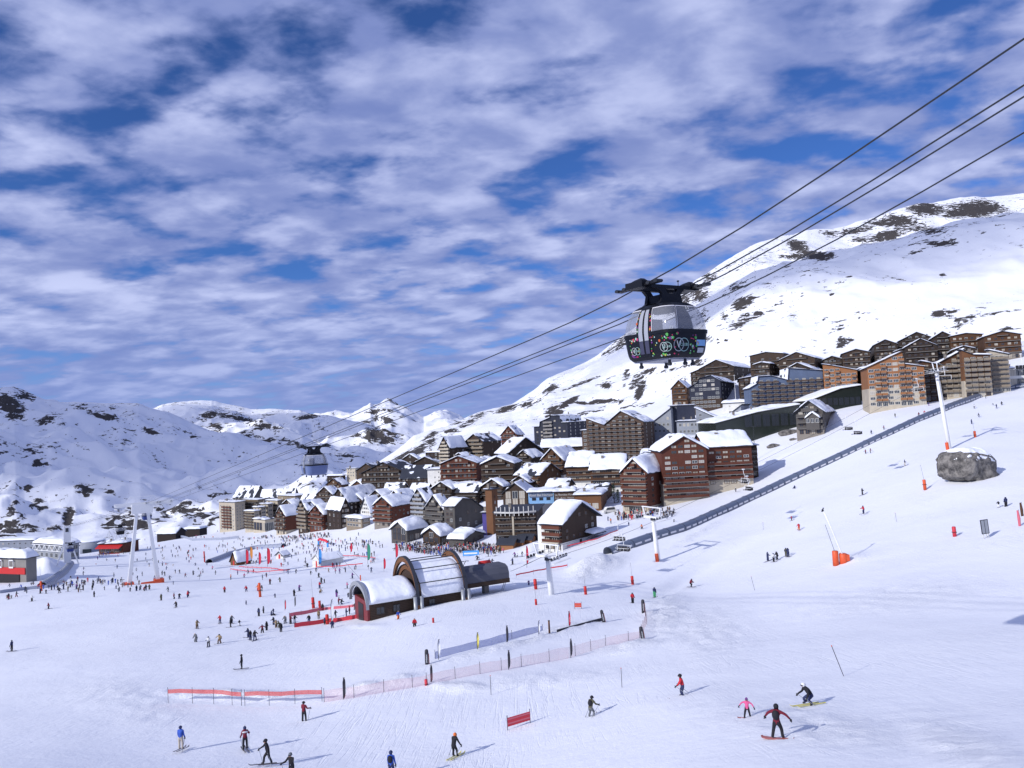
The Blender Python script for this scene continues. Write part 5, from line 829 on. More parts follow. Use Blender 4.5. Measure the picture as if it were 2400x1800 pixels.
# ---- boulder
def boulder():
    g = hit(2272, 1118); s = depth(g)/F; rx = 62*s; rng = np.random.default_rng(3); nu, nv = 90, 60; th = np.linspace(0, 2*math.pi, nu); ph = np.linspace(0.02, math.pi-.02, nv); T, PH = np.meshgrid(th, ph, indexing='ij'); x = np.cos(T)*np.sin(PH); y = np.sin(T)*np.sin(PH); z = np.cos(PH)
    for k in range(9):                                  # flat broken faces
        n = rng.normal(size=3); n[2] *= .6; n /= np.linalg.norm(n); dd = x*n[0]+y*n[1]+z*n[2]; c = .70+.16*rng.random(); over = np.clip(dd-c, 0, None); x = x-over*n[0]*.85; y = y-over*n[1]*.85; z = z-over*n[2]*.85
    q = .66; ex = lambda a: np.sign(a)*np.abs(a)**q; cx, cy = np.cos(T)*1.5, np.sin(T)*1.5
    nn = .30*fbm(cx+3, cy+z*1.6, 5, 4, True)+.22*fbm(cx*3+7, cy*3+z*4, 9, 4); nn = nn*np.sin(PH)**.5
    X = ex(x)*rx*.95*(1+nn)*(1-.12*np.clip(z, 0, 1)); Y = ex(y)*rx*.8*(1+nn); Z = ex(z)*rx*.66*(1+nn*.5)+x*rx*-.08; zc = rx*.40; V = np.stack([X, Y, Z+zc], -1).reshape(-1, 3)
    m = bpy.data.materials.new('boulder_rock'); m.use_nodes = True; nt = m.node_tree; b = nt.nodes['Principled BSDF']; b.inputs['Roughness'].default_value = .85; N = nt.nodes; L = nt.links.new
    tc = N.new('ShaderNodeTexCoord'); n1 = N.new('ShaderNodeTexNoise'); n1.inputs['Scale'].default_value = .7; n1.inputs['Detail'].default_value = 8; n1.inputs['Roughness'].default_value = .68; L(tc.outputs['Object'], n1.inputs[0]); rp = N.new('ShaderNodeValToRGB'); rp.color_ramp.elements[0].position = .38; rp.color_ramp.elements[0].color = (.045, .043, .044, 1); rp.color_ramp.elements[1].position = .62; rp.color_ramp.elements[1].color = (.25, .235, .22, 1); L(n1.outputs[0], rp.inputs[0]); L(rp.outputs[0], b.inputs['Base Color'])
    vo = N.new('ShaderNodeTexVoronoi'); vo.feature = 'DISTANCE_TO_EDGE'; vo.inputs['Scale'].default_value = .45; L(tc.outputs['Object'], vo.inputs[0]); mm = N.new('ShaderNodeMath'); mm.operation = 'MINIMUM'; L(vo.outputs[0], mm.inputs[0]); mm.inputs[1].default_value = .12; ad = N.new('ShaderNodeMath'); ad.operation = 'ADD'; L(mm.outputs[0], ad.inputs[0]); L(n1.outputs[0], ad.inputs[1]); bp = N.new('ShaderNodeBump'); bp.inputs['Strength'].default_value = .9; bp.inputs['Distance'].default_value = .8; L(ad.outputs[0], bp.inputs['Height']); L(bp.outputs[0], b.inputs['Normal'])
    root = empty('boulder', g, (0, 0, .3)); tag(root, 'huge grey-brown boulder with a snow cap on the right slope', 'rock')
    link('rock', grid_mesh('rock', V, nu, nv, m), root)
    # snow cap over the upper part, following the rock
    k = int(nv*.40); sel = np.clip((ex(z)-.56+.10*x+.25*fbm(cx*2, cy*2, 31, 3))*3.2, 0, 1); cap = np.stack([X*1.0, Y*1.0, Z+zc+(sel-.55)*rx*.16], -1)[:, :k]; link('snow_cap', grid_mesh('snow_cap', cap.reshape(-1, 3), nu, k, MATS['snow']), root)
boulder()
# ================================================================ SMALL THINGS ON THE SNOW
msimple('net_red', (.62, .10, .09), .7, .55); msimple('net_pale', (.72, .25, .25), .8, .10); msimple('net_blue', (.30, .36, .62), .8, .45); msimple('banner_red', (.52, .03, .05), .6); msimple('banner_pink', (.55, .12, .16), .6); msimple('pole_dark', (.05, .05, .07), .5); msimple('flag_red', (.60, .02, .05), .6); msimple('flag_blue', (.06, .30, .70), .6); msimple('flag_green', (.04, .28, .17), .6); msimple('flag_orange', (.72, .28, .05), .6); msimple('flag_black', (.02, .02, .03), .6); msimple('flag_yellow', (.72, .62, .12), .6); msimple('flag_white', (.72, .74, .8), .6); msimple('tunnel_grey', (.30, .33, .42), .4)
def mpx(p, px): return px*depth(p)/F                    # photo pixels -> metres at a point
def top_at(g, py_top, px=None):                        # height of a photo row above the ground point g
    r = ray(px if px is not None else proj(*g)[0], py_top); return r.z*(g.y/r.y)-g.z
def feather(px, yb, yt, col, lb, lean=0.0, word=None):
    g = hit(px, yb); H = max(1.2, top_at(g, yt)); FW_ = .62 if px < 1000 and yb < 1340 else .38; root = empty('feather_flag', g, (lean, 0, .15)); tag(root, lb, 'flag', 'feather flags')
    MB().tube([(0, 0, -.3), (0, 0, H*.8), (.10*H*.3, 0, H*.95), (.2*H*.4, 0, H)], .03+H*.004, 6).obj('pole', ['pole_dark'], root)
    n = 10; prof = [(.15, .10), (.25, .20), (.45, .24), (.65, .25), (.8, .24), (.9, .21), (.96, .14), (1.0, .07)]; b = MB()
    for (z0, w0), (z1, w1) in zip(prof, prof[1:]):
        c0, c1 = .03*math.sin(z0*9), .03*math.sin(z1*9); b.hexa([(.03, -.02+c0, z0*H), (.03+w0*H*FW_, -.02+c0*3, z0*H), (.03+w0*H*FW_, .02+c0*3, z0*H), (.03, .02+c0, z0*H)], [(.03, -.02+c1, z1*H), (.03+w1*H*FW_, -.02+c1*3, z1*H), (.03+w1*H*FW_, .02+c1*3, z1*H), (.03, .02+c1, z1*H)])
    b.obj('cloth', [col], root)
    if word: text(word, H*.13, 'flag_white', root, (.03+H*.09, -.09, H*.55), (R(90), R(-90), 0))
for px, yb, yt, col, lb, w in [(1028, 1550, 1498, 'flag_white', 'pale thin feather flag next to the left black pillar', None), (1119, 1527, 1482, 'flag_yellow', 'yellow feather flag along the lilac shadow strip', None), (1188, 1512, 1466, 'flag_black', 'black feather flag right of the yellow one', None), (1263, 1494, 1454, 'flag_white', 'white feather flag at the right end of the lilac shadow strip', None), (1334, 1476, 1432, 'flag_red', 'red feather flag in front of the black banner', 'EVO'), (1338, 1545, 1497, 'flag_black', 'black feather flag on the pale red net', None), (1192, 1574, 1524, 'flag_black', 'black feather flag in the middle of the pale red net', None), (1010, 1606, 1558, 'flag_black', 'black feather flag below the left black pillar', None), (805, 1646, 1588, 'flag_black', 'dark feather flag at the end of the red tape fence', None),
  (577, 1327, 1288, 'flag_red', 'tall red feather flag beside the timber ski school hut', None), (587, 1318, 1281, 'flag_orange', 'orange feather flag behind the timber ski school hut', None), (607, 1328, 1294, 'flag_red', 'short red feather flag between the two tall ones', None), (627, 1329, 1284, 'flag_red', 'tallest red feather flag of the ski school', None), (748, 1329, 1286, 'flag_blue', 'light blue feather flag in front of the white hut', None), (862, 1320, 1274, 'flag_green', 'green feather flag left of the arched station', None), (928, 1312, 1274, 'flag_red', 'red feather flag behind the arched station roof', None), (1235, 1330, 1279, 'flag_red', 'red and white feather flag on the slope above the drive terminal', None), (668, 1432, 1406, 'flag_red', 'small red feather flag by the lift queue', None), (691, 1424, 1398, 'flag_black', 'grey feather flag above the lift queue', None), (777, 1465, 1404, 'flag_white', 'thin black and white feather flag inside the lift queue', None), (822, 1298, 1272, 'flag_red', 'dark red feather flag on the snow front', None), (900, 1338, 1308, 'flag_red', 'red pennant flag beside the arched station', None), (1110, 1270, 1250, 'flag_red', 'red feather flag left of the market huts', None)]: feather(px, yb, yt, col, lb, 0, w)
def banner(pts, h, z0, m, lb, name='banner_fence', post='pole_dark', every=2.5, cat='fence', group='piste fences', posth=None, sag=.05, word=None):
    P3 = [hit(*p) for p in pts]; fine = []
    for a, c in zip(P3, P3[1:]):
        n = max(2, int((c-a).length/1.2))
        for k in range(n): q = a.lerp(c, k/n); fine.append(Vector((q.x, q.y, gz(q.x, q.y))))
    q = P3[-1]; fine.append(Vector((q.x, q.y, gz(q.x, q.y)))); o = fine[0]; root = empty(name, o); tag(root, lb, cat, group); b = MB(); wv = lambda i: sag*math.sin(i*1.7)+sag*math.sin(i*.6)
    for i, (a, c) in enumerate(zip(fine, fine[1:])):
        a, c = a-o, c-o; t = (c-a).normalized(); nn = Vector((t.y, -t.x, 0))*.02; A = Vector((0, 0, z0+wv(i))); C = Vector((0, 0, z0+wv(i+1))); Hh = Vector((0, 0, h))
        b.hexa([a-nn+A, c-nn+C, c+nn+C, a+nn+A], [a-nn+A+Hh, c-nn+C+Hh, c+nn+C+Hh, a+nn+A+Hh])
    b.obj('net', [m], root); d = 0
    for i, p in enumerate(fine):
        if i == 0 or i == len(fine)-1 or d >= every: d = 0; MB().tube([p-o+Vector((0, 0, -.3)), p-o+Vector((0, 0, posth or z0+h+.25))], .028, 5).obj('post', [post], root)
        if i+1 < len(fine): d += (fine[i+1]-p).length
    return root
banner([(394, 1646), (480, 1647), (566, 1652)], .42, .95, 'net_red', 'left length of sagging red tape fence on the lower slope')
banner([(574, 1653), (660, 1653), (755, 1648)], .42, .95, 'net_red', 'right length of sagging red tape fence on the lower slope')
banner([(760, 1650), (830, 1643), (900, 1630), (1000, 1613)], 1.3, .05, 'net_pale', 'pale red safety net climbing from the tape fence to the red tube')
banner([(1000, 1613), (1100, 1592), (1200, 1572), (1330, 1546), (1420, 1520), (1500, 1505)], 1.3, .05, 'net_pale', 'long pale red safety net below the black banner')
banner([(1500, 1505), (1516, 1470), (1512, 1440), (1505, 1437)], 1.5, .05, 'net_pale', 'bunched red net between the two right black pillars')
banner([(1020, 1548), (1120, 1522), (1200, 1500), (1272, 1484)], .9, .1, 'net_blue', 'low lilac strip standing in for a net shadow along the race area', every=6)  # translucent strip coloured as the net's shadow on the snow; its posts are added
banner([(690, 1472), (760, 1462), (850, 1448)], .75, .1, 'banner_red', 'front red barrier banner of the lift queue'); banner([(678, 1447), (760, 1432), (838, 1425)], .7, .1, 'banner_pink', 'rear red barrier banner of the lift queue')
for pts, lb in ([((560, 1332), (640, 1336), (672, 1342)), 'red tape along the ski school meeting point'], [((740, 1334), (800, 1331), (850, 1326)), 'red tape right of the white hut'], [((540, 1338), (600, 1345), (680, 1340)), 'red rope fence in front of the ski school'], [((790, 1306), (850, 1308), (880, 1312)), 'red fence near the green flag'], [((1210, 1355), (1280, 1340), (1330, 1332)), 'red fence beside the loading ramp'], [((1330, 1286), (1400, 1268), (1450, 1248)), 'red netting along the foot of the front chalet'], [((230, 1303), (280, 1300)), 'red tape outside the awning restaurant']): banner(pts, .28, .6, 'banner_red', lb, every=4)
banner([(0, 1392), (60, 1383), (110, 1378), (150, 1365)], 1.0, .05, 'tunnel_grey', 'grey board fence at the lower left lift', every=3); banner([(395, 1258), (450, 1268), (520, 1266), (560, 1262)], 1.6, .05, 'tunnel_grey', 'long grey board fence at the back of the snow front', every=4)
# long black banner with lettering and the inflatable pillars
a, c = hit(1306, 1487), hit(1412, 1458); root = empty('banner_wall', a); tag(root, 'long black banner with white lettering standing on the slope', 'banner'); v = c-a; H = mpx(a, 11); b = MB(); t = v.normalized(); nn = Vector((t.y, -t.x, 0))*.06; up = Vector((0, 0, H)); b.hexa([-nn, v-nn, v+nn, nn], [-nn+up, v-nn+up, v+nn+up, nn+up]); b.obj('panel', ['flag_black'], root)
for k in (.22, .75): text('evolution', H*.75, 'flag_white', root, v*k+nn*1.2+up*.5, (R(90), -math.atan2(v.z, math.hypot(v.x, v.y)), math.atan2(v.y, v.x)))
for px, yb, yt, lb, ln in ((1416, 1462, 1429, 'leaning black inflatable pillar at the right end of the black banner', -.16), (1001, 1562, 1522, 'black inflatable pillar left of the lilac shadow strip', 0.0), (1508, 1439, 1405, 'upper black inflatable pillar at the bunched net', 0.0), (1508, 1507, 1468, 'lower black inflatable pillar at the bunched net', -.12)):
    g = hit(px, yb); H = top_at(g, yt); root = empty('inflatable_pillar', g, (0, ln, 0)); tag(root, lb, 'pillar', 'black inflatable pillars'); r = H*.115
    MB().tube([(0, 0, -.15), (0, 0, .05), (0, 0, H-.3), (0, 0, H-.1), (0, 0, H)], [r*.9, r, r, r*.9, r*.5], 14).obj('body', ['flag_black'], root, smooth=True); MB().tube([(r*1.3, 0, -.2), (r*1.1, 0, H*.75)], .03, 5).obj('stay', ['orange_paint'], root); text('evolution', r*1.1, 'flag_white', root, (0, -r-.02, H*.5), (R(90), R(-90), 0))
g = hit(1288, 1489); root = empty('wooden_post', g); tag(root, 'plain brown post between the white flag and the black banner', 'post'); MB().tube([(0, 0, -.4), (0, 0, top_at(g, 1455))], [.14, .12], 10).obj('shaft', ['wood_warm'], root); MB().tube([(0, 0, top_at(g, 1455)), (0, 0, top_at(g, 1455)+.06)], .14, 10).obj('cap', ['wood_dark'], root)
def sign(p0, p1, yb, m, lb, z=.8):
    a, c = hit(p0[0], yb[0]), hit(p1[0], yb[1]); h = mpx(a, p0[1]); root = empty('piste_banner', a); tag(root, lb, 'sign', 'piste banners'); v = c-a; t = v.normalized(); nn = Vector((t.y, -t.x, 0))*.03; z0 = Vector((0, 0, top_at(a, p1[1])-h)); up = Vector((0, 0, h))
    MB().hexa([-nn+z0, v-nn+z0, v+nn+z0, nn+z0], [-nn+z0+up, v-nn+z0+up, v+nn+z0+up, nn+z0+up]).obj('panel', [m], root)
    b = MB(); e = Vector((0, 0, .12))
    for k in (.25, .75): b.hexa([nn*-1.4+z0+up*k, v-nn*-1.4*-1+z0+up*k, v+nn*1.4+z0+up*k, nn*1.4+z0+up*k], [nn*-1.4+z0+up*k+e, v-nn*1.4+z0+up*k+e, v+nn*1.4+z0+up*k+e, nn*1.4+z0+up*k+e])
    b.obj('stripe', ['banner_pink'], root)
    for q in (Vector(), v): MB().tube([q+Vector((0, 0, -.3)), q+z0+up*1.3], .035, 6).obj('post', ['pole_dark'], root)
sign((1190, 20), (1243, 1683), (1712, 1696), 'banner_red', 'tilted red banner between two poles on the lower slope'); sign((1347, 10), (1363, 1413), (1428, 1428), 'orange_paint', 'small orange board near the chairlift base')
for px, yb, yt, lb, ln in ((1151, 1631, 1584, 'slalom pole below the long pale net', 0), (1458, 1616, 1567, 'slalom pole left of the red-jacketed skier', 0), (1977, 1584, 1510, 'long leaning marker pole on the right slope', -.32), (1768, 1380, 1350, 'thin marker pole on the middle slope', -.2), (2101, 1220, 1202, 'short marker pole below the boulder', -.1), (1789, 1240, 1224, 'thin stake on the upper middle slope', 0)):
    g = hit(px, yb); H = top_at(g, yt); root = empty('marker_pole', g, (0, ln, 0)); tag(root, lb, 'pole', 'marker poles'); MB().tube([(0, 0, -.3), (0, 0, H)], .028, 6).obj('shaft', ['pole_dark'], root); MB().tube([(0, 0, H), (0, 0, H+.08)], .04, 6).obj('tip', ['orange_paint'], root)
for px, yb, yt, lb, m in ((1257, 1420, 1404, 'red hydrant pad on the shadow edge by the station', 'red_paint'), (1373, 1394, 1374, 'red hydrant pad right of the short pylon', 'red_paint'), (1483, 1370, 1350, 'dark red hydrant pad on the chairlift line', 'red_paint'), (1256, 1382, 1357, 'red and blue lift control post', 'red_paint'), (1016, 1462, 1448, 'short red tube by the station columns', 'red_paint'), (2168, 1146, 1124, 'orange hydrant pad left of the boulder', 'orange_paint'), (2286, 1028, 1010, 'orange hydrant pad high above the boulder', 'orange_paint'), (2238, 1259, 1234, 'dark red tube sign left of the grey board', 'banner_red'), (1000, 1614, 1592, 'thin red tube at the foot of the pale net', 'banner_red'), (735, 1427, 1400, 'red pad with white lance above the lift queue', 'red_paint'), (480, 1318, 1292, 'red snow gun pad at the left of the tunnel', 'red_paint'), (97, 1384, 1362, 'orange pad at the lower end of the grey conveyor', 'orange_paint'), (163, 1322, 1304, 'red shelter pad at the upper end of the grey conveyor', 'red_paint'), (610, 1400, 1366, 'orange and white post among skiers in the middle of the piste', 'orange_paint'), (750, 1426, 1408, 'small brown pad at the rear queue banner', 'red_paint'), (768, 1464, 1440, 'red gate post at the middle of the lift queue', 'red_paint'), (2270, 928, 912, 'orange box at the foot of the balcony blocks', 'orange_paint')):
    g = hit(px, yb); H = max(.8, top_at(g, yt)); root = empty('crash_pad', g, (0, -.05, 0)); tag(root, lb, 'pad', 'hydrant crash pads'); r = min(.32, H*.17)
    MB().tube([(0, 0, -.2), (0, 0, H*.97), (0, 0, H)], [r, r, r*.8], 12).obj('pad', [m], root, smooth=True); MB().box(-r*1.02, r*1.02, -r*1.02, r*1.02, H*.45, H*.5).obj('strap', ['black_paint'], root)
    if px in (1257, 1373, 1483, 2168, 2286, 735, 97): MB().tube([(0, 0, H), (-.35 if px > 2000 else 0, 0, H*2.6)], .035, 6).obj('lance', ['grey_steel'], root)
def snow_gun():
    g = hit(1985, 1318); s = depth(g)/F; root = empty('snow_lance', g); tag(root, 'tall white snow lance leaning left over orange crash pads', 'snow lance'); u = lambda px, py: Vector((RT*(px-1985)*s+UP*(1318-py)*s))
    MB().tube([u(1984, 1312), u(1970, 1292), u(1950, 1242), u(1930, 1198)], [.16, .14, .11, .09], 10).obj('lance', ['white_steel'], root, smooth=True); b = MB(); b.ball(u(1928, 1196), .2, n=8, m=5); b.bar(u(1926, 1200), u(1930, 1190), .14); b.obj('nozzle', ['dark_steel'], root)
    MB().tube([u(1956, 1292), u(1934, 1230)], .06, 8).obj('stake', ['grey_steel'], root)
    for x0, x1, h in ((1952, 1966, 29), (1968, 1986, 23)):
        a = u(x0, 1320); c = u(x1, 1320); w_ = (c-a).length/2; m = (a+c)/2; MB().tube([m+Vector((0, 0, -.4)), m+Vector((0, 0, h*s*.95)), m+Vector((0, 0, h*s))], [w_, w_, w_*.8], 14).obj('crash_pad', ['orange_paint'], root, smooth=True)
    MB().box(-.3, .3, -.5, .2, .3, 1.3).obj('valve_box', ['orange_paint'], root)
snow_gun()
g = hit(2312, 1263); s = depth(g)/F; root = empty('piste_map_board', g, (0, -.08, .1)); tag(root, 'grey two-panel notice board on thin legs at the right', 'sign'); H = 44*s; wd = 17*s
for k in (0, 1): MB().box(-wd/2+k*wd/2+.03, -wd/2+(k+1)*wd/2-.03, -.05, .05, H*.3, H).obj('panel', ['panel_grey'], root)
b = MB(); b.box(-wd/2-.06, wd/2+.06, -.07, .04, H, H+.08); b.box(-wd/2-.06, wd/2+.06, -.07, .04, H*.3-.08, H*.3); b.box(-wd/2-.06, -wd/2+.02, -.07, .04, H*.3, H); b.box(wd/2-.02, wd/2+.06, -.07, .04, H*.3, H); b.box(-.03, .03, -.07, .04, H*.3, H); b.obj('frame', ['dark_steel'], root)
for x in (-wd*.35, wd*.1, wd*.4): MB().box(x-.04, x+.04, -.04, .04, -.4, H*.3).obj('leg', ['frame_white'], root)
for px, yb, yt, lb in ((2390, 1235, 1196, 'pink rolled safety net standing at the right edge'), (2396, 1212, 1178, 'brown rolled net behind the pink one at the right edge')):
    g = hit(px, yb); H = top_at(g, yt); root = empty('rolled_net', g, (0, -.06, 0)); tag(root, lb, 'net', 'rolled nets'); MB().tube([(0, 0, -.2), (.05, 0, H*.5), (0, 0, H)], [.16, .22, .14], 9).obj('roll', ['banner_pink' if px == 2390 else 'wood_mid'], root); MB().tube([(.2, 0, -.2), (.15, 0, H*1.05)], .03, 5).obj('pole', ['pole_dark'], root)
# ski school: huts, tunnels, arch
def hut(px, yb, w_, d_, h_, rise, yaw, wall, roof, lb, snow):
    g = hit(px, yb); root = empty('ski_school_hut', g, (0, 0, yaw)); tag(root, lb, 'hut', 'ski school huts'); b = MB(); b.prism([(-w_/2, -.5), (-w_/2, h_), (0, h_+rise), (w_/2, h_), (w_/2, -.5)], 0, d_); b.obj('wall', [wall], root); b = MB()
    for sx in (-1, 1): b.hexa([(0, -.6, h_+rise), (sx*(w_/2+.4), -.6, h_-.4*rise/(w_/2)), (sx*(w_/2+.4), d_+.4, h_-.4*rise/(w_/2)), (0, d_+.4, h_+rise)], [(0, -.6, h_+rise+.18), (sx*(w_/2+.4), -.6, h_-.4*rise/(w_/2)+.18), (sx*(w_/2+.4), d_+.4, h_-.4*rise/(w_/2)+.18), (0, d_+.4, h_+rise+.18)])
    b.obj('roof', [roof], root)
    if snow:
        for sx in (-1, 1): V, nu, nv = snow_slab((sx*(w_/2+.3), h_-.3*rise/(w_/2)+.18), (0, h_+rise+.18), -.3, d_+.3, snow, 'y', 9+sx); link('roof_snow', grid_mesh('roof_snow', V, nu, nv, MATS['snow']), root)
    MB().box(-.5, .5, -.06, .05, 0, 2.0).obj('door', ['red_paint'], root); link('window', win_mesh(.9, .9), root, (w_*.33, -.02, 1.1)); return root
hut(548, 1326, 5.6, 6.5, 1.8, 3.6, R(-42), 'wood_warm', 'wood_brown', 'steep timber ski school hut with a thick snow roof', 1.3)
hut(742, 1328, 6.5, 9, 2.4, 1.9, R(-48), 'render_white', 'frame_white', 'white ski school hut with a red door', .25)
hut(655, 1310, 4.5, 4, 1.6, 1.6, R(-30), 'render_white', 'slate_roof', 'tiny white hut with a dark gable behind the flags', .2)
def tunnel(px, r, lb, m='tunnel_grey', name='conveyor_tunnel'):
    P3 = [hit(*p) for p in px]; fine = []
    for a, c in zip(P3, P3[1:]):
        n = max(2, int((c-a).length/2.0))
        for k in range(n): q = a.lerp(c, k/n); fine.append(Vector((q.x, q.y, gz(q.x, q.y))))
    for _ in range(4): fine = [fine[0]]+[(fine[i-1]+fine[i]*2+fine[i+1])/4 for i in range(1, len(fine)-1)]+[fine[-1]]
    o = fine[0]; root = empty(name, o); tag(root, lb, 'tunnel', 'conveyor tunnels'); b = MB(); n = 9
    for i, p in enumerate(fine):
        t = fine[min(i+1, len(fine)-1)]-fine[max(i-1, 0)]; t.z = 0; t.normalize(); rt = Vector((t.y, -t.x, 0))
        for j in range(n+1): q = math.pi*j/n; b.v.append(tuple(p-o+rt*r*math.cos(q)+Vector((0, 0, r*1.25*math.sin(q)-.2))))
        if i % 2 == 0: MB().tube([p-o+rt*r*1.02*math.cos(math.pi*j/8)+Vector((0, 0, r*1.28*math.sin(math.pi*j/8)-.2)) for j in range(9)], .06, 5).obj('hoop', ['grey_steel'], root)
    for i in range(len(fine)-1):
        for j in range(n): b.f.append((i*(n+1)+j, (i+1)*(n+1)+j, (i+1)*(n+1)+j+1, i*(n+1)+j+1)); b.m.append(0)
    b.obj('cover', [m], root, smooth=True)
tunnel([(490, 1320), (540, 1300), (600, 1286), (670, 1282)], 1.7, 'grey arched conveyor tunnel behind the ski school hut'); tunnel([(98, 1378), (130, 1358), (152, 1340), (166, 1322)], 1.6, 'curved grey conveyor cover at the lower left lift')
a = hit(747, 1281); c = hit(768, 1281); root = empty('inflatable_arch', (a+c)/2, (0, 0, math.atan2((c-a).y, (c-a).x))); tag(root, 'red inflatable start arch with blue legs on the snow front', 'arch'); w_ = (c-a).length/2; b = MB(); b.tube([(-w_, 0, 2.4), (-w_*.7, 0, 3.1), (w_*.7, 0, 3.1), (w_, 0, 2.4)], .55, 10); b.obj('span', ['flag_red'], root, smooth=True)
for sx in (-1, 1): MB().tube([(sx*w_, 0, -.2), (sx*w_, 0, 2.4)], .5, 10).obj('leg', ['flag_blue'], root, smooth=True)
a = hit(1085, 1306); root = empty('banner_wall', a); tag(root, 'light blue sponsor board beside the market huts', 'banner'); MB().box(0, mpx(a, 38), -.1, .1, .4, 2.0).obj('panel', ['flag_blue'], root); MB().box(.4, mpx(a, 34), -.14, -.1, .9, 1.4).obj('stripe', ['flag_white'], root)
for x in (.3, mpx(a, 36)): MB().box(x-.05, x+.05, -.08, .08, -.4, .4).obj('leg', ['pole_dark'], root)
g = hit(845, 1358); root = empty('snow_lance', g); tag(root, 'thin grey snow lance leaning left of the arched station', 'snow lance'); s = depth(g)/F; MB().tube([Vector(), RT*(-55*s)+UP*(62*s)], [.07, .04], 6).obj('lance', ['grey_steel'], root); MB().tube([(0, 0, -.3), (0, 0, 1.2)], .16, 8).obj('stake', ['orange_paint'], root)
for px, yb, yt, lb in ((1725, 950, 880, 'thin white mast by the small white house'), (1889, 945, 908, 'white webcam mast on the sports centre'), (2338, 902, 818, 'tall white lamp mast in front of the right balcony blocks'), (1770, 1080, 1000, 'dark lamp post at the end of the red-brown building')):
    g = hit(px, yb); H = top_at(g, yt); root = empty('mast', g); tag(root, lb, 'mast', 'masts'); MB().tube([(0, 0, -.5), (0, 0, H)], [.16, .09], 8).obj('pole', ['white_steel' if 'white' in lb else 'dark_steel'], root); MB().box(-.4, .4, -.15, .15, H, H+.25).obj('lamp_head', ['white_steel' if 'white' in lb else 'dark_steel'], root)
# fir tree in front of the red-brown building
def fir(px, yb, yt, lb):
    g = hit(px, yb); H = top_at(g, yt); root = empty('fir_tree', g); tag(root, lb, 'tree', 'fir trees'); mat('needles', (.022, .04, .024), rough=.9, var=.4, vscale=1.2); mat('bark', (.06, .045, .035)); MB().tube([(0, 0, -.4), (0, 0, H*.95)], [.22, .04], 7).obj('trunk', ['bark'], root); b = MB(); rg = random.Random(px)
    for k in range(420):
        t = rg.random()**.8; z = H*(.12+.86*t); r = (1-t)*H*.26*math.sqrt(rg.random())+.1; a = rg.random()*6.28; c = Vector((r*math.cos(a), r*math.sin(a), z-.12*r)); o = Vector((math.cos(a), math.sin(a), -.35)); sd = Vector((-math.sin(a), math.cos(a), 0)); L_ = .35+.35*rg.random(); b.add([c-sd*.16, c+sd*.16, c+o*L_+Vector((0, 0, rg.uniform(-.1, .1)))], [(0, 1, 2)])
    b.obj('crown', ['needles'], root)
fir(1440, 1178, 1132, 'dark fir tree in front of the white walls of the brown row'); fir(1449, 1176, 1146, 'smaller fir right beside the taller one'); fir(1296, 1016, 1000, 'small fir on the rocky knoll above the navy block')
# minibus at the hotel, red car at far right
def car(px, yb, yaw, m, lb, van=False):
    g = hit(px, yb); root = empty('parked_car', g, (0, 0, yaw)); tag(root, lb, 'car', 'parked cars'); L_, h1, h2 = (5.2, 1.1, 2.1) if van else (4.3, .85, 1.45); b = MB(); pr = [(-L_/2, .3), (-L_/2, h1), (-L_/2+.3, h1+.05), (-L_/2+.7 if van else -L_/2+.9, h2), (L_/2-1.4, h2), (L_/2-.7, h1+.05), (L_/2, h1-.1), (L_/2, .3)]; b.prism(pr, -.88, .88); b.obj('body', [m], root); b = MB(); b.prism([(-L_/2+.6, h1+.08), (-L_/2+.9, h2-.1), (L_/2-1.5, h2-.1), (L_/2-.95, h1+.08)], -.90, .90); b.obj('side_window', ['glass'], root)
    for sx in (-1, 1):
        for sy in (-1, 1): w = MB().tube([(sx*L_*.31, sy*.72, .32), (sx*L_*.31, sy*.92, .32)], .33, 14).obj('wheel', ['black_paint'], root); MB().tube([(sx*L_*.31, sy*.9, .32), (sx*L_*.31, sy*.94, .32)], .18, 10).obj('rim', ['grey_steel'], w)
        MB().box(L_/2-.02, L_/2+.03, sx*.55-.18, sx*.55+.18, .55, .72).obj('headlight', ['frame_white'], root)
    V, nu, nv = snow_slab((-L_/2+1, h2), (L_/2-1.5, h2), -.8, .8, .18, 'y', 3); link('snow', grid_mesh('snow', V, nu, nv, MATS['snow']), root)
car(1428, 1202, R(200), 'render_white', 'white van with a snowy roof parked behind the front chalet', True); car(2392, 898, R(10), 'red_paint', 'red car parked at the right edge above the walkway'); car(1378, 1160, R(30), 'frame_dark', 'snow-covered dark car by the brown row'); car(1395, 1164, R(25), 'frame_dark', 'second snow-covered dark car by the brown row')
# left lift station details and red awning, tent masts
r_ = [o for o in BL['lift_station']][0]; w, d, h, _ = r_['dims']; MB().box(-w*.98, -.3, -.35, -.06, h*.35, h*.62).obj('fascia', ['red_paint'], r_); MB().box(-w*.9, -w*.12, -.3, -.1, -2, h*.35).obj('gateway', ['black_paint'], r_)
for k in range(3): b = MB(); x = -w*.3-k*w*.22; b.box(x, x+2.2, -.6, -.4, h*.6, h*.66); b.box(x, x+.12, -.6, -.4, h*.6, h*.95); b.box(x+2.1, x+2.2, -.6, -.4, h*.6, h*.95); b.box(x, x+2.2, -.6, -.4, h*.9, h*.95); b.obj('chair_frame', ['white_steel'], r_)
r_ = BL['lift_station'][1]; w, d, h, _ = r_['dims']; b = MB()
for k in range(6): x0 = -w+k*w/6; b.bar((x0, -1.0, h*.55), (x0+w/12, -1.0, h*.95), .25); b.bar((x0+w/12, -1.0, h*.95), (x0+w/6, -1.0, h*.55), .25)
b.bar((-w, -1, h*.55), (0, -1, h*.55), .3); b.bar((-w, -1, h*.95), (0, -1, h*.95), .3); b.obj('truss', ['white_steel'], r_)
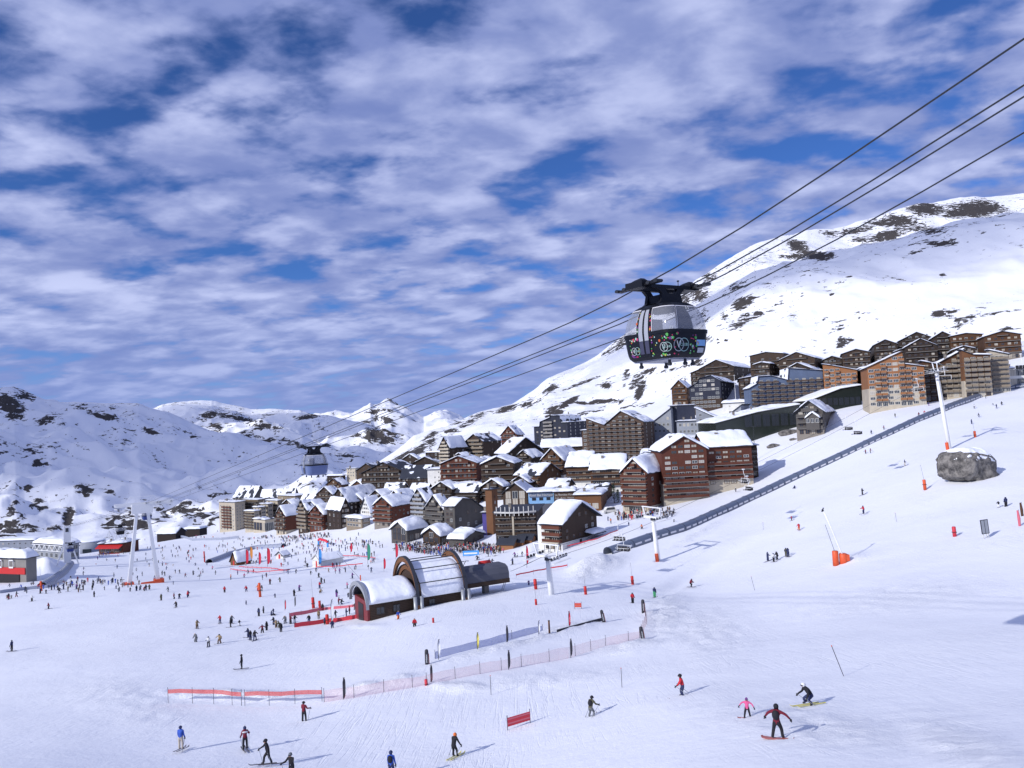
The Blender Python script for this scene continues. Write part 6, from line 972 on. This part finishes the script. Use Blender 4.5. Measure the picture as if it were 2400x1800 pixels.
r_ = BL['restaurant'][-1]; w, d, h, _ = r_['dims']; b = MB(); b.hexa([(-w, -3.2, h*.55), (0, -3.2, h*.55), (0, -.05, h*.8), (-w, -.05, h*.8)], [(-w, -3.2, h*.62), (0, -3.2, h*.62), (0, -.05, h*.9), (-w, -.05, h*.9)]); b.obj('awning', ['red_paint'], r_)
for k in range(3):
    x = -w*.8+k*w*.3; b = MB()
    for q in ((-2, -2), (2, -2), (2, 2), (-2, 2)): b.bar((x+q[0], 5+q[1], h), (x, 5, h+7), .25)
    b.obj('tent_mast', ['white_steel'], r_)
g = hit(206, 1296); s = depth(g)/F; root = empty('round_hall', g); tag(root, 'round pale grey hall with a snow roof left of the red awning', 'building'); MB().tube([(0, 7, -3), (0, 7, 26*s)], 27*s, 28).obj('wall', ['panel_grey'], root, smooth=True); b = MB(); b.ball((0, 7, 26*s), 28*s, n=28, m=8, sz=(1, 1, .13)); b.obj('roof_snow', ['snow'], root, smooth=True); MB().box(-3, 3, 7-27*s-.2, 7-27*s+1, 0, 3).obj('door', ['dark_glazing'], root)

def outcrop(px, py, rw, lb, seed):
    g = hit(px, py); rx = mpx(g, rw); nu, nv = 40, 24; th = np.linspace(0, 2*math.pi, nu); ph = np.linspace(.02, math.pi-.02, nv); T, PH = np.meshgrid(th, ph, indexing='ij'); r = 1+.7*fbm(np.cos(T)*1.6+seed+PH, np.sin(T)*1.6+seed, seed, 4); x = np.cos(T)*np.sin(PH)*r; y = np.sin(T)*np.sin(PH)*r; z = np.cos(PH)*r
    o = link('rock_outcrop', grid_mesh('rock_outcrop', np.stack([x*rx, y*rx*.6, z*rx*.32], -1).reshape(-1, 3), nu, nv, bpy.data.materials['boulder_rock']), None, g); tag(o, lb, 'rock', 'rock outcrops')
outcrop(1700, 1035, 22, 'dark rocks at the foot of the bank right of the red-brown building', 2); outcrop(1852, 1016, 26, 'brown rock ledge left of the grey chalet', 4); outcrop(1815, 1046, 18, 'long rock ledge on the bank below the sports centre', 6); outcrop(1860, 1030, 10, 'small rock below the grey chalet', 8); outcrop(1672, 1052, 14, 'low rocks beside the right end of the red-brown building', 9)
# ================================================================ PEOPLE
CLOTH = dict(black=(.016, .016, .022), navy=(.025, .035, .10), blue=(.04, .10, .45), red=(.50, .025, .04), maroon=(.16, .014, .03), pink=(.60, .10, .25), grey=(.13, .14, .16), olive=(.10, .095, .06), white=(.66, .67, .70), orange=(.65, .16, .04), yellow=(.65, .55, .08), green=(.05, .30, .12), mint=(.40, .66, .62), beige=(.45, .40, .34), purple=(.16, .05, .22), brown=(.12, .07, .04), tan=(.30, .22, .13))
for k, c in CLOTH.items(): mat('cloth_'+k, c, rough=.8, var=.18, vscale=6)
mat('skin', (.42, .24, .17)); mat('boot', (.03, .03, .035), rough=.4); mat('ski_top', (.10, .09, .10), rough=.3); mat('ski_yellow', (.55, .5, .12), rough=.3); mat('board_red', (.40, .12, .10), rough=.3)
def pose(lean=.12, bend=.12, stance=.13, stride=0.0, arms=((.25, .35, .6), (.25, .35, .6)), side=0.0, twist=0.0, sit=False):
    """joint positions of a 1.75 m figure facing -y; arms: (out, forward, elbow bend)"""
    hz = .93-bend*.55 if not sit else .22; J = {}; J['pel'] = Vector((side*.25, .10*bend*2 if not sit else .0, hz))
    td = Vector((-side*.3, -math.sin(lean), math.cos(lean))); td.normalize(); J['sp'] = J['pel']+td*.22; J['ch'] = J['pel']+td*.43; J['nk'] = J['ch']+td*.13; J['hd'] = J['nk']+Vector((td.x*.4, td.y*.5-.02, 1)).normalized()*.115; J['tp'] = J['hd']+Vector((0, td.y*.3, 1)).normalized()*.11
    for s, nm in ((-1, 'l'), (1, 'r')):
        st = stride*s; J[nm+'h'] = J['pel']+Vector((s*.10, 0, -.05))
        if sit: J[nm+'k'] = Vector((s*.16, -.42, .36)); J[nm+'a'] = Vector((s*.18, -.75, .08)); J[nm+'t'] = J[nm+'a']+Vector((0, -.12, .10))
        else:
            J[nm+'a'] = Vector((s*stance, st, .11)); mid = (J[nm+'h']+J[nm+'a'])/2; J[nm+'k'] = mid+Vector((s*.01, -.02-bend*.42+st*.1, .02)); J[nm+'t'] = J[nm+'a']+Vector((s*.02, -.17, -.05))
        o, f, e = arms[0 if s < 0 else 1]; sh = J['ch']+Vector((s*.18, 0, .06)); J[nm+'s'] = sh; d = Vector((s*math.sin(o), -math.sin(f)*math.cos(o), -math.cos(f)*math.cos(o))); J[nm+'e'] = sh+d*.27; d2 = Vector((s*math.sin(o)*.6, -math.sin(f+e)*math.cos(o*.6), -math.cos(f+e)*math.cos(o*.6))); J[nm+'w'] = J[nm+'e']+d2*.24; J[nm+'g'] = J[nm+'w']+d2*.10
    return J
POSES = dict(stand=pose(.05, .03, .12, 0, ((.12, .1, .3), (.12, .1, .3))), relax=pose(.02, .02, .14, .05, ((.45, .15, 1.2), (.18, .2, .7))), glide=pose(.45, .38, .15, .06, ((.3, .5, .7), (.35, .4, .6))), tuck=pose(.75, .55, .2, .1, ((.35, .2, .8), (.5, .1, .5)), .35), stride=pose(.25, .15, .12, .26, ((.3, .7, .3), (.3, -.4, .4))), armsout=pose(.12, .22, .22, .08, ((1.15, .2, .2), (1.0, .2, .3))), lean=pose(.28, .22, .14, .04, ((.5, .1, .4), (.3, .5, .5)), .35), pole=pose(.18, .1, .16, 0, ((.35, .7, .9), (.3, .6, .8))), hips=pose(.02, .05, .2, 0, ((.75, -.2, 1.6), (.75, -.2, 1.6))), sit=pose(.1, 0, .1, 0, ((.4, .5, .5), (.6, -.5, .2)), 0, 0, True), bentover=pose(1.0, .2, .15, .1, ((.2, .9, .2), (.2, 1.1, .2))))
EDGES = [('pel', 'sp', 0), ('sp', 'ch', 0), ('ch', 'nk', 0), ('nk', 'hd', 5), ('hd', 'tp', 4)]
for s in 'lr': EDGES += [('pel', s+'h', 1), (s+'h', s+'k', 1), (s+'k', s+'a', 1), (s+'a', s+'t', 2), ('ch', s+'s', 0), (s+'s', s+'e', 0), (s+'e', s+'w', 0), (s+'w', s+'g', 3)]
RAD = dict(pel=.165, sp=.155, ch=.185, nk=.065, hd=.115, tp=.085); RAD.update({a+b: r for a in 'lr' for b, r in dict(h=.115, k=.085, a=.075, t=.06, s=.085, e=.065, w=.05, g=.052).items()})
_body = {}
def body_mesh(pn, sub):
    if (pn, sub) in _body: return _body[pn, sub]
    J = POSES[pn]; names = list(J); idx = {n: i for i, n in enumerate(names)}; me = bpy.data.meshes.new('body'); me.from_pydata([tuple(J[n]) for n in names], [(idx[a], idx[b]) for a, b, _ in EDGES], []); o = bpy.data.objects.new('body', me); COL.objects.link(o); o.modifiers.new('skin', 'SKIN')
    sv = me.skin_vertices[0].data
    for n, i in idx.items(): r = RAD[n]; sv[i].radius = (r*(.8 if n in ('pel', 'sp', 'ch') else 1), r); sv[i].use_root = n == 'pel'
    if sub: m = o.modifiers.new('sub', 'SUBSURF'); m.levels = sub; m.render_levels = sub
    dg = bpy.context.evaluated_depsgraph_get(); out = bpy.data.meshes.new_from_object(o.evaluated_get(dg)); bpy.data.objects.remove(o)
    seg = [(np.array(J[a]), np.array(J[b]), c, .5*(RAD[a]+RAD[b])) for a, b, c in EDGES]; ids = []
    for p in out.polygons:
        q = np.array(p.center); best = 9; bi = 0
        for a, b, c, r in seg:
            t = np.clip(np.dot(q-a, b-a)/np.dot(b-a, b-a), 0, 1); d = np.linalg.norm(q-a-t*(b-a))-r*.6
            if d < best: best, bi = d, c
        if bi in (4, 5): hd = np.array(J['hd']); bi = 5 if (q[1] < hd[1]-.045 and q[2] < hd[2]+.045) or q[2] < hd[2]-.06 else 4
        ids.append(bi)
    out.materials.clear()
    for k in range(6): out.materials.append(None)
    out.polygons.foreach_set('material_index', ids); out.polygons.foreach_set('use_smooth', [True]*len(ids)); _body[pn, sub] = out; return out
_col = {}
def dressed(pn, sub, jk, pt, hm):
    k = (pn, sub, jk, pt, hm)
    if k not in _col:
        me = body_mesh(pn, sub).copy(); me.name = 'person'
        for i, n in enumerate(('cloth_'+jk, 'cloth_'+pt, 'boot', 'cloth_black', 'cloth_'+hm, 'skin')): me.materials[i] = MATS[n]
        _col[k] = me
    return _col[k]
def ski_mesh(m='ski_top'):
    k = ('ski', m)
    if k not in _MC:
        b = MB(); pr = [(-.88, .06, .0), (-.84, .045, 0), (-.5, .04, 0), (.4, .037, 0), (.7, .045, 0), (.82, .05, .015), (.9, .035, .07), (.93, .012, .11)]
        for (y0, w0, z0), (y1, w1, z1) in zip(pr, pr[1:]): b.hexa([(-w0, -y0, z0), (w0, -y0, z0), (w1, -y1, z1), (-w1, -y1, z1)], [(-w0, -y0, z0+.03), (w0, -y0, z0+.03), (w1, -y1, z1+.03), (-w1, -y1, z1+.03)])
        _MC[k] = b.mesh('ski', [m])
    return _MC[k]
def pole_mesh():
    if 'pole' not in _MC: b = MB(); b.tube([(0, 0, .08), (0, 0, -1.1)], .016, 5); b.tube([(0, 0, -1.0), (0, 0, -1.02)], .05, 7); b.tube([(0, 0, .1), (0, 0, -.06)], .026, 6); _MC['pole'] = b.mesh('ski_pole', ['grey_steel'])
    return _MC['pole']
def glove_mesh(m):
    k = ('glove', m)
    if k not in _MC:
        b = MB(); b.ball((0, 0, 0), .052, n=8, m=5, sz=(.8, 1, 1.0))
        for i in range(4): x = -.036+i*.024; L_ = (.055, .066, .062, .05)[i]; b.tube([(x, -.03, -.02), (x, -.06, -.025-L_*.3), (x, -.045, -.03-L_*.8), (x, -.01, -.03-L_*.85)], [.014, .014, .013, .010], 5)
        b.tube([(.04, -.02, .01), (.055, -.055, -.01), (.03, -.075, -.03)], [.016, .015, .011], 5); _MC[k] = b.mesh('glove', [m])
    return _MC[k]
HEIGHT = 1.75
def person(g, pn, jk, pt, hm, yaw, hgt=1.75, near=0, skis='ski_top', extra=(), board=None):
    s = hgt/HEIGHT; root = empty('person', g, (0, 0, yaw)); root.scale = (s, s, s); J = POSES[pn]
    link('body', dressed(pn, 1 if near else 0, jk, pt, hm), root)
    c, sn = math.cos(yaw), math.sin(yaw); loc = lambda dx, dy: (g.x+(dx*c-dy*sn)*s, g.y+(dx*sn+dy*c)*s)
    if near >= 0:
        dz = lambda dx, dy: (gz(*loc(dx, dy))-g.z)/s
        pit = math.atan2(dz(0, -.8)-dz(0, .8), 1.6); rol = math.atan2(dz(.4, 0)-dz(-.4, 0), .8)
        if board:
            b = MB(); pr = [(-.8, .06, .09), (-.74, .12, .03), (-.5, .145, 0), (0, .125, 0), (.5, .145, 0), (.74, .12, .03), (.8, .06, .09)]
            for (y0, w0, z0), (y1, w1, z1) in zip(pr, pr[1:]): b.hexa([(-w0, -y0, z0), (w0, -y0, z0), (w1, -y1, z1), (-w1, -y1, z1)], [(-w0, -y0, z0+.025), (w0, -y0, z0+.025), (w1, -y1, z1+.025), (-w1, -y1, z1+.025)])
            b.obj('snowboard', [board], root, (0, 0, .01), (-pit, 0, R(80)))
        elif skis and pn not in ('sit',):
            for sx, nm in ((-1, 'l'), (1, 'r')): a = J[nm+'a']; link('ski', ski_mesh(skis), root, (a.x, a.y-.05, .015+dz(a.x, a.y)), (-pit, rol*0, 0))
        if near and not board:
            for nm, sx in (('l', -1), ('r', 1)):
                hnd = J[nm+'g']; back = 1.0 if pn in ('glide', 'tuck', 'lean') else .25; link('ski_pole', pole_mesh(), root, hnd, (back*(.9), sx*.12, 0))
    if near:
        for nm, sx in (('l', -1), ('r', 1)): d = (J[nm+'g']-J[nm+'w']).normalized(); o = link('glove', glove_mesh('cloth_black'), root, J[nm+'g']+d*.03); o.scale = (sx, 1, 1); o.rotation_euler = d.to_track_quat('-Z', 'Y').to_euler()
        h = J['hd']; b = MB(); b.ball((0, 0, 0), .128, n=12, m=7, sz=(.95, 1.08, .95)); o = b.obj('helmet', ['cloth_'+hm], root, h+Vector((0, .02, .05)), smooth=True)
        b = MB(); b.tube([(.085*math.sin(q), -.10*math.cos(q)-.012, 0) for q in np.linspace(-1.1, 1.1, 9)], .035, 6); b.obj('goggles', ['glass'], root, h+Vector((0, -.01, .02)), smooth=True)
        b = MB(); b.ball((0, -.118, -.035), .018, n=6, m=4, sz=(.8, 1, 1.3)); b.box(-.025, .025, -.105, -.098, -.085, -.075); b.obj('face', ['skin'], root, h, smooth=True)
    for e in extra:
        if e == 'backpack': ch = J['ch']; b = MB(); b.ball((0, 0, 0), .2, n=10, m=6, sz=(.85, .6, 1.2)); b.obj('backpack', ['cloth_black'], root, ch+Vector((0, .2, -.06)), smooth=True)
        if e == 'bobble': b = MB(); b.ball((0, 0, 0), .06, n=8, m=5); b.obj('bobble', ['cloth_white'], root, J['tp']+Vector((0, 0, .12)), smooth=True)
        if e == 'stripe': b = MB(); ch = J['ch']; b.tube([ch+Vector((0, 0, -.03)), ch+Vector((0, 0, .06))], [.225, .21], 14); o = b.obj('chest_band', ['cloth_white'], root, smooth=True); o.scale = (1, .85, 1)
    return root
NEAR = [  # feet px, feet py, pose, jacket, trousers, helmet, yaw deg (0 faces the camera), height, skis, extras, board, label
 (424, 1757, 'stand', 'blue', 'beige', 'navy', 175, 1.75, 'ski_top', (), None, 'skier seen from behind in blue jacket and pale trousers, lower left'),
 (575, 1758, 'relax', 'maroon', 'black', 'navy', -150, 1.72, 'ski_top', ('bobble', 'stripe'), None, 'skier in dark red and white striped jacket with bobble hat'),
 (628, 1791, 'stride', 'black', 'black', 'black', -70, 1.8, 'ski_top', (), None, 'all-black skier striding beside the striped jacket'),
 (684, 1826, 'pole', 'black', 'black', 'grey', -20, 1.72, 'ski_top', (), None, 'black-clad skier with grey helmet cut off by the bottom edge'),
 (713, 1693, 'relax', 'maroon', 'black', 'black', 160, 1.75, 'ski_top', (), None, 'skier in dark red jacket and black trousers below the tape fence'),
 (918, 1826, 'stand', 'blue', 'navy', 'navy', 170, 1.75, 'ski_top', ('backpack',), None, 'skier in bright blue hooded jacket cut off by the bottom edge'),
 (1067, 1774, 'lean', 'black', 'black', 'orange', 150, 1.7, 'ski_yellow', (), None, 'dark skier with an orange helmet at bottom centre'),
 (1386, 1682, 'glide', 'olive', 'grey', 'black', 140, 1.78, 'ski_top', ('backpack',), None, 'dark grey skier with backpack gliding away at centre right'),
 (1600, 1634, 'lean', 'red', 'navy', 'black', -95, 1.76, 'ski_top', (), None, 'leaning skier in red jacket and navy trousers'),
 (1752, 1683, 'armsout', 'pink', 'black', 'purple', -20, 1.22, None, (), 'board_red', 'child in pink and mint jacket snowboarding with arms out'),
 (1823, 1732, 'armsout', 'maroon', 'black', 'black', 150, 1.78, None, ('backpack',), 'board_red', 'snowboarder in dark red jacket with black backpack, nearest of all'),
 (1896, 1652, 'tuck', 'black', 'navy', 'white', -80, 1.78, 'ski_yellow', (), None, 'crouching black skier with pale helmet and yellowish skis'),
 (567, 1568, 'stand', 'black', 'black', 'black', -80, 1.76, 'ski_top', (), None, 'lone black skier above the red tape fence'),
 (28, 1526, 'stand', 'navy', 'black', 'grey', -100, 1.75, 'ski_top', (), None, 'lone dark blue skier near the left edge')]
for px, py, pn, jk, pt, hm, yw, hg, sk, ex, bd, lb in NEAR:
    o = person(hit(px, py), pn, jk, pt, hm, R(yw), hg*1.1, 1, sk, ex, bd); tag(o, lb, 'person', 'nearest skiers')
# the others: (photo x, photo y of the feet), read off enlargements of the photograph
def Z(x0, y0, s, t): return [(x0+a/s, y0+b/s) for a, b in t]
MID = Z(440, 1240, 5.03, [(110,1175),(95,1340),(245,1385),(375,1350),(380,1110),(505,1160),(515,1110),(610,1140),(740,1310),(792,1315),(715,1280),(880,1230),(930,1200),(1100,1222),(1045,1170),(1015,1135),(1080,1170),(840,1030),(895,1000),(985,1025),(1010,1000),(690,905),(1030,815),(435,755),(690,742),(830,735),(878,735),(1255,795),(1315,730),(1555,700),(1570,748),(1575,640),(1612,635),(970,655),(1090,630),(880,598),(930,570),(510,600),(590,540),(665,572),(712,528),(775,520),(325,540),(290,478),(140,596),(155,556),(180,520),(65,545),(130,500),(90,440),(65,335),(25,215),(65,260),(10,280),(15,400),(1185,530),(1275,525),(1450,540),(1515,510),(1545,570),(1660,512),(1740,524),(1792,527),(1860,510),(1725,466),(1705,455),(1758,452),(1970,484),(1985,478),(2165,512),(2130,480),(1940,582),(1880,700),(1985,766),(1890,806),(1930,808),(1755,802),(1780,902),(1812,905),(1592,972),(1430,1097),(1545,1062),(1212,1120),(1262,1112),(1150,1112),(1705,1166),(1620,1132),(1742,1050),(1870,1040),(1910,1015),(1975,970),(2005,1012),(5,800),
 (910,165),(940,170),(1025,160),(1100,145),(1305,300),(1265,305),(1225,345),(1365,290),(1400,292),(1435,290),(1495,260),(1535,220),(1680,190),(1700,140),(1780,135),(1755,222),(1785,227),(1815,227),(1830,190),(1855,152),(1920,137),(1985,132),(2015,82),(2105,152),(2155,162),(2080,192),(790,177),(755,197),(860,182),(650,150),(590,132),(430,65),(350,37),(155,107),(195,107),(60,107),(100,97),(300,107),(410,217),(445,222),(470,192),(360,225),(2175,400),(2195,395),(2160,405)])
LEFT = Z(0, 900, 3.016, [(50,1517),(62,1522),(80,1517),(115,1507),(70,1440),(150,1452),(177,1467),(225,1537),(345,1590),(285,1482),(270,1447),(325,1482),(345,1447),(365,1457),(410,1457),(420,1477),(450,1452),(455,1422),(480,1467),(505,1422),(540,1452),(550,1397),(590,1417),(620,1402),(660,1427),(690,1412),(697,1397),(720,1422),(742,1407),(665,1507),(588,1352),(590,1317),(680,1282),(755,1252),(815,1257),(828,1307),(805,1367),(790,1412),(820,1447),(858,1387),(920,1387),(972,1387),(965,1467),(988,1462),(1018,1467),(1032,1462),(1056,1457),(1095,1382),(1005,1357),(940,1352),(962,1322),(1145,1352),(1165,1357),(1200,1387),(1225,1422),(1190,1472),(1140,1532),(1230,1522),(1268,1522),(1325,1512),(1245,1580),(1310,1367),(1367,1352),(1240,1342),(1270,1342),(1150,1277),(1120,1317),(1175,1312),(1055,1292),(970,1257),(1040,1262),(1030,1212),(1080,1252),(1150,1222),(1210,1192),(1255,1197),(1270,1167),(1225,1152),(1335,1192),(1365,1182),(1332,1227),(1240,1227),(905,1187),(920,1207),(835,1222),(705,1222),(690,1242),(722,1220),(1422,1087),(1445,1092),(1385,1097),(1150,1182),(1125,1152),(1025,1107),(1062,1167),(500,1387)])
RIGHT = Z(1700, 1080, 3.16, [(490,442),(545,512),(315,742),(358,747),(385,732),(450,706),(466,712),(1015,252),(1025,392),(1330,37),(2025,347),(2080,342),(515,207),(78,230)])+Z(2000, 740, 3.95, [(700,837),(655,912),(608,937),(388,942),(285,1060),(168,1102),(115,1285),(158,1277),(1095,1007),(1165,944),(1225,767),(1295,832),(1327,860),(1375,832),(1120,860)])+Z(1100, 1240, 3.687, [(395,242),(415,242),(455,237),(375,307),(515,492),(170,302),(197,300),(70,267),(85,267),(165,237),(225,232),(252,207),(267,212),(297,207),(1412,642),(1602,592),(1915,500)])+Z(1200, 920, 3.687, [(1935,857),(1400,1122),(1125,1187),(830,1112),(855,1132),(1010,1152),(1340,1092)])+Z(780, 1260, 4.608, [(885,972),(705,885)])
LM = [('white portal tower', 310, 1350), ('left lift station', 60, 1390), ('grey conveyor', 140, 1380), ('red awning restaurant', 240, 1300), ('far left piste below the valley huts', 420, 1290), ('open piste below the portal tower', 330, 1420), ('lower left piste', 110, 1420), ('timber ski school hut', 540, 1340), ('ski school flags', 620, 1345), ('white ski school hut', 745, 1340), ('inflatable arch', 770, 1285), ('blue feather flag', 780, 1330), ('green feather flag', 865, 1335), ('terrace bars', 880, 1290), ('white apartment tower', 500, 1262), ('orange and white post', 612, 1395), ('lift queue entrance', 640, 1465), ('lift queue banners', 760, 1450), ('left end of the arched station', 830, 1420), ('middle of the open piste', 560, 1410), ('piste left of the lift queue', 500, 1490), ('foot of the arched station', 960, 1465), ('market huts', 1180, 1300), ('drive terminal', 1215, 1340), ('front chalet', 1400, 1240), ('orange-padded chairlift pylon', 1560, 1320), ('black banner', 1480, 1410), ('middle slope left of the snow lance', 1820, 1300), ('upper middle slope', 1860, 1220), ('tall chairlift pylon', 2150, 1080), ('upper walkway', 2120, 960), ('top right slope', 2300, 960), ('notice board', 2340, 1190), ('red-brown building', 1720, 1150), ('tunnel behind the ski school', 650, 1270), ('snow front crowd', 700, 1275)]
WEAR = [('black', 'black')]*5+[('navy', 'black')]*3+[('black', 'navy')]*2+[('grey', 'black'), ('grey', 'grey'), ('navy', 'navy'), ('navy', 'navy'), ('olive', 'olive'), ('black', 'grey'), ('navy', 'beige'), ('red', 'black'), ('maroon', 'black'), ('maroon', 'black'), ('blue', 'grey'), ('black', 'maroon'), ('purple', 'navy'), ('red', 'navy'), ('pink', 'black'), ('white', 'black'), ('black', 'white'), ('tan', 'brown'), ('navy', 'purple'), ('navy', 'grey'), ('orange', 'black')]
ORD = ['first', 'second', 'third', 'fourth', 'fifth', 'sixth', 'seventh', 'eighth', 'ninth', 'tenth', 'eleventh', 'twelfth', 'thirteenth', 'fourteenth', 'fifteenth', 'sixteenth', 'seventeenth', 'eighteenth', 'nineteenth', 'twentieth']+[f'{k}th' for k in range(21, 60)]
prng = random.Random(11); crowd = {}
FIX = {(round(440+1570/5.03), round(1240+748/5.03)): 'sit', (round(440+985/5.03), round(1240+1025/5.03)): 'sit', (round(1700+515/3.16), round(1080+207/3.16)): 'sit', (round(440+610/5.03), round(1240+1140/5.03)): 'hips'}
COLFIX = {(round(1700+490/3.16), round(1080+442/3.16)): ('red', 'black'), (round(1700+545/3.16), round(1080+512/3.16)): ('red', 'orange'), (round(1100+1412/3.687), round(1240+642/3.687)): ('red', 'black'), (round(1100+1602/3.687), round(1240+592/3.687)): ('navy', 'green'), (round(780+885/4.608), round(1260+972/4.608)): ('red', 'black'), (round(780+705/4.608), round(1260+885/4.608)): ('blue', 'orange'), (round(440+610/5.03), round(1240+1140/5.03)): ('black', 'white'), (round(440+830/5.03), round(1240+735/5.03)): ('orange', 'red'), (round(440+95/5.03), round(1240+1340/5.03)): ('grey', 'grey'), (round(440+375/5.03), round(1240+1350/5.03)): ('tan', 'brown'), (round(900*0+620/3.016), round(900+1402/3.016)): ('red', 'red')}
for px, py in MID+LEFT+RIGHT:
    lm = min(LM, key=lambda l: math.hypot(l[1]-px, (l[2]-py)*1.6))[0]; crowd.setdefault(lm, []).append((px, py))
PNAME = dict(stand='standing', relax='waiting', glide='gliding', stride='striding', armsout='with arms out', lean='leaning', pole='poling', hips='with hands on hips', sit='sitting', bentover='bending over')
for lm, pl in crowd.items():
    pl.sort()
    for k, (px, py) in enumerate(pl):
        g = hit(px, py); D = depth(g); hpx = 1.72*F/D; key = (round(px), round(py)); jk, pt = COLFIX.get(key) or prng.choice(WEAR); pn = FIX.get(key) or prng.choice(['stand', 'stand', 'relax', 'relax', 'glide', 'glide', 'stride', 'lean', 'pole', 'pole', 'armsout']); hm = prng.choice(('black', 'black', 'navy', 'grey', 'white', jk)); hg = prng.uniform(1.62, 1.84) if prng.random() > .12 else prng.uniform(1.1, 1.4)
        o = person(g, pn, jk, pt, hm, prng.uniform(-math.pi, math.pi), hg, 0 if hpx > 13 else -1)
        lab = f'{ORD[k]} person from left near the {lm}, in {jk} jacket' if len(pl) > 1 else f'person in {jk} jacket {PNAME[pn]} near the {lm}'
        tag(o, lab, 'person', 'people near the '+lm)
# dense terrace crowds read as one mass
def mass(name, lb, polys, n, seed):
    rg = random.Random(seed); b = MB(); mats = ['cloth_black', 'cloth_navy', 'cloth_red', 'cloth_grey', 'cloth_beige', 'cloth_white', 'cloth_blue', 'cloth_brown', 'wood_mid', 'skin']
    for (x0, x1, yl, yr, th), cnt in zip(polys, n):
        for k in range(cnt):
            t = rg.random(); px = x0+(x1-x0)*t; py = yl+(yr-yl)*t-th*rg.random(); g = hit(px, py); mi = rg.choice((0, 0, 0, 1, 1, 2, 3, 3, 4, 6, 7)); h = rg.uniform(1.2, 1.75); a = rg.random()*6.28; ca, sa = math.cos(a), math.sin(a); sc = h/1.75
            def T(x, y, z): return (g.x+(x*ca-y*sa)*sc, g.y+(x*sa+y*ca)*sc, g.z+z*sc)
            b.tube([T(0, 0, -.1), T(0, 0, .8), T(0, -.03, 1.15), T(0, -.03, 1.42), T(0, -.02, 1.5)], [.16*sc, .19*sc, .21*sc, .20*sc, .07*sc], 6, mi); b.ball(T(0, -.03, 1.63), .13*sc, rg.choice((9, 0, 7, 5)), n=6, m=4); b.tube([T(.22, 0, 1.38), T(.3, -.15, 1.1), T(.2, -.35, 1.05)], .06*sc, 5, mi); b.tube([T(-.22, 0, 1.38), T(-.3, -.12, 1.1), T(-.2, -.3, .95)], .06*sc, 5, mi)
            if rg.random() < .3: q = T(.6, .4, .0); b.box(q[0]-.5, q[0]+.5, q[1]-.4, q[1]+.4, q[2]+.68, q[2]+.74, rg.choice((8, 5, 8))); b.tube([(q[0], q[1], q[2]-.2), (q[0], q[1], q[2]+.7)], .05, 5, 8)
    o = b.obj(name, mats); tag(o, lb, kind='stuff'); return o
mass('terrace_crowd', 'dense crowd of skiers at tables on the terrace behind the arched station', [(925, 1060, 1290, 1308, 16), (960, 1160, 1296, 1300, 22), (1060, 1180, 1290, 1296, 14)], (120, 190, 80), 3)
mass('terrace_crowd', 'dense crowd on the terrace at the foot of the red-brown building', [(1440, 1580, 1222, 1212, 16)], (90,), 4); mass('terrace_crowd', 'crowd under the red awning at far left', [(232, 296, 1302, 1298, 8)], (50,), 5); mass('terrace_crowd', 'dark crowd and ski racks below the deep red chalet', [(660, 775, 1272, 1262, 12), (560, 660, 1268, 1262, 6)], (90, 30), 6)
mass('skier_crowd', 'far skiers scattered over the busy snow front in front of the chalets', [(470, 900, 1300, 1306, 36), (560, 800, 1330, 1330, 26), (30, 330, 1395, 1388, 26), (640, 900, 1290, 1290, 20), (330, 560, 1330, 1330, 50)], (70, 45, 40, 50, 26), 12)
# ================================================================ CLOUDS that shade the mountains (they drift left of and behind the camera)
def cloud(target, half, z, dens, seed, lb):
    t = (z-target[2])/SUND.z; c = Vector(target)+SUND*t; nu, nv = 64, 34; th = np.linspace(2*math.pi, 0, nu); ph = np.linspace(0, math.pi, nv); T, PH = np.meshgrid(th, ph, indexing='ij'); x = np.cos(T)*np.sin(PH); y = np.sin(T)*np.sin(PH); zz = np.cos(PH); wx = np.cos(T)*2.2; wy = np.sin(T)*2.2
    r = 1+1.0*fbm(wx+PH*1.3+seed, wy+seed, seed, 4); hx, hy, hz = half; V = np.stack([x*hx*r, y*hy*r, zz*hz*(1+.6*fbm(x*3+9, y*3, seed+2, 3))], -1).reshape(-1, 3)
    m = bpy.data.materials.new('cloud_vapour'); m.use_nodes = True; nt = m.node_tree; nt.nodes.remove(nt.nodes['Principled BSDF']); v = nt.nodes.new('ShaderNodeVolumePrincipled'); v.inputs['Density'].default_value = dens; v.inputs['Color'].default_value = (.95, .95, .97, 1); v.inputs['Anisotropy'].default_value = .5; nt.links.new(v.outputs[0], nt.nodes['Material Output'].inputs['Volume'])
    o = link('cloud', grid_mesh('cloud', V, nu, nv, m), None, c); tag(o, lb, kind='stuff')
cloud((-1000, 1750, 60), (1150, 760, 150), 1700, .0040, 3, 'flat grey-white cloud whose shadow lies on the left mountain')
cloud((-1000, 3300, 150), (1000, 480, 130), 1700, .0032, 8, 'flat cloud whose shadow lies on the ridge behind the left mountain')
cloud((480, 900, 100), (430, 230, 90), 1700, .0042, 5, 'small cloud shading the middle of the right mountainside')
